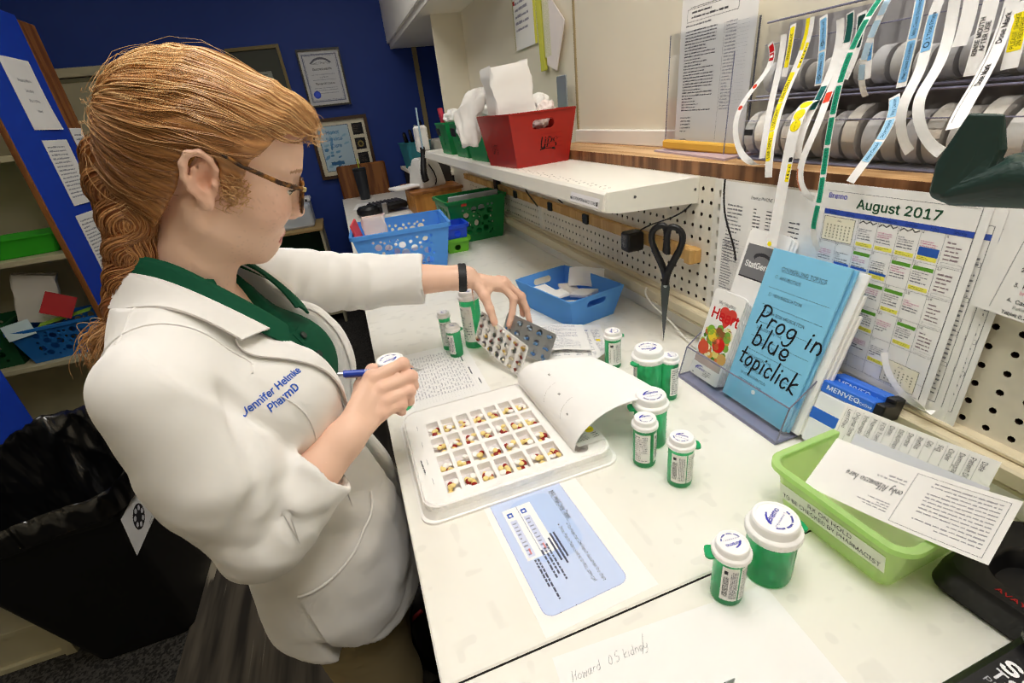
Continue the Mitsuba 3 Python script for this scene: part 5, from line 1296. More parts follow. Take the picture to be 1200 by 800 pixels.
# ---- bag on the floor under the counter
bgm = [np.c_[ring_pts(a, b, min(a, b) * .4, 6), np.full(len(ring_pts(a, b, min(a, b) * .4, 6)), z)] for a, b, z in ((.15, .14, .013), (.19, .17, .03), (.20, .18, .14), (.18, .16, .24), (.11, .10, .295), (.04, .04, .305))]
fb = thing('backpack', 'black backpack with red trim on the floor under the counter edge', 'bag')
put('body', xf(loft(bgm), rz(12, (-.045, .985, 0))), mat('bag_black', '#141416', .7), smooth=50, parent=fb)
put('red_trim', xf(tube(spline([(-.10, -.02, .10), (-.098, -.04, .18), (-.08, -.06, .24), (-.04, -.07, .27)], 20), .006, 6), rz(12, (-.045, .985, 0))), mat('trim_red', '#8e1c22', .6), 'red piping', parent=fb, smooth=True)
put('strap', xf(tube(spline([(-.06, -.05, .29), (-.09, -.09, .20), (-.07, -.10, .10), (-.05, -.08, .02)], 24), .009, 8), rz(12, (-.045, .985, 0))), BLACK_PLASTIC, parent=fb, smooth=True)
# ================================================================== on the ledge and the perforated wall
# ---- sign holder with a list
sh2 = thing('sign_holder', 'clear acrylic sign holder with a printed list on the wooden ledge', 'sign holder')
LZ = 1.3092
put('front_sheet', quad((.790, .842, LZ + .004), (.790, 1.110, LZ + .004), (.797, 1.110, 1.560), (.797, .842, 1.552)), ACRYLIC, parent=sh2)
put('back_sheet', quad((.800, .842, LZ + .004), (.800, 1.110, LZ + .004), (.807, 1.110, 1.560), (.807, .842, 1.552)), ACRYLIC, parent=sh2)
put('base_plate', xf(extrude(Polygon([(.722, .815), (.815, .836), (.815, 1.115), (.765, 1.115)]), .004), move(0, 0, LZ)), mat('acrylic_base', '#b9a9b8', .15), 'violet-tinted base', parent=sh2)
put('edge', tube([(.794, .841, LZ + .004), (.800, .841, 1.552)], .0018, 6), mat('edge_dark', '#4a4a52', .2), 'dark polished edge', parent=sh2)
put('edge', tube([(.794, 1.111, LZ + .004), (.800, 1.111, 1.558)], .0010, 6), PURPLISH, parent=sh2)
put('edge', tube([(.768, .872, LZ + .004), (.775, .872, 1.50)], .0010, 6), PURPLISH, parent=sh2)
g, M = sheet((.7952, 1.075, LZ + .012), (0, -1, 0), (.024, .02, 1), .225, .300)
k = put('printed_list', g, PAPER, 'tall printed checklist standing in the acrylic sign holder', 'sheet')
p = Print(); p.text('Pharmacy', .11, .288, .006, INK, True, 'c'); p.rect(.03, .278, .20, .279, INK)
p.frame(.020, .252, .175, .276, .0008, '#44444a'); p.lines(.035, .256, .165, .274, 2, '#44444a', seed=4); p.rect(.14, .01, .1406, .235, '#8a8a90')
p.lines(.018, .242, .205, .250, 1, '#66666c', seed=2, fill=1); p.lines(.018, .075, .135, .238, 27, '#5a5a62', seed=6); p.lines(.145, .075, .205, .238, 27, '#a5a5ad', seed=8, fill=.5)
for q in range(25): p.rect(.142, .08 + .0063 * q, .208, .0803 + .0063 * q, '#b5b5ba')
p.lines(.018, .030, .06, .066, 5, '#77777c', seed=9); p.lines(.02, .012, .10, .018, 1, '#9a9aa0', seed=3)
p.build(M, 'print', k)
put('yellow_envelope', xf(bx(0, .018, -.125, .125, 0, .020, .004), frame((.772, .970, LZ + .005), (1, 0, 0), (0, 1, .02))), mat('manila', '#d9a63c', .6), 'yellow-brown envelope lying in the foot of the acrylic sign holder', 'envelope')

# ---- two-tier label dispenser
ld = thing('label_dispenser', 'long two-tier clear acrylic label dispenser on the wooden ledge', 'label dispenser')
DY0, DY1 = -.10, .812
SMOKE = clear_sheet('acrylic_smoke', '#d9d8da')
for n_, (xf0, z0, z1) in enumerate(((.752, LZ, 1.412), (.782, 1.415, 1.536))):
    put('tier_front', quad((xf0, DY0, z0 + .002), (xf0, DY1, z0 + .002), (xf0 + .008, DY1, z1 - .035), (xf0 + .008, DY0, z1 - .035)), ACRYLIC, parent=ld)
    put('tier_side', quad((xf0, DY1, z0), (.842, DY1, z0), (.842, DY1, z1), (xf0 + .01, DY1, z1)), ACRYLIC, parent=ld)
    put('tier_floor', bx(xf0, .842, DY0, DY1, z0, z0 + .0028), mat('smoke_floor%d' % n_, '#8f8d98', .2), 'violet-grey tier floor', parent=ld)
    put('tier_back', bx(.8405, .8425, DY0, DY1, z0 + .003, z1 - .002), mat('tier_back%d' % n_, '#c9c6c4', .4), parent=ld)  # pale panel added to lighten the dark gaps between the rolls
    put('tier_lid', quad((xf0 + .008, DY0, z1), (xf0 + .008, DY1, z1), (.842, DY1, z1 + .002), (.842, DY0, z1 + .002)), ACRYLIC, parent=ld)
    put('lip_edge', cat(tube([(xf0, DY0, z0 + .002), (xf0, DY1, z0 + .002)], .0022, 6), tube([(xf0 + .008, DY0, z1 - .035), (xf0 + .008, DY1, z1 - .035)], .0009, 6), tube([(xf0 + .008, DY0, z1), (xf0 + .008, DY1, z1)], .0018, 6)), PURPLISH, 'violet-grey polished edges', parent=ld, kind='stuff')
    for q in range(31):
        y = DY1 - .0295 * q
        if y < .25: break
        put('divider', quad((xf0 + .003, y, z0 + .003), (.842, y, z0 + .003), (.842, y, z1), (xf0 + .012, y, z1)), SMOKE, parent=ld)
r = random.Random(17)
ROLLP = [mat('roll_%d' % q, c_, .6) for q, c_ in enumerate(('#e0dcd4', '#cfc9be', '#e6e3dc', '#c2bcb2', '#d6d3d0'))]
CORE = mat('roll_core', '#6d5a45', .8)
n_ = 0
for tier, (xc, zc, R_) in enumerate(((.796, LZ + .0475, .043), (.815, 1.418 + .0295, .0265))):
    for q in range(19):
        y = DY1 - .0295 * q - .0148
        if y < .27: break
        rr_ = R_ * r.uniform(.80, 1.0)
        t = thing('label_roll', ORD[q] + (' roll of labels from the left in the lower tier of the dispenser', ' roll of labels from the left in the upper tier of the dispenser')[tier], 'label roll', ('label rolls in the lower tier', 'label rolls in the upper tier')[tier])
        M = frame((xc, y, zc - R_ + rr_), (1, 0, 0), (0, 0, 1))
        ringm = trimesh.creation.annulus(rr_ * .42, rr_, .021, sections=28)
        put('paper_coil', xf(ringm, M), ROLLP[r.randrange(5)], smooth=35, parent=t)
        put('core', xf(trimesh.creation.annulus(rr_ * .34, rr_ * .42, .022, sections=20), M), CORE, 'brown card core', smooth=35, parent=t)

# ---- label strips hanging out of the dispenser: centre lines in metres
RIB = {'S1': [(.772, .777, 1.502), (.765, .769, 1.462), (.745, .779, 1.431), (.720, .783, 1.391), (.705, .753, 1.335), (.700, .714, 1.316), (.710, .689, 1.313)],
'S2': [(.775, .752, 1.511), (.765, .745, 1.453), (.745, .732, 1.408), (.720, .712, 1.356), (.710, .704, 1.322)],
'S3': [(.775, .703, 1.527), (.765, .704, 1.468), (.750, .704, 1.435), (.715, .688, 1.383), (.685, .660, 1.297)],
'S3b': [(.775, .735, 1.523), (.768, .730, 1.483), (.764, .730, 1.446)],
'S4': [(.775, .679, 1.525), (.770, .668, 1.482), (.765, .661, 1.428)],
'S5': [(.740, .637, 1.408), (.720, .638, 1.404), (.700, .633, 1.381), (.690, .629, 1.348), (.680, .624, 1.290), (.665, .617, 1.191)],
'S6': [(.775, .649, 1.516), (.765, .641, 1.450), (.745, .637, 1.416), (.710, .627, 1.370), (.700, .621, 1.327)],
'S7': [(.775, .634, 1.522), (.768, .627, 1.471), (.745, .622, 1.415), (.700, .601, 1.359), (.690, .604, 1.310), (.688, .593, 1.286), (.690, .572, 1.272)],
'S7b': [(.775, .615, 1.519), (.768, .610, 1.464), (.764, .616, 1.434)],
'S8': [(.740, .558, 1.533), (.700, .554, 1.487), (.685, .556, 1.438), (.675, .552, 1.385), (.670, .547, 1.329), (.665, .542, 1.270), (.668, .545, 1.230), (.675, .536, 1.201)],
'S9': [(.750, .560, 1.527), (.730, .561, 1.476), (.735, .566, 1.435), (.745, .562, 1.409)],
'S9b': [(.770, .591, 1.488), (.765, .580, 1.431)],
'S10': [(.735, .514, 1.408), (.715, .499, 1.375), (.690, .500, 1.335), (.675, .507, 1.305)],
'S11': [(.780, .539, 1.526), (.770, .531, 1.484), (.765, .528, 1.444), (.760, .525, 1.417)],
'S12': [(.775, .510, 1.520), (.765, .508, 1.476), (.745, .496, 1.433), (.720, .489, 1.395), (.720, .485, 1.369), (.725, .470, 1.340)],
'S13': [(.775, .494, 1.517), (.765, .484, 1.464), (.745, .476, 1.434), (.715, .467, 1.401), (.710, .453, 1.370), (.710, .423, 1.343)],
'S14': [(.775, .475, 1.511), (.768, .469, 1.475), (.764, .468, 1.458)],
'S15': [(.775, .453, 1.506), (.768, .448, 1.467), (.762, .445, 1.424)],
'S16': [(.775, .432, 1.502), (.765, .427, 1.464), (.745, .420, 1.435), (.705, .406, 1.405), (.660, .387, 1.376)],
'S17': [(.775, .420, 1.496), (.768, .413, 1.462), (.762, .408, 1.428)],
'S18': [(.685, .412, 1.075), (.680, .395, 1.048), (.678, .370, 1.030), (.680, .330, 1.022)]}
STRIPW = mat('strip_backing', '#efeeec', .5)
def ribbon(key, w, label, deco=None, twist=0.0, m=None):
    c = spline(RIB[key], 36); c[:, 0] -= .006
    d = np.r_[0, np.cumsum(np.linalg.norm(np.diff(c, axis=0), axis=1))]
    t = np.gradient(c, axis=0); t /= np.linalg.norm(t, axis=1, keepdims=True)
    wd = np.tile([math.sin(math.radians(twist)), math.cos(math.radians(twist)), 0.], (36, 1)); wd -= t * (wd * t).sum(1)[:, None]; wd /= np.linalg.norm(wd, axis=1, keepdims=True)
    P = np.stack([c + wd * w / 2, c, c - wd * w / 2], 0)
    k = put('label_strip', grid_mesh(P), m or STRIPW, label, 'label strip', smooth=True)
    if deco:
        p = Print(); deco(p, w, d[-1]); nn = np.cross(t, wd)
        nn = nn * np.sign((nn * np.array([-1, -.3, .1])).sum(1))[:, None]
        def fn(u, v):                                  # u across the strip (0..w, from far to near), v down its length
            g = lambda A: np.stack([np.interp(v, d, A[:, q]) for q in range(3)], 1)
            return g(c) + g(wd) * (u - w / 2)[:, None] + g(nn) * .0005
        p.build(fn, 'print', k, refine=.008)
    return k
def blocks(col, L, gap, n, x0=.12, x1=.88, start=.004, txt=None, th=.0042, tcol=INK, dots=False):
    def deco(p, w, D):
        v = start
        for q in range(n):
            if v + L > D: break
            p.poly(affinity.translate(rrect((x1 - x0) * w, L, min(.0015, L / 3), 3), (x0 + x1) / 2 * w, v + L / 2), col)
            if txt: 
                s = txt[q % len(txt)]
                wv = text_flat(s, th)[0][:, 0].max(); p.text(s, (x0 + x1) / 2 * w - th / 2, v + L * .5 + min(wv, L * .86) / 2, th, tcol, True, rot=-90, sx=min(1, L * .86 / wv))
            if dots: p.disc((x0 + x1) / 2 * w, v + L * .8, w * .24, tcol, 5).disc((x0 + x1) / 2 * w, v + L * .8, w * .15, col, 5).rect(.4 * w, v + L * .79, .6 * w, v + L * .81, tcol)
            v += L + gap
    return deco
YEL, BLU, GRNL, RED_ = '#f3e21c', '#7db6e3', '#1f9b78', '#c4161c'
def d1(p, w, D): p.rect(.1 * w, .004, .9 * w, .016, RED_); p.rect(.15 * w, .018, .9 * w, .030, RED_); p.rect(.25 * w, .021, .8 * w, .026, '#efeeec'); p.disc(w * .5, .075, w * .36, '#e0452e', 5); p.disc(w * .5, .115, w * .36, '#d8402c', 5)
ribbon('S1', .012, 'white strip with red labels looping out at the far end of the dispenser', d1)
ribbon('S2', .013, 'plain white strip left of the USE FIRST strip')
def d3(p, w, D):
    p.rect(.54 * w, .0, .96 * w, .045, YEL)
    for q in range(3):
        v = .078 + .052 * q
        if v + .05 <= D: p.rect(.38 * w, v, .96 * w, v + .050, YEL); p.text('USE FIRST', .50 * w, v + .046, .0050, INK, True, rot=-90, sx=.98)
    p.rect(.04 * w, .035, .40 * w, .072, YEL); p.lines(.1 * w, .04, .35 * w, .066, 5, INK, seed=3)
ribbon('S3', .0155, 'white strip with yellow USE FIRST labels hanging below the ledge', d3)
ribbon('S3b', .011, 'yellow lettered strip at the top left of the dispenser', blocks(YEL, .060, .005, 2, txt=['REFRIGERATE'], th=.0042))
ribbon('S4', .0135, 'blue label strip with two black circle symbols', blocks(BLU, .045, .003, 2, txt=['FOR EXTERNAL USE'], th=.003, dots=True))
def d5(p, w, D):
    for v in (.012, .032, .050): p.disc(.5 * w, v + .008, w * .43, YEL, 7); p.rect(.48 * w, v + .002, .53 * w, v + .014, '#8f840f')
    p.rect(.05 * w, .115, .38 * w, .142, YEL); p.rect(.05 * w, .105, .38 * w, .112, INK); p.lines(.08 * w, .118, .34 * w, .14, 4, INK, seed=4); p.disc(.7 * w, D - .004, .2 * w, YEL, 4)
ribbon('S5', .021, 'wide white strip with three round yellow labels hanging over the phone list', d5)
ribbon('S6', .013, 'white strip with one dark green label, beside the round yellow labels', lambda p, w, D: (p.rect(.12 * w, .095, .88 * w, .135, '#1d6b68'), p.text('SHAKE WELL', .25 * w, .132, .004, '#0c2f2e', True, rot=-90, sx=.9)))
ribbon('S7', .012, 'white strip with a red arrow label curling below the ledge', lambda p, w, D: (p.rect(.1 * w, .002, .9 * w, .040, '#14524c'), p.rect(.1 * w, .110, .9 * w, .128, '#e0452e'), p.rect(.8 * w, .235, .95 * w, .268, '#c46a3c')))
ribbon('S7b', .014, 'white strip with a blackish green label at the top', blocks('#123f3b', .042, .01, 1, txt=['TAKE WITH FOOD'], th=.004, tcol='#0a1f1d'))
ribbon('S8', .0105, 'longest strip of green labels, hanging in front of the calendar', blocks(GRNL, .036, .004, 9, txt=['TAKE WITH WATER'], th=.0036, tcol='#0f4d3c'))
ribbon('S9', .010, 'short pale strip with outlined blue labels beside the long green strip', blocks('#b9d6ea', .020, .006, 5, x0=.05, x1=.95))
ribbon('S9b', .010, 'short blue and dark strip behind the pale strip', blocks('#5f9fd6', .030, .003, 2, txt=['SHAKE']))
ribbon('S10', .0130, 'light blue label strip slanting across the lower tier over the calendar', blocks('#9fd0ef', .028, .003, 5, x0=.06, x1=.94, txt=['May Cause', 'Drowsiness'], th=.0042, tcol='#2c5c86'))
ribbon('S11', .0135, 'blue label strip ending at the lower lip of the upper tier', blocks(BLU, .050, .002, 3, txt=['May Cause Dizziness'], th=.0042, tcol='#17354f'))
ribbon('S12', .0135, 'white strip with a blue label at its middle and a curled white end', lambda p, w, D: (p.rect(.1 * w, .022, .9 * w, .066, BLU), p.text('1 Time Drops', .3 * w, .052, .0046, '#17354f', True, rot=-90, sx=.8), p.disc(.5 * w, .058, w * .28, '#17354f', 5), p.disc(.5 * w, .058, w * .18, BLU, 5)))
ribbon('S13', .0135, 'plain white strip hanging to the lower tier in a long S curve')
ribbon('S14', .0165, 'short torn plain white strip in the upper tier')
ribbon('S15', .0165, 'white strip printed RINSE MOUTH AFTER USE', lambda p, w, D: (p.text('RINSE MOUTH', .56 * w, .062, .0050, INK, True, rot=-90, sx=.85), p.text('AFTER USE', .16 * w, .058, .0050, INK, True, rot=-90, sx=.85)))
def d16(p, w, D):
    for v in (.050, .110): p.text('Dose Mark', .30 * w, v, .0054, INK, True, rot=-90, sx=.9)
    p.rect(.78 * w, .01, .81 * w, D - .01, '#55555a')
ribbon('S16', .0150, 'white strip printed Dose Mark running down to the green cast tool', d16)
ribbon('S17', .0165, 'strip with a yellow PLEASE SHAKE label at the right edge', lambda p, w, D: (p.rect(.1 * w, .012, .9 * w, .052, YEL), p.text('PLEASE SHAKE', .52 * w, .050, .0042, '#5a5410', True, rot=-90, sx=.9), p.text('IN REVERSE', .2 * w, .048, .0042, '#5a5410', True, rot=-90, sx=.9)))
ribbon('S18', .0095, 'white strip end curling over the foot of the calendar')

# ---- papers on the perforated wall
k, M, _ = paper('phone list sheet pinned on the perforated wall beside the shelf', (.694, .784, .995), (0, -1, 0), (0, 0, 1), .222, .284, n=(2, 2))
p = Print(); p.text('Bremo PHONE LIST', .11, .258, .0058, INK, align='c', sx=.9)
p.lines(.02, .13, .065, .245, 16, '#77777d', seed=1); p.lines(.085, .195, .105, .245, 8, '#55555b', seed=2); p.lines(.115, .195, .135, .245, 8, '#55555b', seed=3); p.lines(.165, .18, .19, .235, 7, '#66666c', seed=4)
for q in range(28): p.rect(.012, .012 + .0058 * q, .20, .0123 + .0058 * q, '#cacace'); p.rect(.014, .0135 + .0058 * q, .014 + .02 + .014 * r.random(), .0155 + .0058 * q, '#83838a')
for x in (.05, .10, .15): p.rect(x, .012, x + .0003, .175, '#cacace')
p.script('108', .170, .165, .0085, .0009, INK, .3, .9); p.script('308', .168, .150, .0085, .0009, INK, .3, .9)
p.build(M, 'print', k)
CALX = .6895
def page(label, o, w, h, lift, tilt=0):
    g, M = sheet(o, (0, -1, tilt), (0, tilt, 1), w, h, .0004, lambda u, v: lift * np.clip(u / w, 0, 1) ** 2 * (1 - v / h) ** 1.0, (8, 8))
    return put('calendar_page', g, PAPER, label, 'calendar page', smooth=40), M, (lambda u, v: lift * np.clip(u / w, 0, 1) ** 2 * (1 - v / h))
for q, (dy, x) in enumerate(((-.030, .6930), (-.018, .6920), (-.009, .6910))):
    k, M, bf = page(('calendar sheet farthest right and lowest in the stack behind August', 'calendar sheet in the middle of the stack behind August', 'calendar sheet directly behind the August page')[q], (x, .556 + dy, 1.005 + .002 * q), .215, .284, .006 - .001 * q)
    p = Print(); p.frame(.19, .02, .208, .26, .0006, '#6a6a70'); p.rect(.17, .243, .208, .250, '#3c55a8'); p.lines(.194, .03, .206, .23, 30, '#85858c', seed=30 + q)
    for zz in (.075, .12, .165, .21): p.frame(.192, zz, .207, zz + .006, .0005, '#77777d')
    p.build(on_sheet(M, bf), 'print', k, refine=.03)
k, M, bf = page('August 2017 calendar page with coloured entries pinned under the ledge', (CALX, .562, 1.014), .217, .284, .010)
p = Print(); W_, H_ = .217, .284
p.text('Bremo', .010, .262, .0072, '#5a58b8', True); p.text('August 2017', .112, .252, .0125, '#1f4a35', True, 'c', sx=1.06)
p.rect(.008, .272, .205, .2725, '#8a8a90'); p.rect(.008, .238, .207, .2455, '#3450b0')
for q, s_ in enumerate(('Sunday', 'Monday', 'Tuesday', 'Wednesday', 'Thursday', 'Friday', 'Saturday')): p.text(s_, .008 + .0284 * (q + .5), .2400, .0034, '#10205e', align='c', sx=.75)
cols = [.008 + .0284 * q for q in range(8)]; rows = [.238, .197, .156, .115, .074, .033, .012]
for x in cols: p.rect(x - .0002, .012, x + .0002, .238, '#77777d')
for y in rows: p.rect(.008, y - .0002, .2068, y + .0002, '#77777d')
p.rect(.207, .012, .2076, .274, '#55555b')
def mini(x0, y0):
    p.frame(x0, y0, x0 + .050, y0 + .036, .0006, '#55503a'); p.rect(x0 + .0006, y0 + .0006, x0 + .0494, y0 + .0354, '#f3eed6')
    p.text('July', x0 + .025, y0 + .0295, .003, '#55503a', align='c')
    for a in range(7):
        for b in range(5): p.rect(x0 + .006 + .006 * a, y0 + .004 + .0046 * b, x0 + .0082 + .006 * a, y0 + .0062 + .0046 * b, '#8f8a72')
mini(.010, .199); mini(.148, .0145)
r = random.Random(23); n = 1
for row in range(5):
    for c in range(7):
        if row == 0 and c < 2: continue
        if row == 4 and c > 4: continue
        x, y1, y0 = cols[c], rows[row], rows[row + 1]
        p.text(str(n), x + .001, y1 - .0045, .0034, '#44444a'); n += 1
        if c == 6:
            p.lines(x + .004, y0 + .008, x + .024, y1 - .007, 5, '#8a7a80', seed=n); p.frame(x + .003, y0 + .002, x + .027, y0 + .006, .0003, '#8a8a90'); continue
        if row in (1, 2, 3) and 1 < c < 6 or (row == 4 and c in (2, 3)):
            if (row + c) % 3 != 1: p.rect(x + .0015, y1 - .0105, x + .0265, y1 - .0055, '#5f9a35')
        p.lines(x + .002, y0 + .020, x + .026, y1 - .012, 3, '#c98ba6' if (c + row) % 2 else '#8a8a92', seed=n * 3)
        p.lines(x + .002, y0 + .012, x + .026, y0 + .020, 2, '#7a7a82', seed=n * 5)
        if (c + row) % 2 == 0 or row == 0: p.rect(x + .002, y0 + .003, x + .026, y0 + .0085, '#f2ea62'); p.lines(x + .003, y0 + .0035, x + .025, y0 + .008, 2, '#8d8640', seed=n)
        if (row, c) in ((0, 5), (1, 1), (1, 2), (1, 3), (3, 0)): p.rect(x + .002, y0 + .009, x + .0265, y0 + (.020 if row == 0 else .0125), '#2f5cb5')
        if row == 0 and c in (2, 3, 4): p.line([(x + .002, y1 - .006), (x + .006, y1 - .002), (x + .012, y1 - .005), (x + .017, y1 - .001), (x + .021, y1 - .005), (x + .026, y1 - .002)], .0013, '#2a2a30')
p.build(on_sheet(M, bf), 'print', k, refine=.03)
k, M, _ = paper('white instruction sheet at the right edge of the perforated wall', (.682, .334, 1.176), (0, -1, -.08), (-.0, .19, 1), .215, .125, n=(2, 2))
p = Print(); p.line([(.018, .006), (.022, .105), (.21, .112)], .0005, '#77777d')
for q, (a_, b_) in enumerate((('1.  Product code', 'fax not been 2 and'), ('2.  Initiate PA if not', 'if patient'), ('3.  PA is rejected or', 'bring stock card'), ('4.  Cash-paying patient', 'Patient 2.2 the'))):
    p.text(a_, .030, .072 - .018 * q, .0044, INK, True, sx=.9); p.text(b_, .038, .065 - .018 * q, .0040, '#c4507a' if q == 2 else '#55555b', sx=.9)
p.text('Tablet 0.2 Rx program / renewal', .030, .003, .0040, INK, True, sx=.9)
p.build(M, 'print', k)
put('hanging_cord', tube(spline([(.688, .771, 1.283), (.684, .766, 1.255), (.680, .752, 1.215), (.684, .730, 1.165), (.686, .722, 1.135)], 24), .0018, 6), BLACK_PLASTIC, 'thin black cord hanging over the phone list', 'cord', smooth=True)

# ---- papers in wall pockets beyond the red bin
k = put('pocket_page', bx(.838, .842, 2.00, 2.25, 1.66, 1.92), PAPER, 'white page with a yellow margin on the wall above the red bin', 'page')
p = Print(); p.lines(.03, .06, .20, .22, 7, '#9a97a8', seed=2); p.rect(.225, 0, .25, .26, '#e6e35a'); p.rect(.0, .0, .012, .26, '#c9c3a0'); p.rect(.01, .16, .03, .175, '#c23a3a')
p.build(frame((.8378, 2.25, 1.66), (0, -1, 0), (0, 0, 1)), 'print', k)
put('yellow_folder', xf(bx(-.012, .0, -.02, .02, 0, .40, .001), frame((.840, 1.945, 1.56), (1, 0, 0), (0, 1, -.05))), mat('folder_yellow', '#cfd052', .6), 'narrow yellow-green folder on the wall above the red bin', 'folder')
put('yellow_folder', xf(bx(-.012, .0, -.03, .03, 0, .38, .001), frame((.840, 1.885, 1.60), (1, 0, 0), (0, 1, -.02))), mat('folder_pale', '#d9d8b0', .6), 'pale folder on the wall next to the yellow-green one', 'folder')
put('envelope', trimesh.creation.extrude_polygon(Polygon([(1.90, 1.82), (1.735, 1.69), (1.82, 1.55), (1.90, 1.575)]), .003).apply_transform(np.array([[0, 0, 1, .828], [1, 0, 0, 0], [0, 1, 0, 0], [0, 0, 0, 1.]])), mat('envelope_pink', '#ece4e2', .6), 'white envelope leaning askew on the wall above the red bin', 'envelope')
put('silver_packet', bx(.815, .82, 1.72, 1.80, 1.42, 1.53, .002), mat('packet_silver', '#a9b4bd', .3, metallic=.5), 'small silver packet against the wall behind the crumpled bags', 'packet')

# ---- dark green cast tool on an arm, near the camera
CAST = bump('cast_green', '#16302a', .42, lambda p, n, uv: fbm(p.x * 420, p.y * 420, p.z * 420, 3), .0005, 3e-4, specular=.5)
ctl = thing('cast_tool', 'dark green cast metal tape tool on an arm at the right edge', 'tool')
def hull_of(balls):
    ms = [trimesh.creation.icosphere(2, r_).apply_translation(c_) for c_, r_ in balls]
    return trimesh.convex.convex_hull(np.vstack([m.vertices for m in ms]))
DV = np.array([.024, .0135, -.002])
def thick(*bs): return hull_of([(np.array(c_) + DV * k_, r_) for c_, r_ in bs for k_ in (0, 1)])
b0 = thick(((.450, .2575, 1.4075), .002), ((.450, .2385, 1.4065), .002), ((.450, .2675, 1.374), .004), ((.450, .2625, 1.354), .008), ((.450, .252, 1.351), .008), ((.450, .2335, 1.385), .004), ((.450, .238, 1.366), .006))
b2_ = thick(((.450, .252, 1.352), .009), ((.452, .218, 1.366), .016), ((.455, .150, 1.372), .021))
put('body', trimesh.boolean.union([b0, b2_], engine='manifold'), CAST, smooth=40, parent=ctl)
put('arm', cat(tube(spline([(.470, .15, 1.370), (.55, .09, 1.34), (.64, .05, 1.29), (.698, .03, 1.26)], 20), .016, 12), xf(lathe([(.035, 0), (.035, .008), (.02, .012)], 20), frame((.6995, .03, 1.26), (0, 1, 0), (0, 0, -1)))), CAST, smooth=40, parent=ctl)

# ---- black phone dock and receipt printer, front right
dk = thing('phone_dock', 'black cordless phone dock with an oval cradle and red lettering by the lime bin', 'phone dock')
MDK = frame((.592, .158, CT), (.06, -1, 0), (1, .06, 0))
top_ = [np.c_[ring_pts(a, b, .022, 6), np.full(len(ring_pts(a, b, .022, 6)), z)] for a, b, z in ((.108, .145, 0), (.116, .152, .004), (.110, .147, .026), (.098, .136, .0335))]
inner = [np.c_[ring_pts(a, b, .026, 6) + np.array([.004, -.008]), np.full(len(ring_pts(a, b, .022, 6)), z)] for a, b, z in ((.070, .078, .0335), (.064, .072, .030), (.054, .060, .012))]
put('body', xf(loft(top_ + inner), MDK), mat('dock_black', '#121214', .35), smooth=40, parent=dk)
p = Print(); p.text('AVAYA', -.008, -.0605, .0052, '#a01d1d', True, sx=1.3); p.build(MDK @ move(0, 0, .0337), 'lettering', dk)
scn = put('display', xf(bx(-.010, .040, .038, .058, .030, .0342), MDK), mat('dock_grey', '#2d2f33', .3), parent=dk)
p = Print()
for q in range(6):
    for s_ in range(3): p.rect(.031 + .006 * q, .029 + .0036 * s_, .0352 + .006 * q, .0316 + .0036 * s_, '#8fa8b8' if s_ < 2 else '#a9b84a')
p.build(MDK @ move(-.038, .010, .0343), 'print', scn)
put('status_mark', xf(bx(-.044, -.038, -.040, -.037, .0325, .0342), MDK), mat('status_grey', '#8b8b90', .4), parent=dk)
pt = thing('receipt_printer', 'black receipt printer with white lettering at the bottom right corner', 'printer')
MPT = frame((.450, .118, CT), (0, -1, 0), (1, 0, 0))
put('body', xf(bx(0, .19, -.13, .075, 0, .060, .006), MPT), mat('printer_black', '#0f0f11', .35), parent=pt)
put('lid', xf(bx(.002, .188, .012, .073, .0602, .078, .006), MPT), mat('printer_black2', '#1b1b1e', .25), parent=pt)
p = Print(); p.text('star', .008, -.022, .017, '#e8e8ea', True, sx=1.15); p.text('TSP100', .010, -.036, .0105, '#d0d0d4', True); p.text('PRINTER', .011, -.045, .006, '#9a9aa0')
p.build(MPT @ move(0, 0, .0604), 'lettering', pt)
# ================================================================== the person
PER = thing('person', 'red-haired woman in a white coat over a green shirt, bending over the counter', 'person')
V3 = lambda *a: np.array(a, float)
FA, LA = V3(.984, -.176, 0), V3(.176, .984, 0)        # torso: forward, left
HO = V3(-.148, .713, 1.417)                            # head: middle of the ear axis
HR = np.array([[.876, -.146, .459], [.188, .981, -.047], [-.444, .127, .887]])
HR[:, 0] /= np.linalg.norm(HR[:, 0]); HR[:, 1] -= HR[:, 0] * (HR[:, 0] @ HR[:, 1]); HR[:, 1] /= np.linalg.norm(HR[:, 1]); HR[:, 2] = np.cross(HR[:, 0], HR[:, 1])
H4 = np.eye(4); H4[:3, :3], H4[:3, 3] = HR, HO
hw = lambda p: HO + HR @ np.asarray(p, float)          # head to world
RSH, REL, RWR = V3(-.242, .556, 1.212), V3(-.202, .545, .990), V3(-.0688, .600, 1.0707)
LSH, LEL, LWR = V3(-.190, .880, 1.232), V3(.0, 1.040, 1.148), V3(.212, 1.0, 1.1228)
NB = V3(-.232, .714, 1.262)
# torso sections: z, centre x, centre y, half depth, half width
TORSO = np.array([(.66, -.158, .715, .118, .176), (.78, -.158, .716, .118, .172), (.88, -.163, .718, .112, .158), (.98, -.178, .718, .102, .126), (1.05, -.186, .717, .103, .118),
                  (1.12, -.196, .716, .108, .122), (1.19, -.208, .715, .095, .130), (1.245, -.220, .715, .072, .104), (1.30, -.226, .715, .052, .066)])
def torso(p, grow=0.0):
    z = p[..., 2]
    g = lambda c: np.interp(z, TORSO[:, 0], TORSO[:, c])
    x, y, a, b = p[..., 0] - g(1), p[..., 1] - g(2), g(3) + grow, g(4) + grow
    f, l = x * FA[0] + y * FA[1], x * LA[0] + y * LA[1]
    q = np.sqrt((f / a) ** 2 + (l / b) ** 2)
    d = (q - 1) * np.minimum(a, b) * .9
    return np.maximum(d, np.maximum(z - 1.315, .655 - z))
TLO, THI = V3(-.42, .50, .66), V3(.02, .94, 1.32)
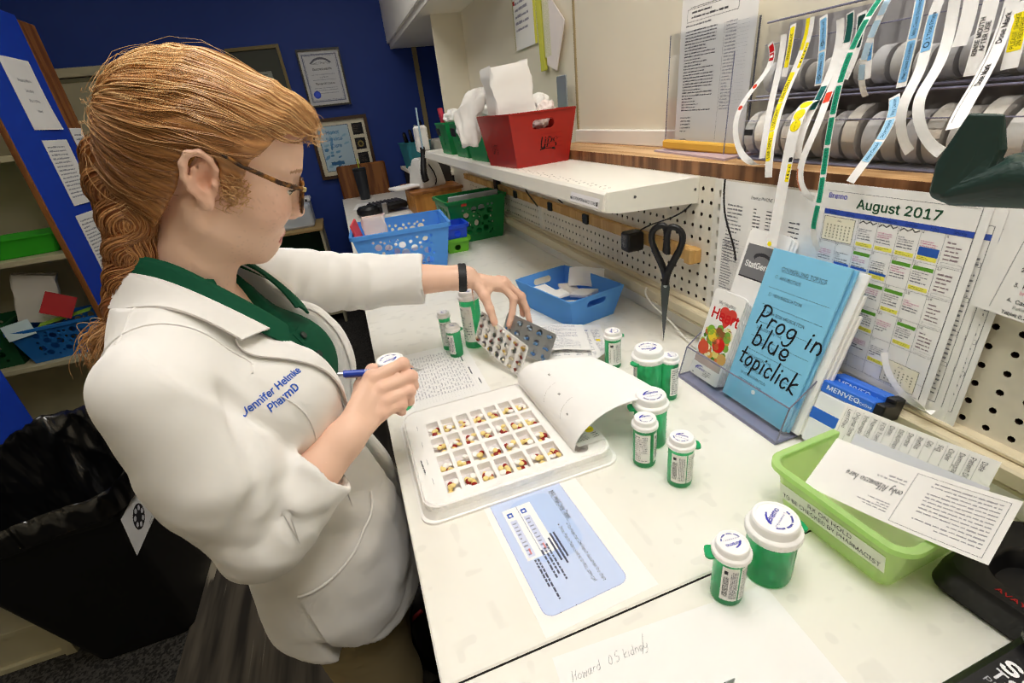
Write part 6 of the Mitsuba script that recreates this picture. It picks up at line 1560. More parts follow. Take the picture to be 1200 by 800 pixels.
def tp(f, l, z):
    """world point from torso coordinates"""
    g = lambda c: np.interp(z, TORSO[:, 0], TORSO[:, c])
    return np.stack([g(1) + FA[0] * f + LA[0] * l, g(2) + FA[1] * f + LA[1] * l, np.asarray(z) + 0 * np.asarray(f)], -1)
def tinv(p):
    z = p[..., 2]; x, y = p[..., 0] - np.interp(z, TORSO[:, 0], TORSO[:, 1]), p[..., 1] - np.interp(z, TORSO[:, 0], TORSO[:, 2])
    return x * FA[0] + y * FA[1], x * LA[0] + y * LA[1]
BUST = [tp(.070, s * .068, 1.125) for s in (-1, 1)]

# ---------------------------------------------------------------- body: one skin surface
SKIN = mat('skin', {'type': 'mesh_attribute', 'name': 'vertex_color'}, .48, specular=.35, sheen=.25)
def face_profile():
    """side outline of the face in head coordinates (forward, up)"""
    return [(.020, .127), (.060, .110), (.083, .092), (.0935, .075), (.0965, .056), (.0965, .042), (.097, .033), (.0955, .022), (.0945, .014), (.098, .002), (.105, -.011), (.1115, -.0195), (.1105, -.0265), (.103, -.032), (.0945, -.0395), (.0935, -.046), (.0945, -.0515), (.0905, -.0565), (.0875, -.0595), (.0905, -.064), (.0895, -.070), (.0845, -.0755), (.0825, -.081), (.0805, -.088), (.075, -.0955), (.066, -.0995), (.050, -.098), (.035, -.092)]
head = Field((-.125, -.105, -.165), (.135, .105, .150), .0024)
head.ell((-.008, 0, .040), (.086, .070, .074))
head.ell((.042, 0, .050), (.0525, .0590, .050), k=.03)
head.ell((.030, 0, -.020), (.060, .0595, .062), k=.03)
for s in (-1, 1):
    head.ell((.060, s * .034, -.018), (.027, .024, .026), k=.025)
    head.cone((.004, s * .052, -.052), (.064, s * .010, -.084), .014, .0125, .025)
    head.cone((.086, s * .010, .034), (.070, s * .042, .036), .0085, .0085, .014)
head.ell((.040, 0, -.062), (.044, .040, .034), k=.025)
head.ell((.0665, 0, -.086), (.0145, .015, .0135), k=.014)
head.ell((.078, 0, -.060), (.0115, .024, .022), k=.012)
for s in (-1, 1): head.ell((.098, s * .030, .013), (.015, .0150, .0095), k=.012, op='s')
head.cone((.0905, 0, .018), (.1025, 0, -.018), .0062, .0088, .010)
head.ell((.1035, 0, -.0195), (.0085, .0085, .0080), k=.006)
for s in (-1, 1):
    head.ell((.0955, s * .0105, -.0245), (.0085, .0068, .0068), k=.006)
    head.ell((.0985, s * .0065, -.0335), (.0045, .0030, .0025), k=.002, op='s')
head.cone((.0905, -.004, -.0525), (.0800, -.021, -.0585), .0042, .0022, .005); head.cone((.0905, .004, -.0525), (.0800, .021, -.0585), .0042, .0022, .005)
head.cone((.0870, -.003, -.0665), (.0785, -.019, -.0610), .0046, .0024, .005); head.cone((.0870, .003, -.0665), (.0785, .019, -.0610), .0046, .0024, .005)
head.cone((.0930, -.010, -.0595), (.0930, .010, -.0595), .0014, .0014, .002, 's'); head.cone((.0925, -.010, -.0595), (.083, -.021, -.0600), .0012, .0010, .002, 's'); head.cone((.0925, .010, -.0595), (.083, .021, -.0600), .0012, .0010, .002, 's')
for s in (-1, 1):                                       # eyelids, lowered
    c = V3(.0765, s * .0305, .0125)
    head.add(lambda p, c=c: np.maximum(np.linalg.norm(p - c, axis=-1) - .0128, (c[2] - .002) - p[..., 2] + (p[..., 0] - c[0]) * .25), c - .014, c + .014, .003)
    head.add(lambda p, c=c: np.maximum(np.linalg.norm(p - c, axis=-1) - .0124, p[..., 2] - (c[2] - .0065)), c - .014, c + .014, .003)
# ears
for s in (-1, 1):
    E_ = V3(-.006, s * .070, .004); tilt = math.radians(16)
    ea, eb, en = V3(math.cos(tilt), s * .18, math.sin(tilt)), V3(-math.sin(tilt), s * .10, math.cos(tilt)), V3(-.35, s * .93, 0.05)
    ea /= np.linalg.norm(ea); eb -= ea * (ea @ eb); eb /= np.linalg.norm(eb); en = np.cross(ea, eb) * (1 if np.cross(ea, eb)[1] * s > 0 else -1)
    e = lambda a, b, n=.004: E_ + ea * a + eb * b + en * n
    head.ell(e(-.001, .002, .002), (.0155, .0260, .0045), np.stack([ea, eb, en], 1), k=.004)
    rim = [e(.008, .000, .001), e(.0125, .012, .006), (e(.009, .0245, .009)), e(.001, .0315, .011), e(-.010, .0290, .0125), e(-.0165, .018, .013), e(-.0175, .004, .013), e(-.014, -.009, .011), e(-.008, -.019, .008)]
    head.chain(rim, [.0030, .0034, .0036, .0038, .0040, .0040, .0038, .0036, .0036], .003)
    head.ell(e(-.001, -.0255, .007), (.0075, .0090, .0042), np.stack([ea, eb, en], 1), k=.005)
    head.chain([e(.0, .019, .007), e(-.008, .012, .009), e(-.0105, .001, .009), e(-.007, -.010, .008), e(.001, -.0145, .007)], [.0024, .0030, .0032, .0032, .0030], .003)
    head.ell(e(.0015, .000, .006), (.0062, .0095, .0055), np.stack([ea, eb, en], 1), k=.003, op='s')
    head.ell(e(.0085, -.004, .006), (.0040, .0055, .0050), np.stack([ea, eb, en], 1), k=.003)
# neck down to the coat
nb_l = HR.T @ (NB - HO)
head.cone((.0, 0, -.040), nb_l * .92, .0435, .048, .025)
for s in (-1, 1): head.cone((-.012, s * .055, -.035), (nb_l + V3(.05, -s * .028, -.01)) * .9, .010, .009, .02)
hm = head.mesh(3)
def skin_colour(L, base=(.80, .53, .40)):
    """skin tone with redder lips, cheeks and ears, from head coordinates"""
    c = np.tile(np.array(base), (len(L), 1)); g = lambda cx, r: np.exp(-(((L - cx) / r) ** 2).sum(1))[:, None]
    red = np.array([.70, .30, .225])
    for s in (-1, 1):
        c = c + (red - c) * .35 * g((.070, s * .042, -.015), (.03, .03, .025)); c = c + (np.array([.72, .33, .22]) - c) * .55 * g((-.008, s * .080, .006), (.02, .02, .035))
    c = c + (red - c) * .25 * g((.106, 0, -.018), (.014, .014, .014))
    lips = (np.abs(L[:, 1]) < .0225) & (L[:, 2] < -.0488 - np.abs(L[:, 1]) * .30) & (L[:, 2] > -.0725 + np.abs(L[:, 1]) * .38) & (L[:, 0] > .076)
    c[lips] = (.60, .235, .20)
    b = (np.abs(L[:, 2] - (.0365 - (np.abs(L[:, 1]) - .028) ** 2 * 4)) < .0030 - np.abs(np.abs(L[:, 1]) - .024) * .05) & (np.abs(L[:, 1]) > .009) & (np.abs(L[:, 1]) < .050) & (L[:, 0] > .055)
    c[b] = (.42, .22, .12)
    f = np.clip(np.sin(L[:, 0] * 900 + np.sin(L[:, 2] * 700) * 3) * np.sin(L[:, 1] * 800 + 2) * np.sin(L[:, 2] * 950) - .55, 0, .3)[:, None] * ((L[:, 0] > .03) & (L[:, 2] < .02))[:, None]
    return np.clip(c * (1 - .35 * f), 0, 1)
hcol = skin_colour(np.asarray(hm.vertices))
hm.apply_transform(H4)

body = Field((-.42, .46, .62), (.06, .98, 1.34), .007)
body.add(lambda p: torso(p, -.022), TLO, THI)
for c in BUST: body.ell(c - FA * .018, (.052, .056, .056), k=.03)
body.cone(NB - V3(0, 0, .02), RSH + V3(.01, .03, -.01), .034, .044, .04); body.cone(NB - V3(0, 0, .02), LSH + V3(-.01, -.03, -.01), .034, .044, .04)
body.cone(RSH, REL, .046, .036, .02); body.cone(REL, REL + (RWR - REL) * .7, .036, .030, .02); body.cone(LSH, LEL, .046, .036, .02); body.cone(LEL, LEL + (LWR - LEL) * .7, .036, .030, .02)
body.cone(NB + V3(0, 0, .03), NB - V3(0, 0, .03), .044, .050, .03)
body.cut(lambda p: .83 - p[..., 2])
bm = body.mesh(2)

HAND = {'ri': [(-.0258, .6550, 1.1162), (.0219, .6650, 1.1208), (.0296, .6900, 1.0956), (.0172, .7030, 1.0800)],
'rm': [(-.0179, .6450, 1.1001), (.0295, .6550, 1.1013), (.0313, .6800, 1.0704), (.0173, .6970, 1.0573)],
'rr': [(-.0176, .6350, 1.0833), (.0218, .6450, 1.0833), (.0190, .6700, 1.0511), (.0049, .6900, 1.0422)],
'rl': [(-.0251, .6250, 1.0708), (.0060, .6350, 1.0697), (.0037, .6550, 1.0458), (-.0069, .6700, 1.0433)],
'rt': [(-.0579, .6400, 1.0784), (-.0442, .6750, 1.0962), (-.0245, .7000, 1.1063), (-.0066, .7150, 1.0968)],
'lt': [(.2290, .9850, 1.1056), (.2359, .9650, 1.0842), (.2402, .9520, 1.0572), (.2448, .9420, 1.0248)],
'li': [(.2879, 1.0000, 1.0882), (.3080, .9850, 1.0550), (.2966, .9750, 1.0229), (.2824, .9650, 1.0022)],
'lm': [(.3011, 1.0150, 1.0871), (.3338, 1.0050, 1.0490), (.3399, .9950, 1.0183), (.3401, .9850, .9933)],
'lr': [(.3019, 1.0300, 1.0868), (.3323, 1.0300, 1.0500), (.3387, 1.0200, 1.0210), (.3329, 1.0100, 1.0013)],
'll': [(.2940, 1.0450, 1.0863), (.3201, 1.0450, 1.0502), (.3248, 1.0350, 1.0258), (.3189, 1.0300, 1.0087)]}
FR = {'i': (.0098, .0088, .0078, .0066), 'm': (.0100, .0090, .0079, .0067), 'r': (.0096, .0086, .0076, .0064), 'l': (.0086, .0076, .0067, .0058), 't': (.0135, .0108, .0096, .0080)}
NAILS = []
def make_hand(side, wrist, elbow):
    el = wrist + (elbow - wrist) * .62
    P = np.array([q for k in 'imrlt' for q in HAND[side + k]] + [wrist, el]); f = Field(P.min(0) - .035, P.max(0) + .035, .0023)
    f.cone(el, wrist + (el - wrist) * .12, .0365, .0255, 0)
    f.cone(wrist + (el - wrist) * .15, wrist, .0262, .0245, .01)
    mc = [np.array(HAND[side + k][0]) for k in 'imrl']
    across = mc[3] - mc[0]; across /= np.linalg.norm(across)
    pn = np.cross(across, (mc[1] - wrist) / np.linalg.norm(mc[1] - wrist)); pn /= np.linalg.norm(pn)   # out of the palm or the back
    pts = np.array(HAND[side + 'm'][2]) - mc[1]
    if pn @ pts < 0: pn = -pn                           # pn: towards the palm
    w4 = [wrist + across * o for o in (-.014, -.005, .005, .013)]
    for k, (a, b) in enumerate(zip(w4, mc)):
        f.cone(a + pn * .002, b + pn * .004, .0135, (.0118, .0122, .0118, .0108)[k], .0045)
        f.cone(a + (b - a) * .45 + pn * .008, b + pn * .008, .010, .009, .004)
    for k in 'imrlt':
        j = [np.array(q) for q in HAND[side + k]]; r = FR[k]
        g = f.like()
        g.chain(j, r, .004)
        g.ell(j[1], (r[1] * 1.09,) * 3, k=.005)
        if k != 't': g.ell(j[0] - pn * .001, (.0108, .0108, .0108), k=.006)
        f.F = smin(f.F, g.F, .0045)
        d = j[3] - j[2]; d /= np.linalg.norm(d); back = -(pn if k != 't' else across * -1)
        prev = j[2] - j[1]; back = prev / np.linalg.norm(prev) - d * (d @ prev / np.linalg.norm(prev))
        if np.linalg.norm(back) > .15:
            back /= np.linalg.norm(back); NAILS.append((j[3] + back * r[3] * .72 + d * r[3] * .25, d, back, r[3]))
    f.cone(np.array(HAND[side + 't'][0]), mc[0] + (wrist - mc[0]) * .45 + pn * .004, .013, .012, .006)     # ball of the thumb
    f.cone(np.array(HAND[side + 't'][1]), mc[0] + (wrist - mc[0]) * .25 + pn * .004, .0075, .009, .005)    # web
    from scipy.ndimage import gaussian_filter
    f.F = gaussian_filter(f.F, .8); return f.mesh(2)
rh, lh = make_hand('r', RWR, REL), make_hand('l', LWR, LEL)
def hand_colour(m, side):
    c = np.tile((.76, .49, .365), (len(m.vertices), 1)); v = np.asarray(m.vertices)
    for k in 'imrlt':
        for q, (j, a) in enumerate(zip(HAND[side + k], (.35, .45, .35, .5))):
            c = c + (np.array([.70, .31, .225]) - c) * a * np.exp(-((v - np.array(j)) ** 2).sum(1) / (.011 ** 2))[:, None]
    return c
parts = [(hm, hcol), (bm, np.tile((.80, .53, .40), (len(bm.vertices), 1))), (rh, hand_colour(rh, 'r')), (lh, hand_colour(lh, 'l'))]
put('body', ply(cat([q for q, _ in parts]), SKIN, True, color=np.vstack([c for _, c in parts])), None, parent=PER)
NAILM = mat('nail', '#e3b7a5', .3)
for (c, d, b, r_) in NAILS:
    sd = np.cross(b, d); u, v = np.meshgrid(np.linspace(-1, 1, 6), np.linspace(-1, 1, 5), indexing='ij')
    g = c + (u[..., None] * sd * r_ * .72) + (v[..., None] * d * r_ * .85) - b * (u[..., None] ** 2) * r_ * .26 + b * r_ * .16
    put('nail', grid_mesh(g, .0006), NAILM, parent=PER, smooth=60)
for s in (-1, 1):
    ey = put('eye', xf(trimesh.creation.icosphere(3, .0114), H4 @ move(.0765, s * .0305, .0125)), mat('eye_white', '#e9e2da', .2), parent=PER, smooth=True)
    put('iris', xf(lathe([(.0055, 0), (.0050, .0006), (.002, .0009)], 16), H4 @ move(.0765, s * .0305, .0125) @ rot_m(math.radians(90 + 28), (0, 1, 0)) @ move(0, 0, .0108)), mat('iris', '#3c4a46', .2), parent=ey)

# ---------------------------------------------------------------- clothes
def fold(p, c, R, k, lam, amp, warp=.6, ph=0.0):
    """soft ridges across direction k around c"""
    q = p - np.asarray(c, float); k = np.asarray(k, float); k = k / np.linalg.norm(k); w = np.exp(-((q / R) ** 2).sum(-1))
    t = q @ k / lam * 2 * PI + warp * np.sin(q @ np.roll(k, 1) / lam * 2.1 + ph) * 1.5 + ph
    return -amp * w * (np.abs(np.sin(t * .5)) * 1.6 - .9)
def wob3(p, s, a):
    x, y, z = p[..., 0] * s, p[..., 1] * s, p[..., 2] * s
    return a * (np.sin(x + 1.7 * np.sin(y * .9 + z)) * np.sin(y * 1.1 + 1.3 * np.sin(z * 1.2)) + .5 * np.sin(z * 2.1 + 2 * np.sin(x * 1.3)))
GC = .016
coat = Field((-.44, .40, .655), (.17, 1.17, 1.37), .0046)
coat.add(lambda p: torso(p, GC), TLO - .03, THI + .03)
for c in BUST: coat.ell(c - FA * .006, (.060, .066, .066), k=.05)
coat.cone(NB + V3(-.01, -.03, -.005), RSH + V3(.0, .012, -.004), .048, .058, .04); coat.cone(NB + V3(-.01, .03, -.005), LSH + V3(0, -.012, -.004), .048, .058, .04)
RC, LC = REL + (RWR - REL) * .66, LEL + (LWR - LEL) * .56
def sleeve_end(f, w_, c_, e_, rr_):
    d_ = (w_ - e_) / np.linalg.norm(w_ - e_)
    f.cut(lambda p: (p - c_) @ d_); f.cone(c_ + d_ * .03, c_ - d_ * .05, rr_ - .002, rr_ - .012, .0, 's')
sl = coat.like()
sl.cone(RSH, RSH + (REL - RSH) * .5, .061, .066, .03); sl.cone(RSH + (REL - RSH) * .5, REL, .066, .055, .03); sl.cone(REL, RC + (RWR - REL) * .1, .054, .052, .02)
sleeve_end(sl, RWR, RC, REL, .048)
coat.F = smin(coat.F, sl.F, .007)
sl.F = np.full(sl.n, 1.0)
sl.cone(LSH, LEL, .064, .056, .03); sl.cone(LEL, LC + (LWR - LEL) * .1, .056, .054, .02)
sleeve_end(sl, LWR, LC, LEL, .049)
coat.F = smin(coat.F, sl.F, .010); del sl
ax = RWR - REL
coat.disp(lambda p: wob3(p, 30, .0012)
    + fold(p, REL + V3(.040, -.02, .045), .055, V3(.6, -.2, 1), .040, .0042, .6) + fold(p, RSH + V3(.055, .035, -.055), .055, V3(1, .3, .7), .042, .0050, .4, .6) + fold(p, REL + V3(-.01, -.03, .05), .07, V3(.3, .2, 1), .050, .0030, .7, 1.0)
    + fold(p, (REL + RC) / 2 + V3(.0, -.02, -.01), .05, ax + V3(0, 0, -.08), .034, .0035, .6, 2.0)
    + fold(p, LEL + V3(-.05, -.05, .02), .08, V3(1, .2, -.4), .046, .0055, .7) + fold(p, LSH + V3(.07, -.04, -.03), .06, V3(1, .5, -.7), .042, .0055, .6, 1.2)
    + fold(p, V3(-.10, .63, .96), .10, V3(.2, .4, 1), .07, .0040, .9, .5) + fold(p, V3(-.07, .62, .80), .085, V3(.8, -.5, .5), .030, .0040, .9, 1.1) + fold(p, V3(-.045, .66, .86), .07, V3(.3, -.6, 1), .022, .0022, .8, .3) + fold(p, V3(-.30, .56, 1.12), .06, V3(.5, -.3, -1), .05, .003, .6, .9) + fold(p, V3(-.25, .62, .80), .10, V3(.3, 1, 0), .07, .0040, .5) + fold(p, V3(-.29, .66, 1.14), .10, V3(.2, .4, -1), .06, .003, .7))
def crease(pts, r, k, out=.004):
    c = spline(np.array(pts, float), 24); n = coat.normal(c); c = c + n * out
    for a, b, ra in zip(c[:-1], c[1:], r * np.sin(np.linspace(.5, PI - .35, 23))): coat.cone(a, b, ra, ra, k, 's')
crease([(-.1807, .5513, 1.2075), (-.1789, .5515, 1.1817), (-.1698, .5304, 1.1589), (-.1654, .5142, 1.1325), (-.1658, .5007, 1.1061), (-.170, .497, 1.088)], .011, .010)
crease([(-.1663, .4999, 1.1000), (-.177, .4914, 1.0871), (-.1956, .4837, 1.0675), (-.2233, .4897, 1.0299)], .007, .010)
crease([(-.150, .5140, 1.0650), (-.158, .5097, 1.0557), (-.1748, .4966, 1.0343), (-.1956, .4875, 1.0185)], .006, .009)
# open front: a wedge between the two front edges
OPEN = np.array([(.64, .012, .011), (.88, .012, .013), (.96, .014, .016), (1.02, .017, .023), (1.10, .017, .047), (1.18, .021, .066), (1.26, .018, .082), (1.40, .018, .082)])
def opening(p):
    f, l = tinv(p); z = p[..., 2]
    return np.maximum(np.abs(l - np.interp(z, OPEN[:, 0], OPEN[:, 1])) - np.interp(z, OPEN[:, 0], OPEN[:, 2]), .012 - f)
coat.add(opening, V3(-.26, .55, .655), V3(.04, .92, 1.37), .004, 's')
coat.F[:, :, :] = np.maximum(coat.F, (np.arange(coat.n[2]) * coat.h + coat.lo[2] - 1.292)[None, None, :])
# hem, side vent
def hem(p):
    f, l = tinv(p); return p[..., 2] - (.715 + .030 * np.clip(-f / .12, -1, 1) * 0 - .012 * np.cos(l * 9) + .06 * np.clip((l + .02) / .2, -.2, 1) ** 2 + .02 * np.clip(-f / .1, -1, 1))
coat.add(hem, V3(-.44, .45, .655), V3(.05, 1.0, .78), .004, 's')
vent = lambda p: (lambda f, l: np.maximum(np.maximum(np.abs(f - .035 + (p[..., 2] - .72) * .7) - np.clip((.775 - p[..., 2]) * .36, 0, .03), l + .10), p[..., 2] - .775))(*tinv(p))
coat.add(vent, V3(-.30, .45, .655), V3(-.02, .70, .80), .003, 's')
from scipy.ndimage import gaussian_filter
coat.F = gaussian_filter(coat.F, .75)
cm_ = coat.mesh(2)
COATM = bump('coat', '#dedcd9', .8, lambda p, n, uv: fbm(p.x * 900, p.y * 900, p.z * 900, 2), .00012, 4e-4, specular=.2, sheen=.3)
CK = put('coat', cm_, COATM, 'white coat with long turned-back sleeves', parent=PER, smooth=True)
shirt = Field((-.38, .52, .68), (-.03, .92, 1.33), .005)
shirt.add(lambda p: torso(p, -.004), TLO, THI)
for c in BUST: shirt.ell(c - FA * .016, (.056, .060, .060), k=.04)
shirt.cone(NB + V3(0, -.02, -.01), RSH + V3(.02, .06, -.01), .046, .040, .03); shirt.cone(NB + V3(0, .02, -.01), LSH + V3(-.02, -.06, -.01), .046, .040, .03)
shirt.cone(NB - V3(0, 0, .02), NB + V3(.022, 0, .052), .060, .056, .02)
def vneck(p):
    f, l = tinv(p); z = p[..., 2]
    return np.maximum(np.abs(l - .012) - np.clip((z - 1.185) * .46, 0, .045), .0 - f)
shirt.add(vneck, V3(-.24, .60, 1.18), V3(-.02, .86, 1.34), .003, 's')
shirt.add(lambda p: np.maximum(p[..., 2] - (1.302 - .25 * (p[..., 0] - NB[0])), -9), V3(-.36, .56, 1.26), V3(-.10, .88, 1.36), .0, 's') if False else None
shirt.F[:, :, :] = np.maximum(shirt.F, (np.arange(shirt.n[2]) * shirt.h + shirt.lo[2] - 1.300)[None, None, :])
shirt.cut(lambda p: .84 - p[..., 2])
GREENS = bump('green_shirt', '#0b4a33', .8, lambda p, n, uv: noise(p.x * 700, p.y * 700, p.z * 700), .0002, 5e-4, sheen=.3, specular=.2)
SK = put('shirt', shirt.mesh(2), GREENS, 'dark green polo shirt', parent=PER, smooth=True)
trs = Field((-.33, .52, .05), (.02, .93, .92), .008)
for s in (-1, 1):
    hp_, kn, an = V3(-.172, .718 + s * .066, .84), V3(-.150, .718 + s * .088, .48), V3(-.19, .718 + s * .10, .09)
    trs.chain([hp_, kn, an], [.092, .068, .058], .02)
trs.ell((-.175, .718, .86), (.108, .155, .06), k=.03)
trs.add(lambda p: fold(p, V3(-.15, .60, .70), .12, V3(.2, .1, 1), .022, .004, .4), V3(-.3, .5, .5), V3(0, .8, .9), op='d')
put('trousers', trs.mesh(2), mat('khaki', '#8d7f5f', .8), 'khaki trousers', parent=PER, smooth=True)
for s in (-1, 1):
    shf = Field((-.30, .718 + s * .10 - .07, .008), (.07, .718 + s * .10 + .07, .14), .006)
    shf.ell((-.17, .718 + s * .10, .05), (.075, .042, .05)); shf.ell((-.05, .718 + s * .10, .035), (.095, .045, .034), k=.03)
    shf.add(lambda p: .016 - p[..., 2], (-.3, .4, 0), (.1, 1, .1), 0, 's') if False else None
    shf.F = np.maximum(shf.F, (.0135 - (np.arange(shf.n[2]) * shf.h + shf.lo[2]))[None, None, :])
    put('shoe', shf.mesh(1), BLACK_PLASTIC, 'dark shoe', parent=PER, smooth=50)

# ==== DETAILS
# ---------------------------------------------------------------- collars, lapels, pocket, embroidery
def on_field(fld, P, off, it=8):
    """points moved onto the surface of a field, then off along its normal"""
    P = np.array(P, float)
    for _ in range(it):
        n = fld.normal(P); P = P - n * np.clip(fld.sample(P), -.01, .01)[..., None] * .9
    return P + fld.normal(P) * np.asarray(off)[..., None]
def edge(pts, n): return spline(np.array([tp(f, l, z) for f, l, z in pts]), n)
def patch(fld, A, B, n=30, m=10, lift=(.003, .006), thick=.003, bulge=0.0, project=True):
    a, b = edge(A, n), edge(B, n); t = np.linspace(0, 1, m)
    P = a[:, None] * (1 - t)[None, :, None] + b[:, None] * t[None, :, None]
    off = np.tile(lift[0] + (lift[1] - lift[0]) * t + bulge * np.sin(t * PI), (n, 1))
    P = on_field(fld, P, off) if project else P
    return P
def slab(P, thick, centre=None):
    g = grid_mesh(P, thick); c = np.asarray(P).mean((0, 1))
    du, dv = np.gradient(P, axis=0), np.gradient(P, axis=1); nn = np.cross(du, dv).mean((0, 1))
    if centre is not None and nn @ (c - centre) < 0: g = grid_mesh(P[::-1], thick)
    return g
TC = V3(-.20, .715, 1.15)
oin = lambda z, s: np.interp(z, OPEN[:, 0], OPEN[:, 1]) + s * (np.interp(z, OPEN[:, 0], OPEN[:, 2]) + .002)
zz = [1.236, 1.222, 1.200, 1.177, 1.150, 1.10, 1.05, 1.00]
LAPR = patch(coat, [(f, oin(z, -1) + .005, z) for f, z in zip((.075, .085, .10, .115, .125, .125, .115, .108), zz)], [(f, l, z - .003) for f, l, z in zip((.066, .074, .096, .118, .130, .132, .120, .110), (-.094, -.102, -.093, -.077, -.064, -.042, -.020, -.004), zz)], 40, 10, (.0025, .0075), bulge=.002)
put('lapel', slab(LAPR, .003, TC), COATM, 'white lapel', parent=CK, smooth=50)
LAPL = patch(coat, [(f, oin(z, 1) - .005, z) for f, z in zip((.075, .085, .10, .115, .125, .125, .115, .108), zz)], [(f, l, z - .003) for f, l, z in zip((.06, .064, .086, .108, .120, .125, .120, .110), (.128, .138, .130, .118, .104, .084, .058, .040), zz)], 40, 10, (.0025, .0075), bulge=.002)
put('lapel', slab(LAPL, .003, TC), COATM, 'white lapel', parent=CK, smooth=50)
def both(half): return [(f, -l, z) for f, l, z in half[::-1]] + [(f, l, z) for f, l, z in half[1:]]
def band(half_in, half_out, n=70, m=9, bulge=.006, thick=.0035):
    a, b = edge(both(half_in), n), edge(both(half_out), n); t = np.linspace(0, 1, m)
    P = a[:, None] * (1 - t)[None, :, None] + b[:, None] * t[None, :, None]
    c = tp(.02, 0, 1.29); o = P - c; o[..., 2] *= .4; o /= np.linalg.norm(o, axis=-1, keepdims=True)
    P = P + o * (bulge * np.sin(np.sqrt(t) * PI))[None, :, None] + V3(0, 0, 1) * (bulge * .7 * np.sin(np.sqrt(t) * PI))[None, :, None]
    return slab(P, thick, c)
put('collar', band([(-.046, 0, 1.330), (-.038, .032, 1.328), (.005, .060, 1.318), (.050, .068, 1.288), (.088, .066, 1.248), (.100, .062, 1.230)],
                   [(-.082, 0, 1.288), (-.072, .050, 1.288), (-.025, .090, 1.292), (.030, .107, 1.290), (.062, .107, 1.266), (.084, .106, 1.238)], 80), COATM, 'turned-down white collar', parent=CK, smooth=50)
put('collar', band([(-.033, 0, 1.346), (-.024, .036, 1.343), (.015, .053, 1.332), (.055, .054, 1.302), (.092, .044, 1.255), (.106, .030, 1.222)],
                   [(-.052, 0, 1.320), (-.043, .046, 1.318), (.004, .070, 1.306), (.052, .078, 1.276), (.092, .076, 1.236), (.108, .058, 1.200)], 80, bulge=.004), GREENS, 'green polo collar', parent=SK, smooth=50)
PLK = patch(shirt, [(.10, .003, z) for z in (1.196, 1.15, 1.10, 1.05)], [(.10, .034, z) for z in (1.196, 1.15, 1.10, 1.05)], 24, 5, (.002, .002))
put('placket', slab(PLK, .002, TC), GREENS, 'buttoned placket', parent=SK, smooth=50)
BTN = mat('button_dark', '#2b3a36', .25)
for z in (1.182, 1.145):
    q = on_field(shirt, tp(.10, .018, z)[None], np.array([.0045]))[0]; nn = shirt.normal(q[None])[0]; a_ = np.cross(nn, [0, 0, 1.]); M = np.eye(4); M[:3, 0] = a_ / np.linalg.norm(a_); M[:3, 1] = np.cross(nn, M[:3, 0]); M[:3, 2] = nn; M[:3, 3] = q
    put('button', xf(lathe([(.0052, -.001), (.0056, .0004), (.0050, .0016), (.0036, .0012), (.001, .0012)], 18), M), BTN, 'dark button', parent=SK, smooth=40)
# lower pocket with a sloping opening
PCK = patch(coat, [(.0, -.185, .870), (.04, -.172, .876), (.08, -.148, .890), (.10, -.112, .905), (.12, -.070, .935)], [(.02, -.19, .745), (.05, -.18, .735), (.08, -.150, .730), (.11, -.10, .738), (.12, -.060, .760)], 30, 14, (.0055, .002), bulge=.002)
put('pocket', slab(PCK, .002, TC), COATM, 'patch pocket with sloping opening', parent=CK, smooth=60)
put('pocket_hem', tube(PCK[:, 0], .0022, 6), COATM, parent=CK, smooth=True)
BPK = spline(np.array([tp(f, l, z) for f, l, z in ((.09, -.118, 1.160), (.105, -.118, 1.125), (.10, -.112, 1.085), (.09, -.105, 1.045))]), 20)
put('seam', tube(on_field(coat, BPK, np.full(20, .0006)), .0012, 5), COATM, parent=CK, smooth=True)
for pts in (((.0, -.165, 1.235), (.03, -.150, 1.255), (-.03, -.135, 1.268)), ):
    pass
SM_ = [RSH + V3(math.cos(a) * .02, -.03 + .0 * a, 0) for a in (0, 1)]
# shoulder seam and sleeve-head seam
ss = on_field(coat, spline(np.array([tp(-.01, -.085, 1.29), tp(-.012, -.115, 1.275), tp(-.012, -.145, 1.255)]), 24), np.full(24, .0004)); put('seam', tube(ss, .0011, 5), COATM, parent=CK, smooth=True)
th = np.linspace(-1.9, 1.9, 40); sa = RSH + V3(.012, .040, .0)
ring_ = np.stack([sa[0] + .075 * np.sin(th), sa[1] - .012 * np.cos(th), sa[2] + .075 * np.cos(th) * 1.0], 1)
put('seam', tube(on_field(coat, ring_, np.full(40, .0005)), .0012, 5), COATM, parent=CK, smooth=True)
# cuff buttons and cuff slit
# embroidery
THREAD = '#2b55b5'
A_, B_ = tp(.06, -.153, 1.158), tp(.119, -.090, 1.176)
ev = (B_ - A_) / np.linalg.norm(B_ - A_); upv = V3(-.25, -.1, 1.0); upv -= ev * (ev @ upv); upv /= np.linalg.norm(upv)
p = Print(); LN = np.linalg.norm(B_ - A_)
p.text('Jennifer Helmke', 0, 0, .0098, THREAD, True, sx=1.0); w_ = text_flat('Jennifer Helmke', .0098, True)[0][:, 0].max()
p.text('PharmD', LN * .52, -.0155, .0098, THREAD, True, 'c', sx=LN / w_)
p.v[0] = p.v[0] * [LN / w_, 1]
p.build(lambda u, v: on_field(coat, A_ + ev * u[:, None] + upv * v[:, None], np.full(len(u), .0009), 10), 'embroidery', CK, 'blue embroidered name', refine=.006)

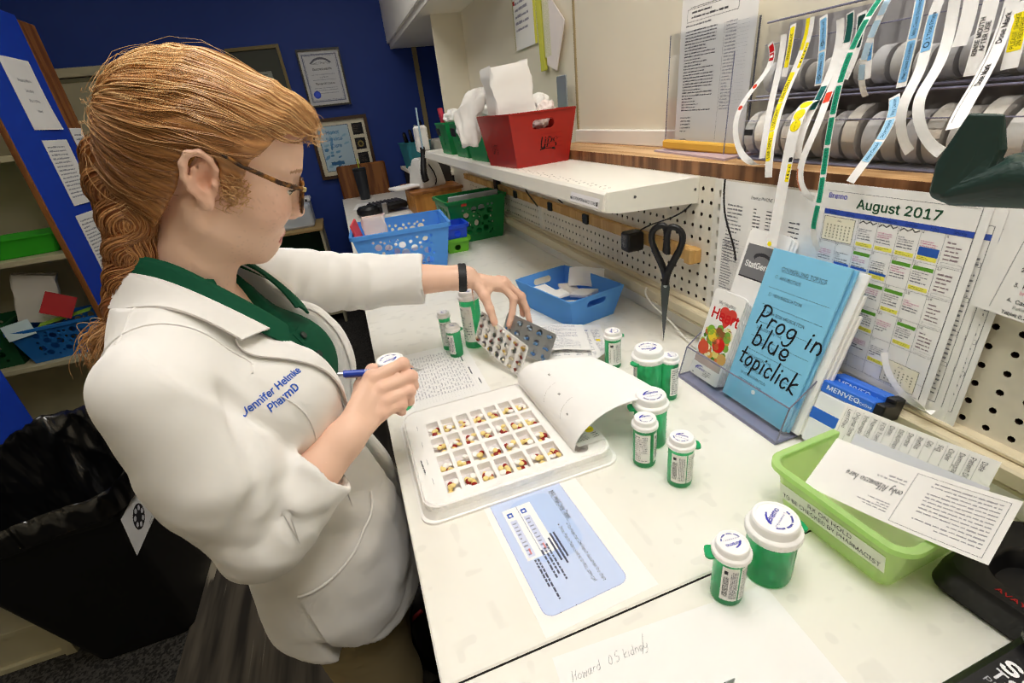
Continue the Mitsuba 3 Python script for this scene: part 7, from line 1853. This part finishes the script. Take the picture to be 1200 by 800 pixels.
# ---------------------------------------------------------------- hair
HAIRM = mat('hair', {'type': 'mesh_attribute', 'name': 'vertex_color'}, .36, specular=.5, anisotropic=.4)
def poly_sd(q, poly):
    """signed distance (negative inside) of 2-D points to a polygon"""
    P = np.asarray(poly, float); x = q.reshape(-1, 2); d = np.full(len(x), 9.0); inside = np.zeros(len(x), bool)
    for a, b in zip(P, np.roll(P, -1, 0)):
        e = b - a; w = x - a; t = np.clip(w @ e / (e @ e), 0, 1); d = np.minimum(d, np.linalg.norm(w - t[:, None] * e, axis=1))
        c = (a[1] <= x[:, 1]) != (b[1] <= x[:, 1]); inside ^= c & (x[:, 0] < (b[0] - a[0]) * (x[:, 1] - a[1]) / (b[1] - a[1] + 1e-12) + a[0])
    return np.where(inside, -d, d).reshape(q.shape[:-1])
HLINE = [(.135, .16), (.112, .105), (.100, .090), (.088, .083), (.071, .081), (.054, .069), (.044, .052), (.033, .038), (.029, .019), (.027, .002), (.020, -.014), (.012, -.010), (.006, .010), (.002, .028), (-.012, .036), (-.024, .030), (-.030, .008), (-.031, -.018), (-.037, -.040), (-.045, -.070), (-.060, -.098), (-.16, -.12), (-.16, .18)]
hair = Field((-.145, -.112, -.125), (.125, .112, .165), .0028)
hair.ell((-.010, 0, .042), (.0985, .0830, .0870))
hair.ell((.040, 0, .056), (.0580, .0670, .0560), k=.03)
hair.ell((.054, -.012, .092), (.044, .044, .026), k=.02)
hair.ell((.082, -.008, .097), (.018, .030, .012), k=.015)
hair.ell((-.062, 0, -.010), (.042, .050, .060), k=.03)
hair.ell((-.036, 0, -.052), (.026, .046, .042), k=.02)
for s in (-1, 1): hair.ell((.028, s * .066, .004), (.017, .009, .020), k=.01)
hair.disp(lambda p: -.0013 * np.sin(np.arctan2(p[..., 2] - .03, p[..., 0] + .16) * 46 + 2.5 * np.sin(p[..., 0] * 60) + np.sin(p[..., 1] * 70)), .03)
cap_f = hair.like(); cap_f.F = hair.F.copy()
cap_f.cut(lambda p: poly_sd(p[..., [0, 2]], HLINE) + .0)
capm = cap_f.mesh(1)
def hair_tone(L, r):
    """copper hair: lamp highlight painted into the strands above, darker auburn low and inside; r: per point 0..1"""
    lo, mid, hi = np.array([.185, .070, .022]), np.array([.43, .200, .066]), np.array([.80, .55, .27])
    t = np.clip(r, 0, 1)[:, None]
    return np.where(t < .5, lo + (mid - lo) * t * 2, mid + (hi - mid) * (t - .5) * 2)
cv = np.asarray(capm.vertices); nz_ = .5 + .5 * np.sin(np.arctan2(cv[:, 2] - .03, cv[:, 0] + .16) * 120 + 3 * np.sin(cv[:, 0] * 40))
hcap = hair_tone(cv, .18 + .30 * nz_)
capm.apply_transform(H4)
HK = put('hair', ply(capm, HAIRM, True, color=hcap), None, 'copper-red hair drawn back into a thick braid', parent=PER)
# strands: follow the surface from the hairline back to the braid
hr = np.random.default_rng(4)
BR = np.array([(-.2170, .7020, 1.4700), (-.2440, .6980, 1.4230), (-.2456, .6900, 1.3844), (-.2533, .6850, 1.3481), (-.2704, .6800, 1.3103), (-.2890, .6750, 1.2800), (-.3050, .6720, 1.2600)])
BL = (BR - HO) @ HR                                     # braid line in head coordinates
def strands(n, steps=26, step=.0085, front=False):
    # seeds on the part of the cap that carries hair
    v = np.asarray(cap_f.mesh(0).vertices); nrm = hair.normal(v)
    ok = (np.abs(hair.sample(v)) < .003) & ~((v[:, 0] > -.004) & (v[:, 0] < .036) & (v[:, 2] < .030) & (np.abs(v[:, 1]) > .04)) & ((v[:, 0] > .055) | (not front)); v = v[ok]
    S = v[hr.integers(0, len(v), n)] + hr.normal(0, .002, (n, 3))
    tgt_w = np.clip(.03 + (S[:, 2] - .03) * .35, -.075, .055) + hr.normal(0, .006, n)
    P = S.copy(); out = [P.copy()]
    lift = np.abs(hr.normal(.0008, .0012, n))
    for k in range(steps):
        tg = np.stack([np.full(n, -.150), -.25 * P[:, 1] * 0, tgt_w], 1)
        d = tg - P; d[:, 1] -= P[:, 1] * .2; d /= np.linalg.norm(d, axis=1, keepdims=True)
        d[:, 2] += .35 * np.clip((P[:, 0] + .0) / .1, -.5, 1) * np.clip((P[:, 2] - .03) / .08, 0, 1)      # swept up off the brow first
        nn = hair.normal(P); d -= nn * (d * nn).sum(1)[:, None]; L = np.linalg.norm(d, axis=1, keepdims=True)
        P = P + d / np.maximum(L, .3) * step
        nn = hair.normal(P); P = P - nn * np.clip(hair.sample(P) - lift, -.01, .01)[:, None]
        out.append(P.copy())
    return np.stack(out, 1)
def tubes(C, r, col, sides=4):
    """many thin tapered tubes at once: C (n, k, 3), r (n,), colours (n, 3)"""
    n, k = C.shape[:2]; t = np.gradient(C, axis=1); t /= np.linalg.norm(t, axis=2, keepdims=True) + 1e-12
    ref = np.array([.31, .83, .46]); a = np.cross(t, ref); a /= np.linalg.norm(a, axis=2, keepdims=True) + 1e-9; b = np.cross(t, a)
    prof = np.sin(np.linspace(.25, PI - .12, k)) ** .5
    ang = np.arange(sides) * 2 * PI / sides
    R = (r[:, None] * prof)[..., None, None]
    V = C[:, :, None] + R * (np.cos(ang)[:, None] * a[:, :, None] + np.sin(ang)[:, None] * b[:, :, None])
    i, j = np.meshgrid(np.arange(k - 1), np.arange(sides), indexing='ij'); j2 = (j + 1) % sides
    q = np.stack([i * sides + j, i * sides + j2, (i + 1) * sides + j2, (i + 1) * sides + j], -1).reshape(-1, 4)
    F = np.vstack([q[:, [0, 1, 2]], q[:, [0, 2, 3]]])
    FF = (F[None] + (np.arange(n) * k * sides)[:, None, None]).reshape(-1, 3)
    return trimesh.Trimesh(V.reshape(-1, 3), FF, process=False), np.repeat(col, k * sides, 0)
C = np.concatenate([strands(2600), strands(900, front=True)])
top_light = np.clip((C[:, 6, 2] - .0) / .12, 0, 1)
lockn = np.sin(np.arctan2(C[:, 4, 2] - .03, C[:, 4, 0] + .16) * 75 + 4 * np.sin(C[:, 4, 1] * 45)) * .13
rr_ = np.clip(hr.normal(.44, .17, len(C)) + lockn + .55 * (top_light - .45), 0, 1)  # higher strands lighter: highlight from the ceiling light painted into the colour
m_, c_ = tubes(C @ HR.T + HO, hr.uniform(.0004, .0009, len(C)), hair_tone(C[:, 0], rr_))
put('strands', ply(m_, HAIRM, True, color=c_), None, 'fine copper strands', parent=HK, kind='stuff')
# stray hairs above the crown and at the brow
S = strands(60, 14, .010); t_ = np.linspace(0, 1, S.shape[1])
nn = hair.normal(S[:, 0]); S = S + nn[:, None] * (hr.uniform(.004, .016, 60)[:, None, None] * np.sin(t_ * PI)[None, :, None])
m_, c_ = tubes(S @ HR.T + HO, np.full(60, .00022), hair_tone(S[:, 0], np.full(60, .8)))
put('stray_hairs', ply(m_, HAIRM, True, color=c_), None, parent=HK, kind='stuff')
# curls: at the brow and before the ear
def curls(n, c, spread, turns, rad, length, dirv):
    out = []
    for q in range(n):
        t = np.linspace(0, 1, 26); o = np.array(c) + hr.normal(0, 1, 3) * spread; ph = hr.uniform(0, 6); d = np.array(dirv) + hr.normal(0, .25, 3); d /= np.linalg.norm(d)
        a = np.cross(d, [.2, .3, .9]); a /= np.linalg.norm(a); b = np.cross(d, a); rd = rad * hr.uniform(.6, 1.3)
        out.append(o + d * (t * length)[:, None] + a * (rd * np.sin(t * turns * 6.28 + ph))[:, None] + b * (rd * np.cos(t * turns * 6.28 + ph))[:, None])
    return np.stack(out)
for args in ((70, (.018, -.073, .006), (.008, .0015, .009), 1.3, .0050, .018, (.3, -.1, -.9)), (80, (.082, -.012, .094), (.006, .018, .005), .7, .0055, .026, (.8, -.1, -.45)), (50, (.078, .020, .092), (.008, .012, .006), .7, .006, .022, (.7, .2, -.6))):
    K_ = curls(*args); m_, c_ = tubes(K_ @ HR.T + HO, np.full(len(K_), .00045), hair_tone(K_[:, 0], np.clip(hr.normal(.68, .15, len(K_)), 0, 1)))
    put('curls', ply(m_, HAIRM, True, color=c_), None, 'small loose curls', parent=HK, kind='stuff')
# the braid: three plaited locks, each a bundle of strands
nB = 90; bl = spline(BR, nB); tt = np.linspace(0, 1, nB)
tb = np.gradient(bl, axis=0); tb /= np.linalg.norm(tb, axis=1, keepdims=True)
side = np.tile(HR[:, 1], (nB, 1)); side -= tb * (side * tb).sum(1)[:, None]; side /= np.linalg.norm(side, axis=1, keepdims=True); bk = np.cross(tb, side)
wdt = np.interp(tt, [0, .12, .35, .65, .85, 1], [.010, .026, .0250, .0235, .019, .007]); lob = np.interp(tt, [0, .12, .35, .7, .9, 1], [.012, .0235, .0225, .0195, .015, .005])
locks = []
for i in range(3):
    ph = tt * 13.5 + i * 2 * PI / 3
    core = bl + side * (wdt * .36 * np.sin(ph))[:, None] + bk * (wdt * .36 * np.sin(2 * ph))[:, None]
    rad_ = lob * (.92 + .16 * np.cos(ph * 2))
    lk = put('braid_lock', ply(tube(core, rad_ * .9, 14), mat('hair_lock%d' % i, ('#7a4420', '#6d3a1a', '#82491f')[i], .45), smooth=True), None, 'plaited lock of the braid', parent=HK)
    tc = np.gradient(core, axis=0); tc /= np.linalg.norm(tc, axis=1, keepdims=True); a = np.cross(tc, [.1, .9, .3]); a /= np.linalg.norm(a, axis=1, keepdims=True); b = np.cross(tc, a)
    n_ = 330; th = hr.uniform(0, 2 * PI, n_); tw = hr.normal(1.1, .35, n_); s0 = hr.uniform(0, .72, n_); s1 = np.minimum(s0 + hr.uniform(.16, .34, n_), 1.0)
    u = s0[:, None] + (s1 - s0)[:, None] * np.linspace(0, 1, 26)[None]; ix = u * (nB - 1)
    g = lambda A: np.stack([np.interp(ix, np.arange(nB), A[:, q]) for q in range(3)], -1)
    an = th[:, None] + tw[:, None] * (u - s0[:, None]) * 9
    rd = np.interp(ix, np.arange(nB), rad_) * hr.uniform(.90, 1.02, n_)[:, None]
    K_ = g(core) + rd[..., None] * (np.cos(an)[..., None] * g(a) + np.sin(an)[..., None] * g(b))
    m_, c_ = tubes(K_, hr.uniform(.0005, .0010, n_), hair_tone(K_[:, 0], np.clip(hr.normal(.22, .16, n_) + .12 * np.sin(th * 3), 0, 1)))
    put('strands', ply(m_, HAIRM, True, color=c_), None, parent=lk, kind='stuff')
# tuft below the tie
tf = []
for q in range(140):
    e = bl[-6] + V3(-.026, -.010, -.036) * hr.uniform(.7, 1.5) + hr.normal(0, .010, 3); mid = (bl[-6] + e) / 2 + hr.normal(0, .006, 3) + V3(-.010, 0, .002)
    tf.append(spline(np.array([bl[-10] + hr.normal(0, .003, 3), bl[-6] + hr.normal(0, .003, 3), mid, e]), 20))
tf = np.stack(tf); m_, c_ = tubes(tf, np.full(140, .0005), hair_tone(tf[:, 0], np.clip(hr.normal(.5, .15, 140), 0, 1)))
put('braid_tuft', ply(m_, HAIRM, True, color=c_), None, 'loose tuft at the end of the braid', parent=HK, kind='stuff')
put('hair_tie', xf(trimesh.creation.torus(.0095, .0032, major_sections=24, minor_sections=8), frame(bl[-9], side[-9], bk[-9])), mat('hair_tie', '#d9b9b4', .5), 'pale pink hair tie', parent=HK, smooth=True)

# eyelashes
for s in (-1, 1):
    c = V3(.0765, s * .0305, .0125); th_ = np.linspace(-1.15, 1.0, 14)
    P_ = np.stack([c[0] + .0131 * np.cos(th_), c[1] + s * .0131 * np.sin(-th_), c[2] - .0022 + .0131 * (np.cos(th_) - .2) * .25], 1)
    P_[:, 0] += .0012 * np.cos(th_)
    put('eyelashes', xf(tube(P_, .0009, 5), H4), mat('lash', '#2a1a12', .6), 'dark eyelashes', parent=PER, smooth=True)
# ---------------------------------------------------------------- glasses, wristband, pen, held bottle
GL = put('glasses', xf(tube(spline([(.0985, -.008, .014), (.1015, 0, .0165), (.0985, .008, .014)], 9), .0016, 8), H4), mat('tortoise', proc(lambda p, n, uv: mix(lin('#2a1609'), lin('#8a5a24'), smoothstep(.35, .7, fbm(p.x * 130, p.y * 130, p.z * 130, 2)))), .2), 'brown tortoiseshell glasses', parent=PER, smooth=True)
for s in (-1, 1):
    put('temple', xf(tube([(.093, s * .062, .021), (.066, s * .0745, .023), (.024, s * .084, .031), (-.004, s * .082, .040), (-.020, s * .079, .026), (-.026, s * .077, .008)], [.0030, .0028, .0024, .0018, .0016, .0018], 8), H4), 'mat_tortoise', parent=GL, smooth=40)
for s in (-1, 1):
    r0 = np.array(rrect(.052, .038, .012, 6).exterior.coords)
    lf = frame((.0995, s * .032, .008), (s * .0 - .10 * s, 1, 0), (-.16, 0, 1))
    ringp = np.c_[r0, np.zeros(len(r0))] @ lf[:3, :3].T + lf[:3, 3]
    put('rim', xf(tube(np.vstack([ringp, ringp[1:2]]), .0018, 8), H4), 'mat_tortoise', parent=GL, smooth=True)
    put('lens', xf(extrude(rrect(.050, .036, .011, 6), .0010), H4 @ lf), clear_sheet('lens', '#eef0ee', 1.25), 'clear lens', parent=GL)
    put('hinge', xf(bx(.092, .0985, s * .060 - .0015, s * .060 + .0015, .018, .024, .0008), H4), mat('hinge_gold', '#b9a878', .3, metallic=.7), 'pale hinge block', parent=GL)
wl = LWR - LEL; wl /= np.linalg.norm(wl); wc = LWR - wl * .012
a_ = np.cross(wl, [0, 0, 1.]); a_ /= np.linalg.norm(a_); b_ = np.cross(wl, a_)
th = np.linspace(0, 2 * PI, 41)[:-1]
rg = [[wc + wl * o + (np.cos(t) * a_ + np.sin(t) * b_) * r_ for t in th] for o, r_ in ((-.0075, .0275), (-.0085, .0285), (-.0085, .0305), (-.006, .0315), (.006, .0315), (.0085, .0305), (.0085, .0285), (.0075, .0275))]
put('wristband', loft(rg, False, False, closed=True), mat('band_black', '#17181a', .55), 'black rubber wristband', parent=PER, smooth=40)
BLUEP = mat('pen_blue', '#1f3fa8', .25)
pt_, MP = pen((-.0647, .6720, 1.1248), (.1138, 0, -.0258), .117, BLUEP, 'blue pen with white lettering and silver ends held in the near hand', grip_mat=NAVYP)
p = Print(); p.text('NOVARTIS', .008, -.0020, .0042, '#dfe6f5', True, sx=1.3)
fnp = lambda u, v: np.stack([.0056 * np.sin(v / .0056), -.0056 * np.cos(v / .0056), .022 + u], 1)
p.build(lambda u, v: (fnp(u, v) @ (rot_m(math.radians(20), (0, 0, 1))[:3, :3].T)) @ MP[:3, :3].T + MP[:3, 3], 'lettering', pt_, refine=.002)
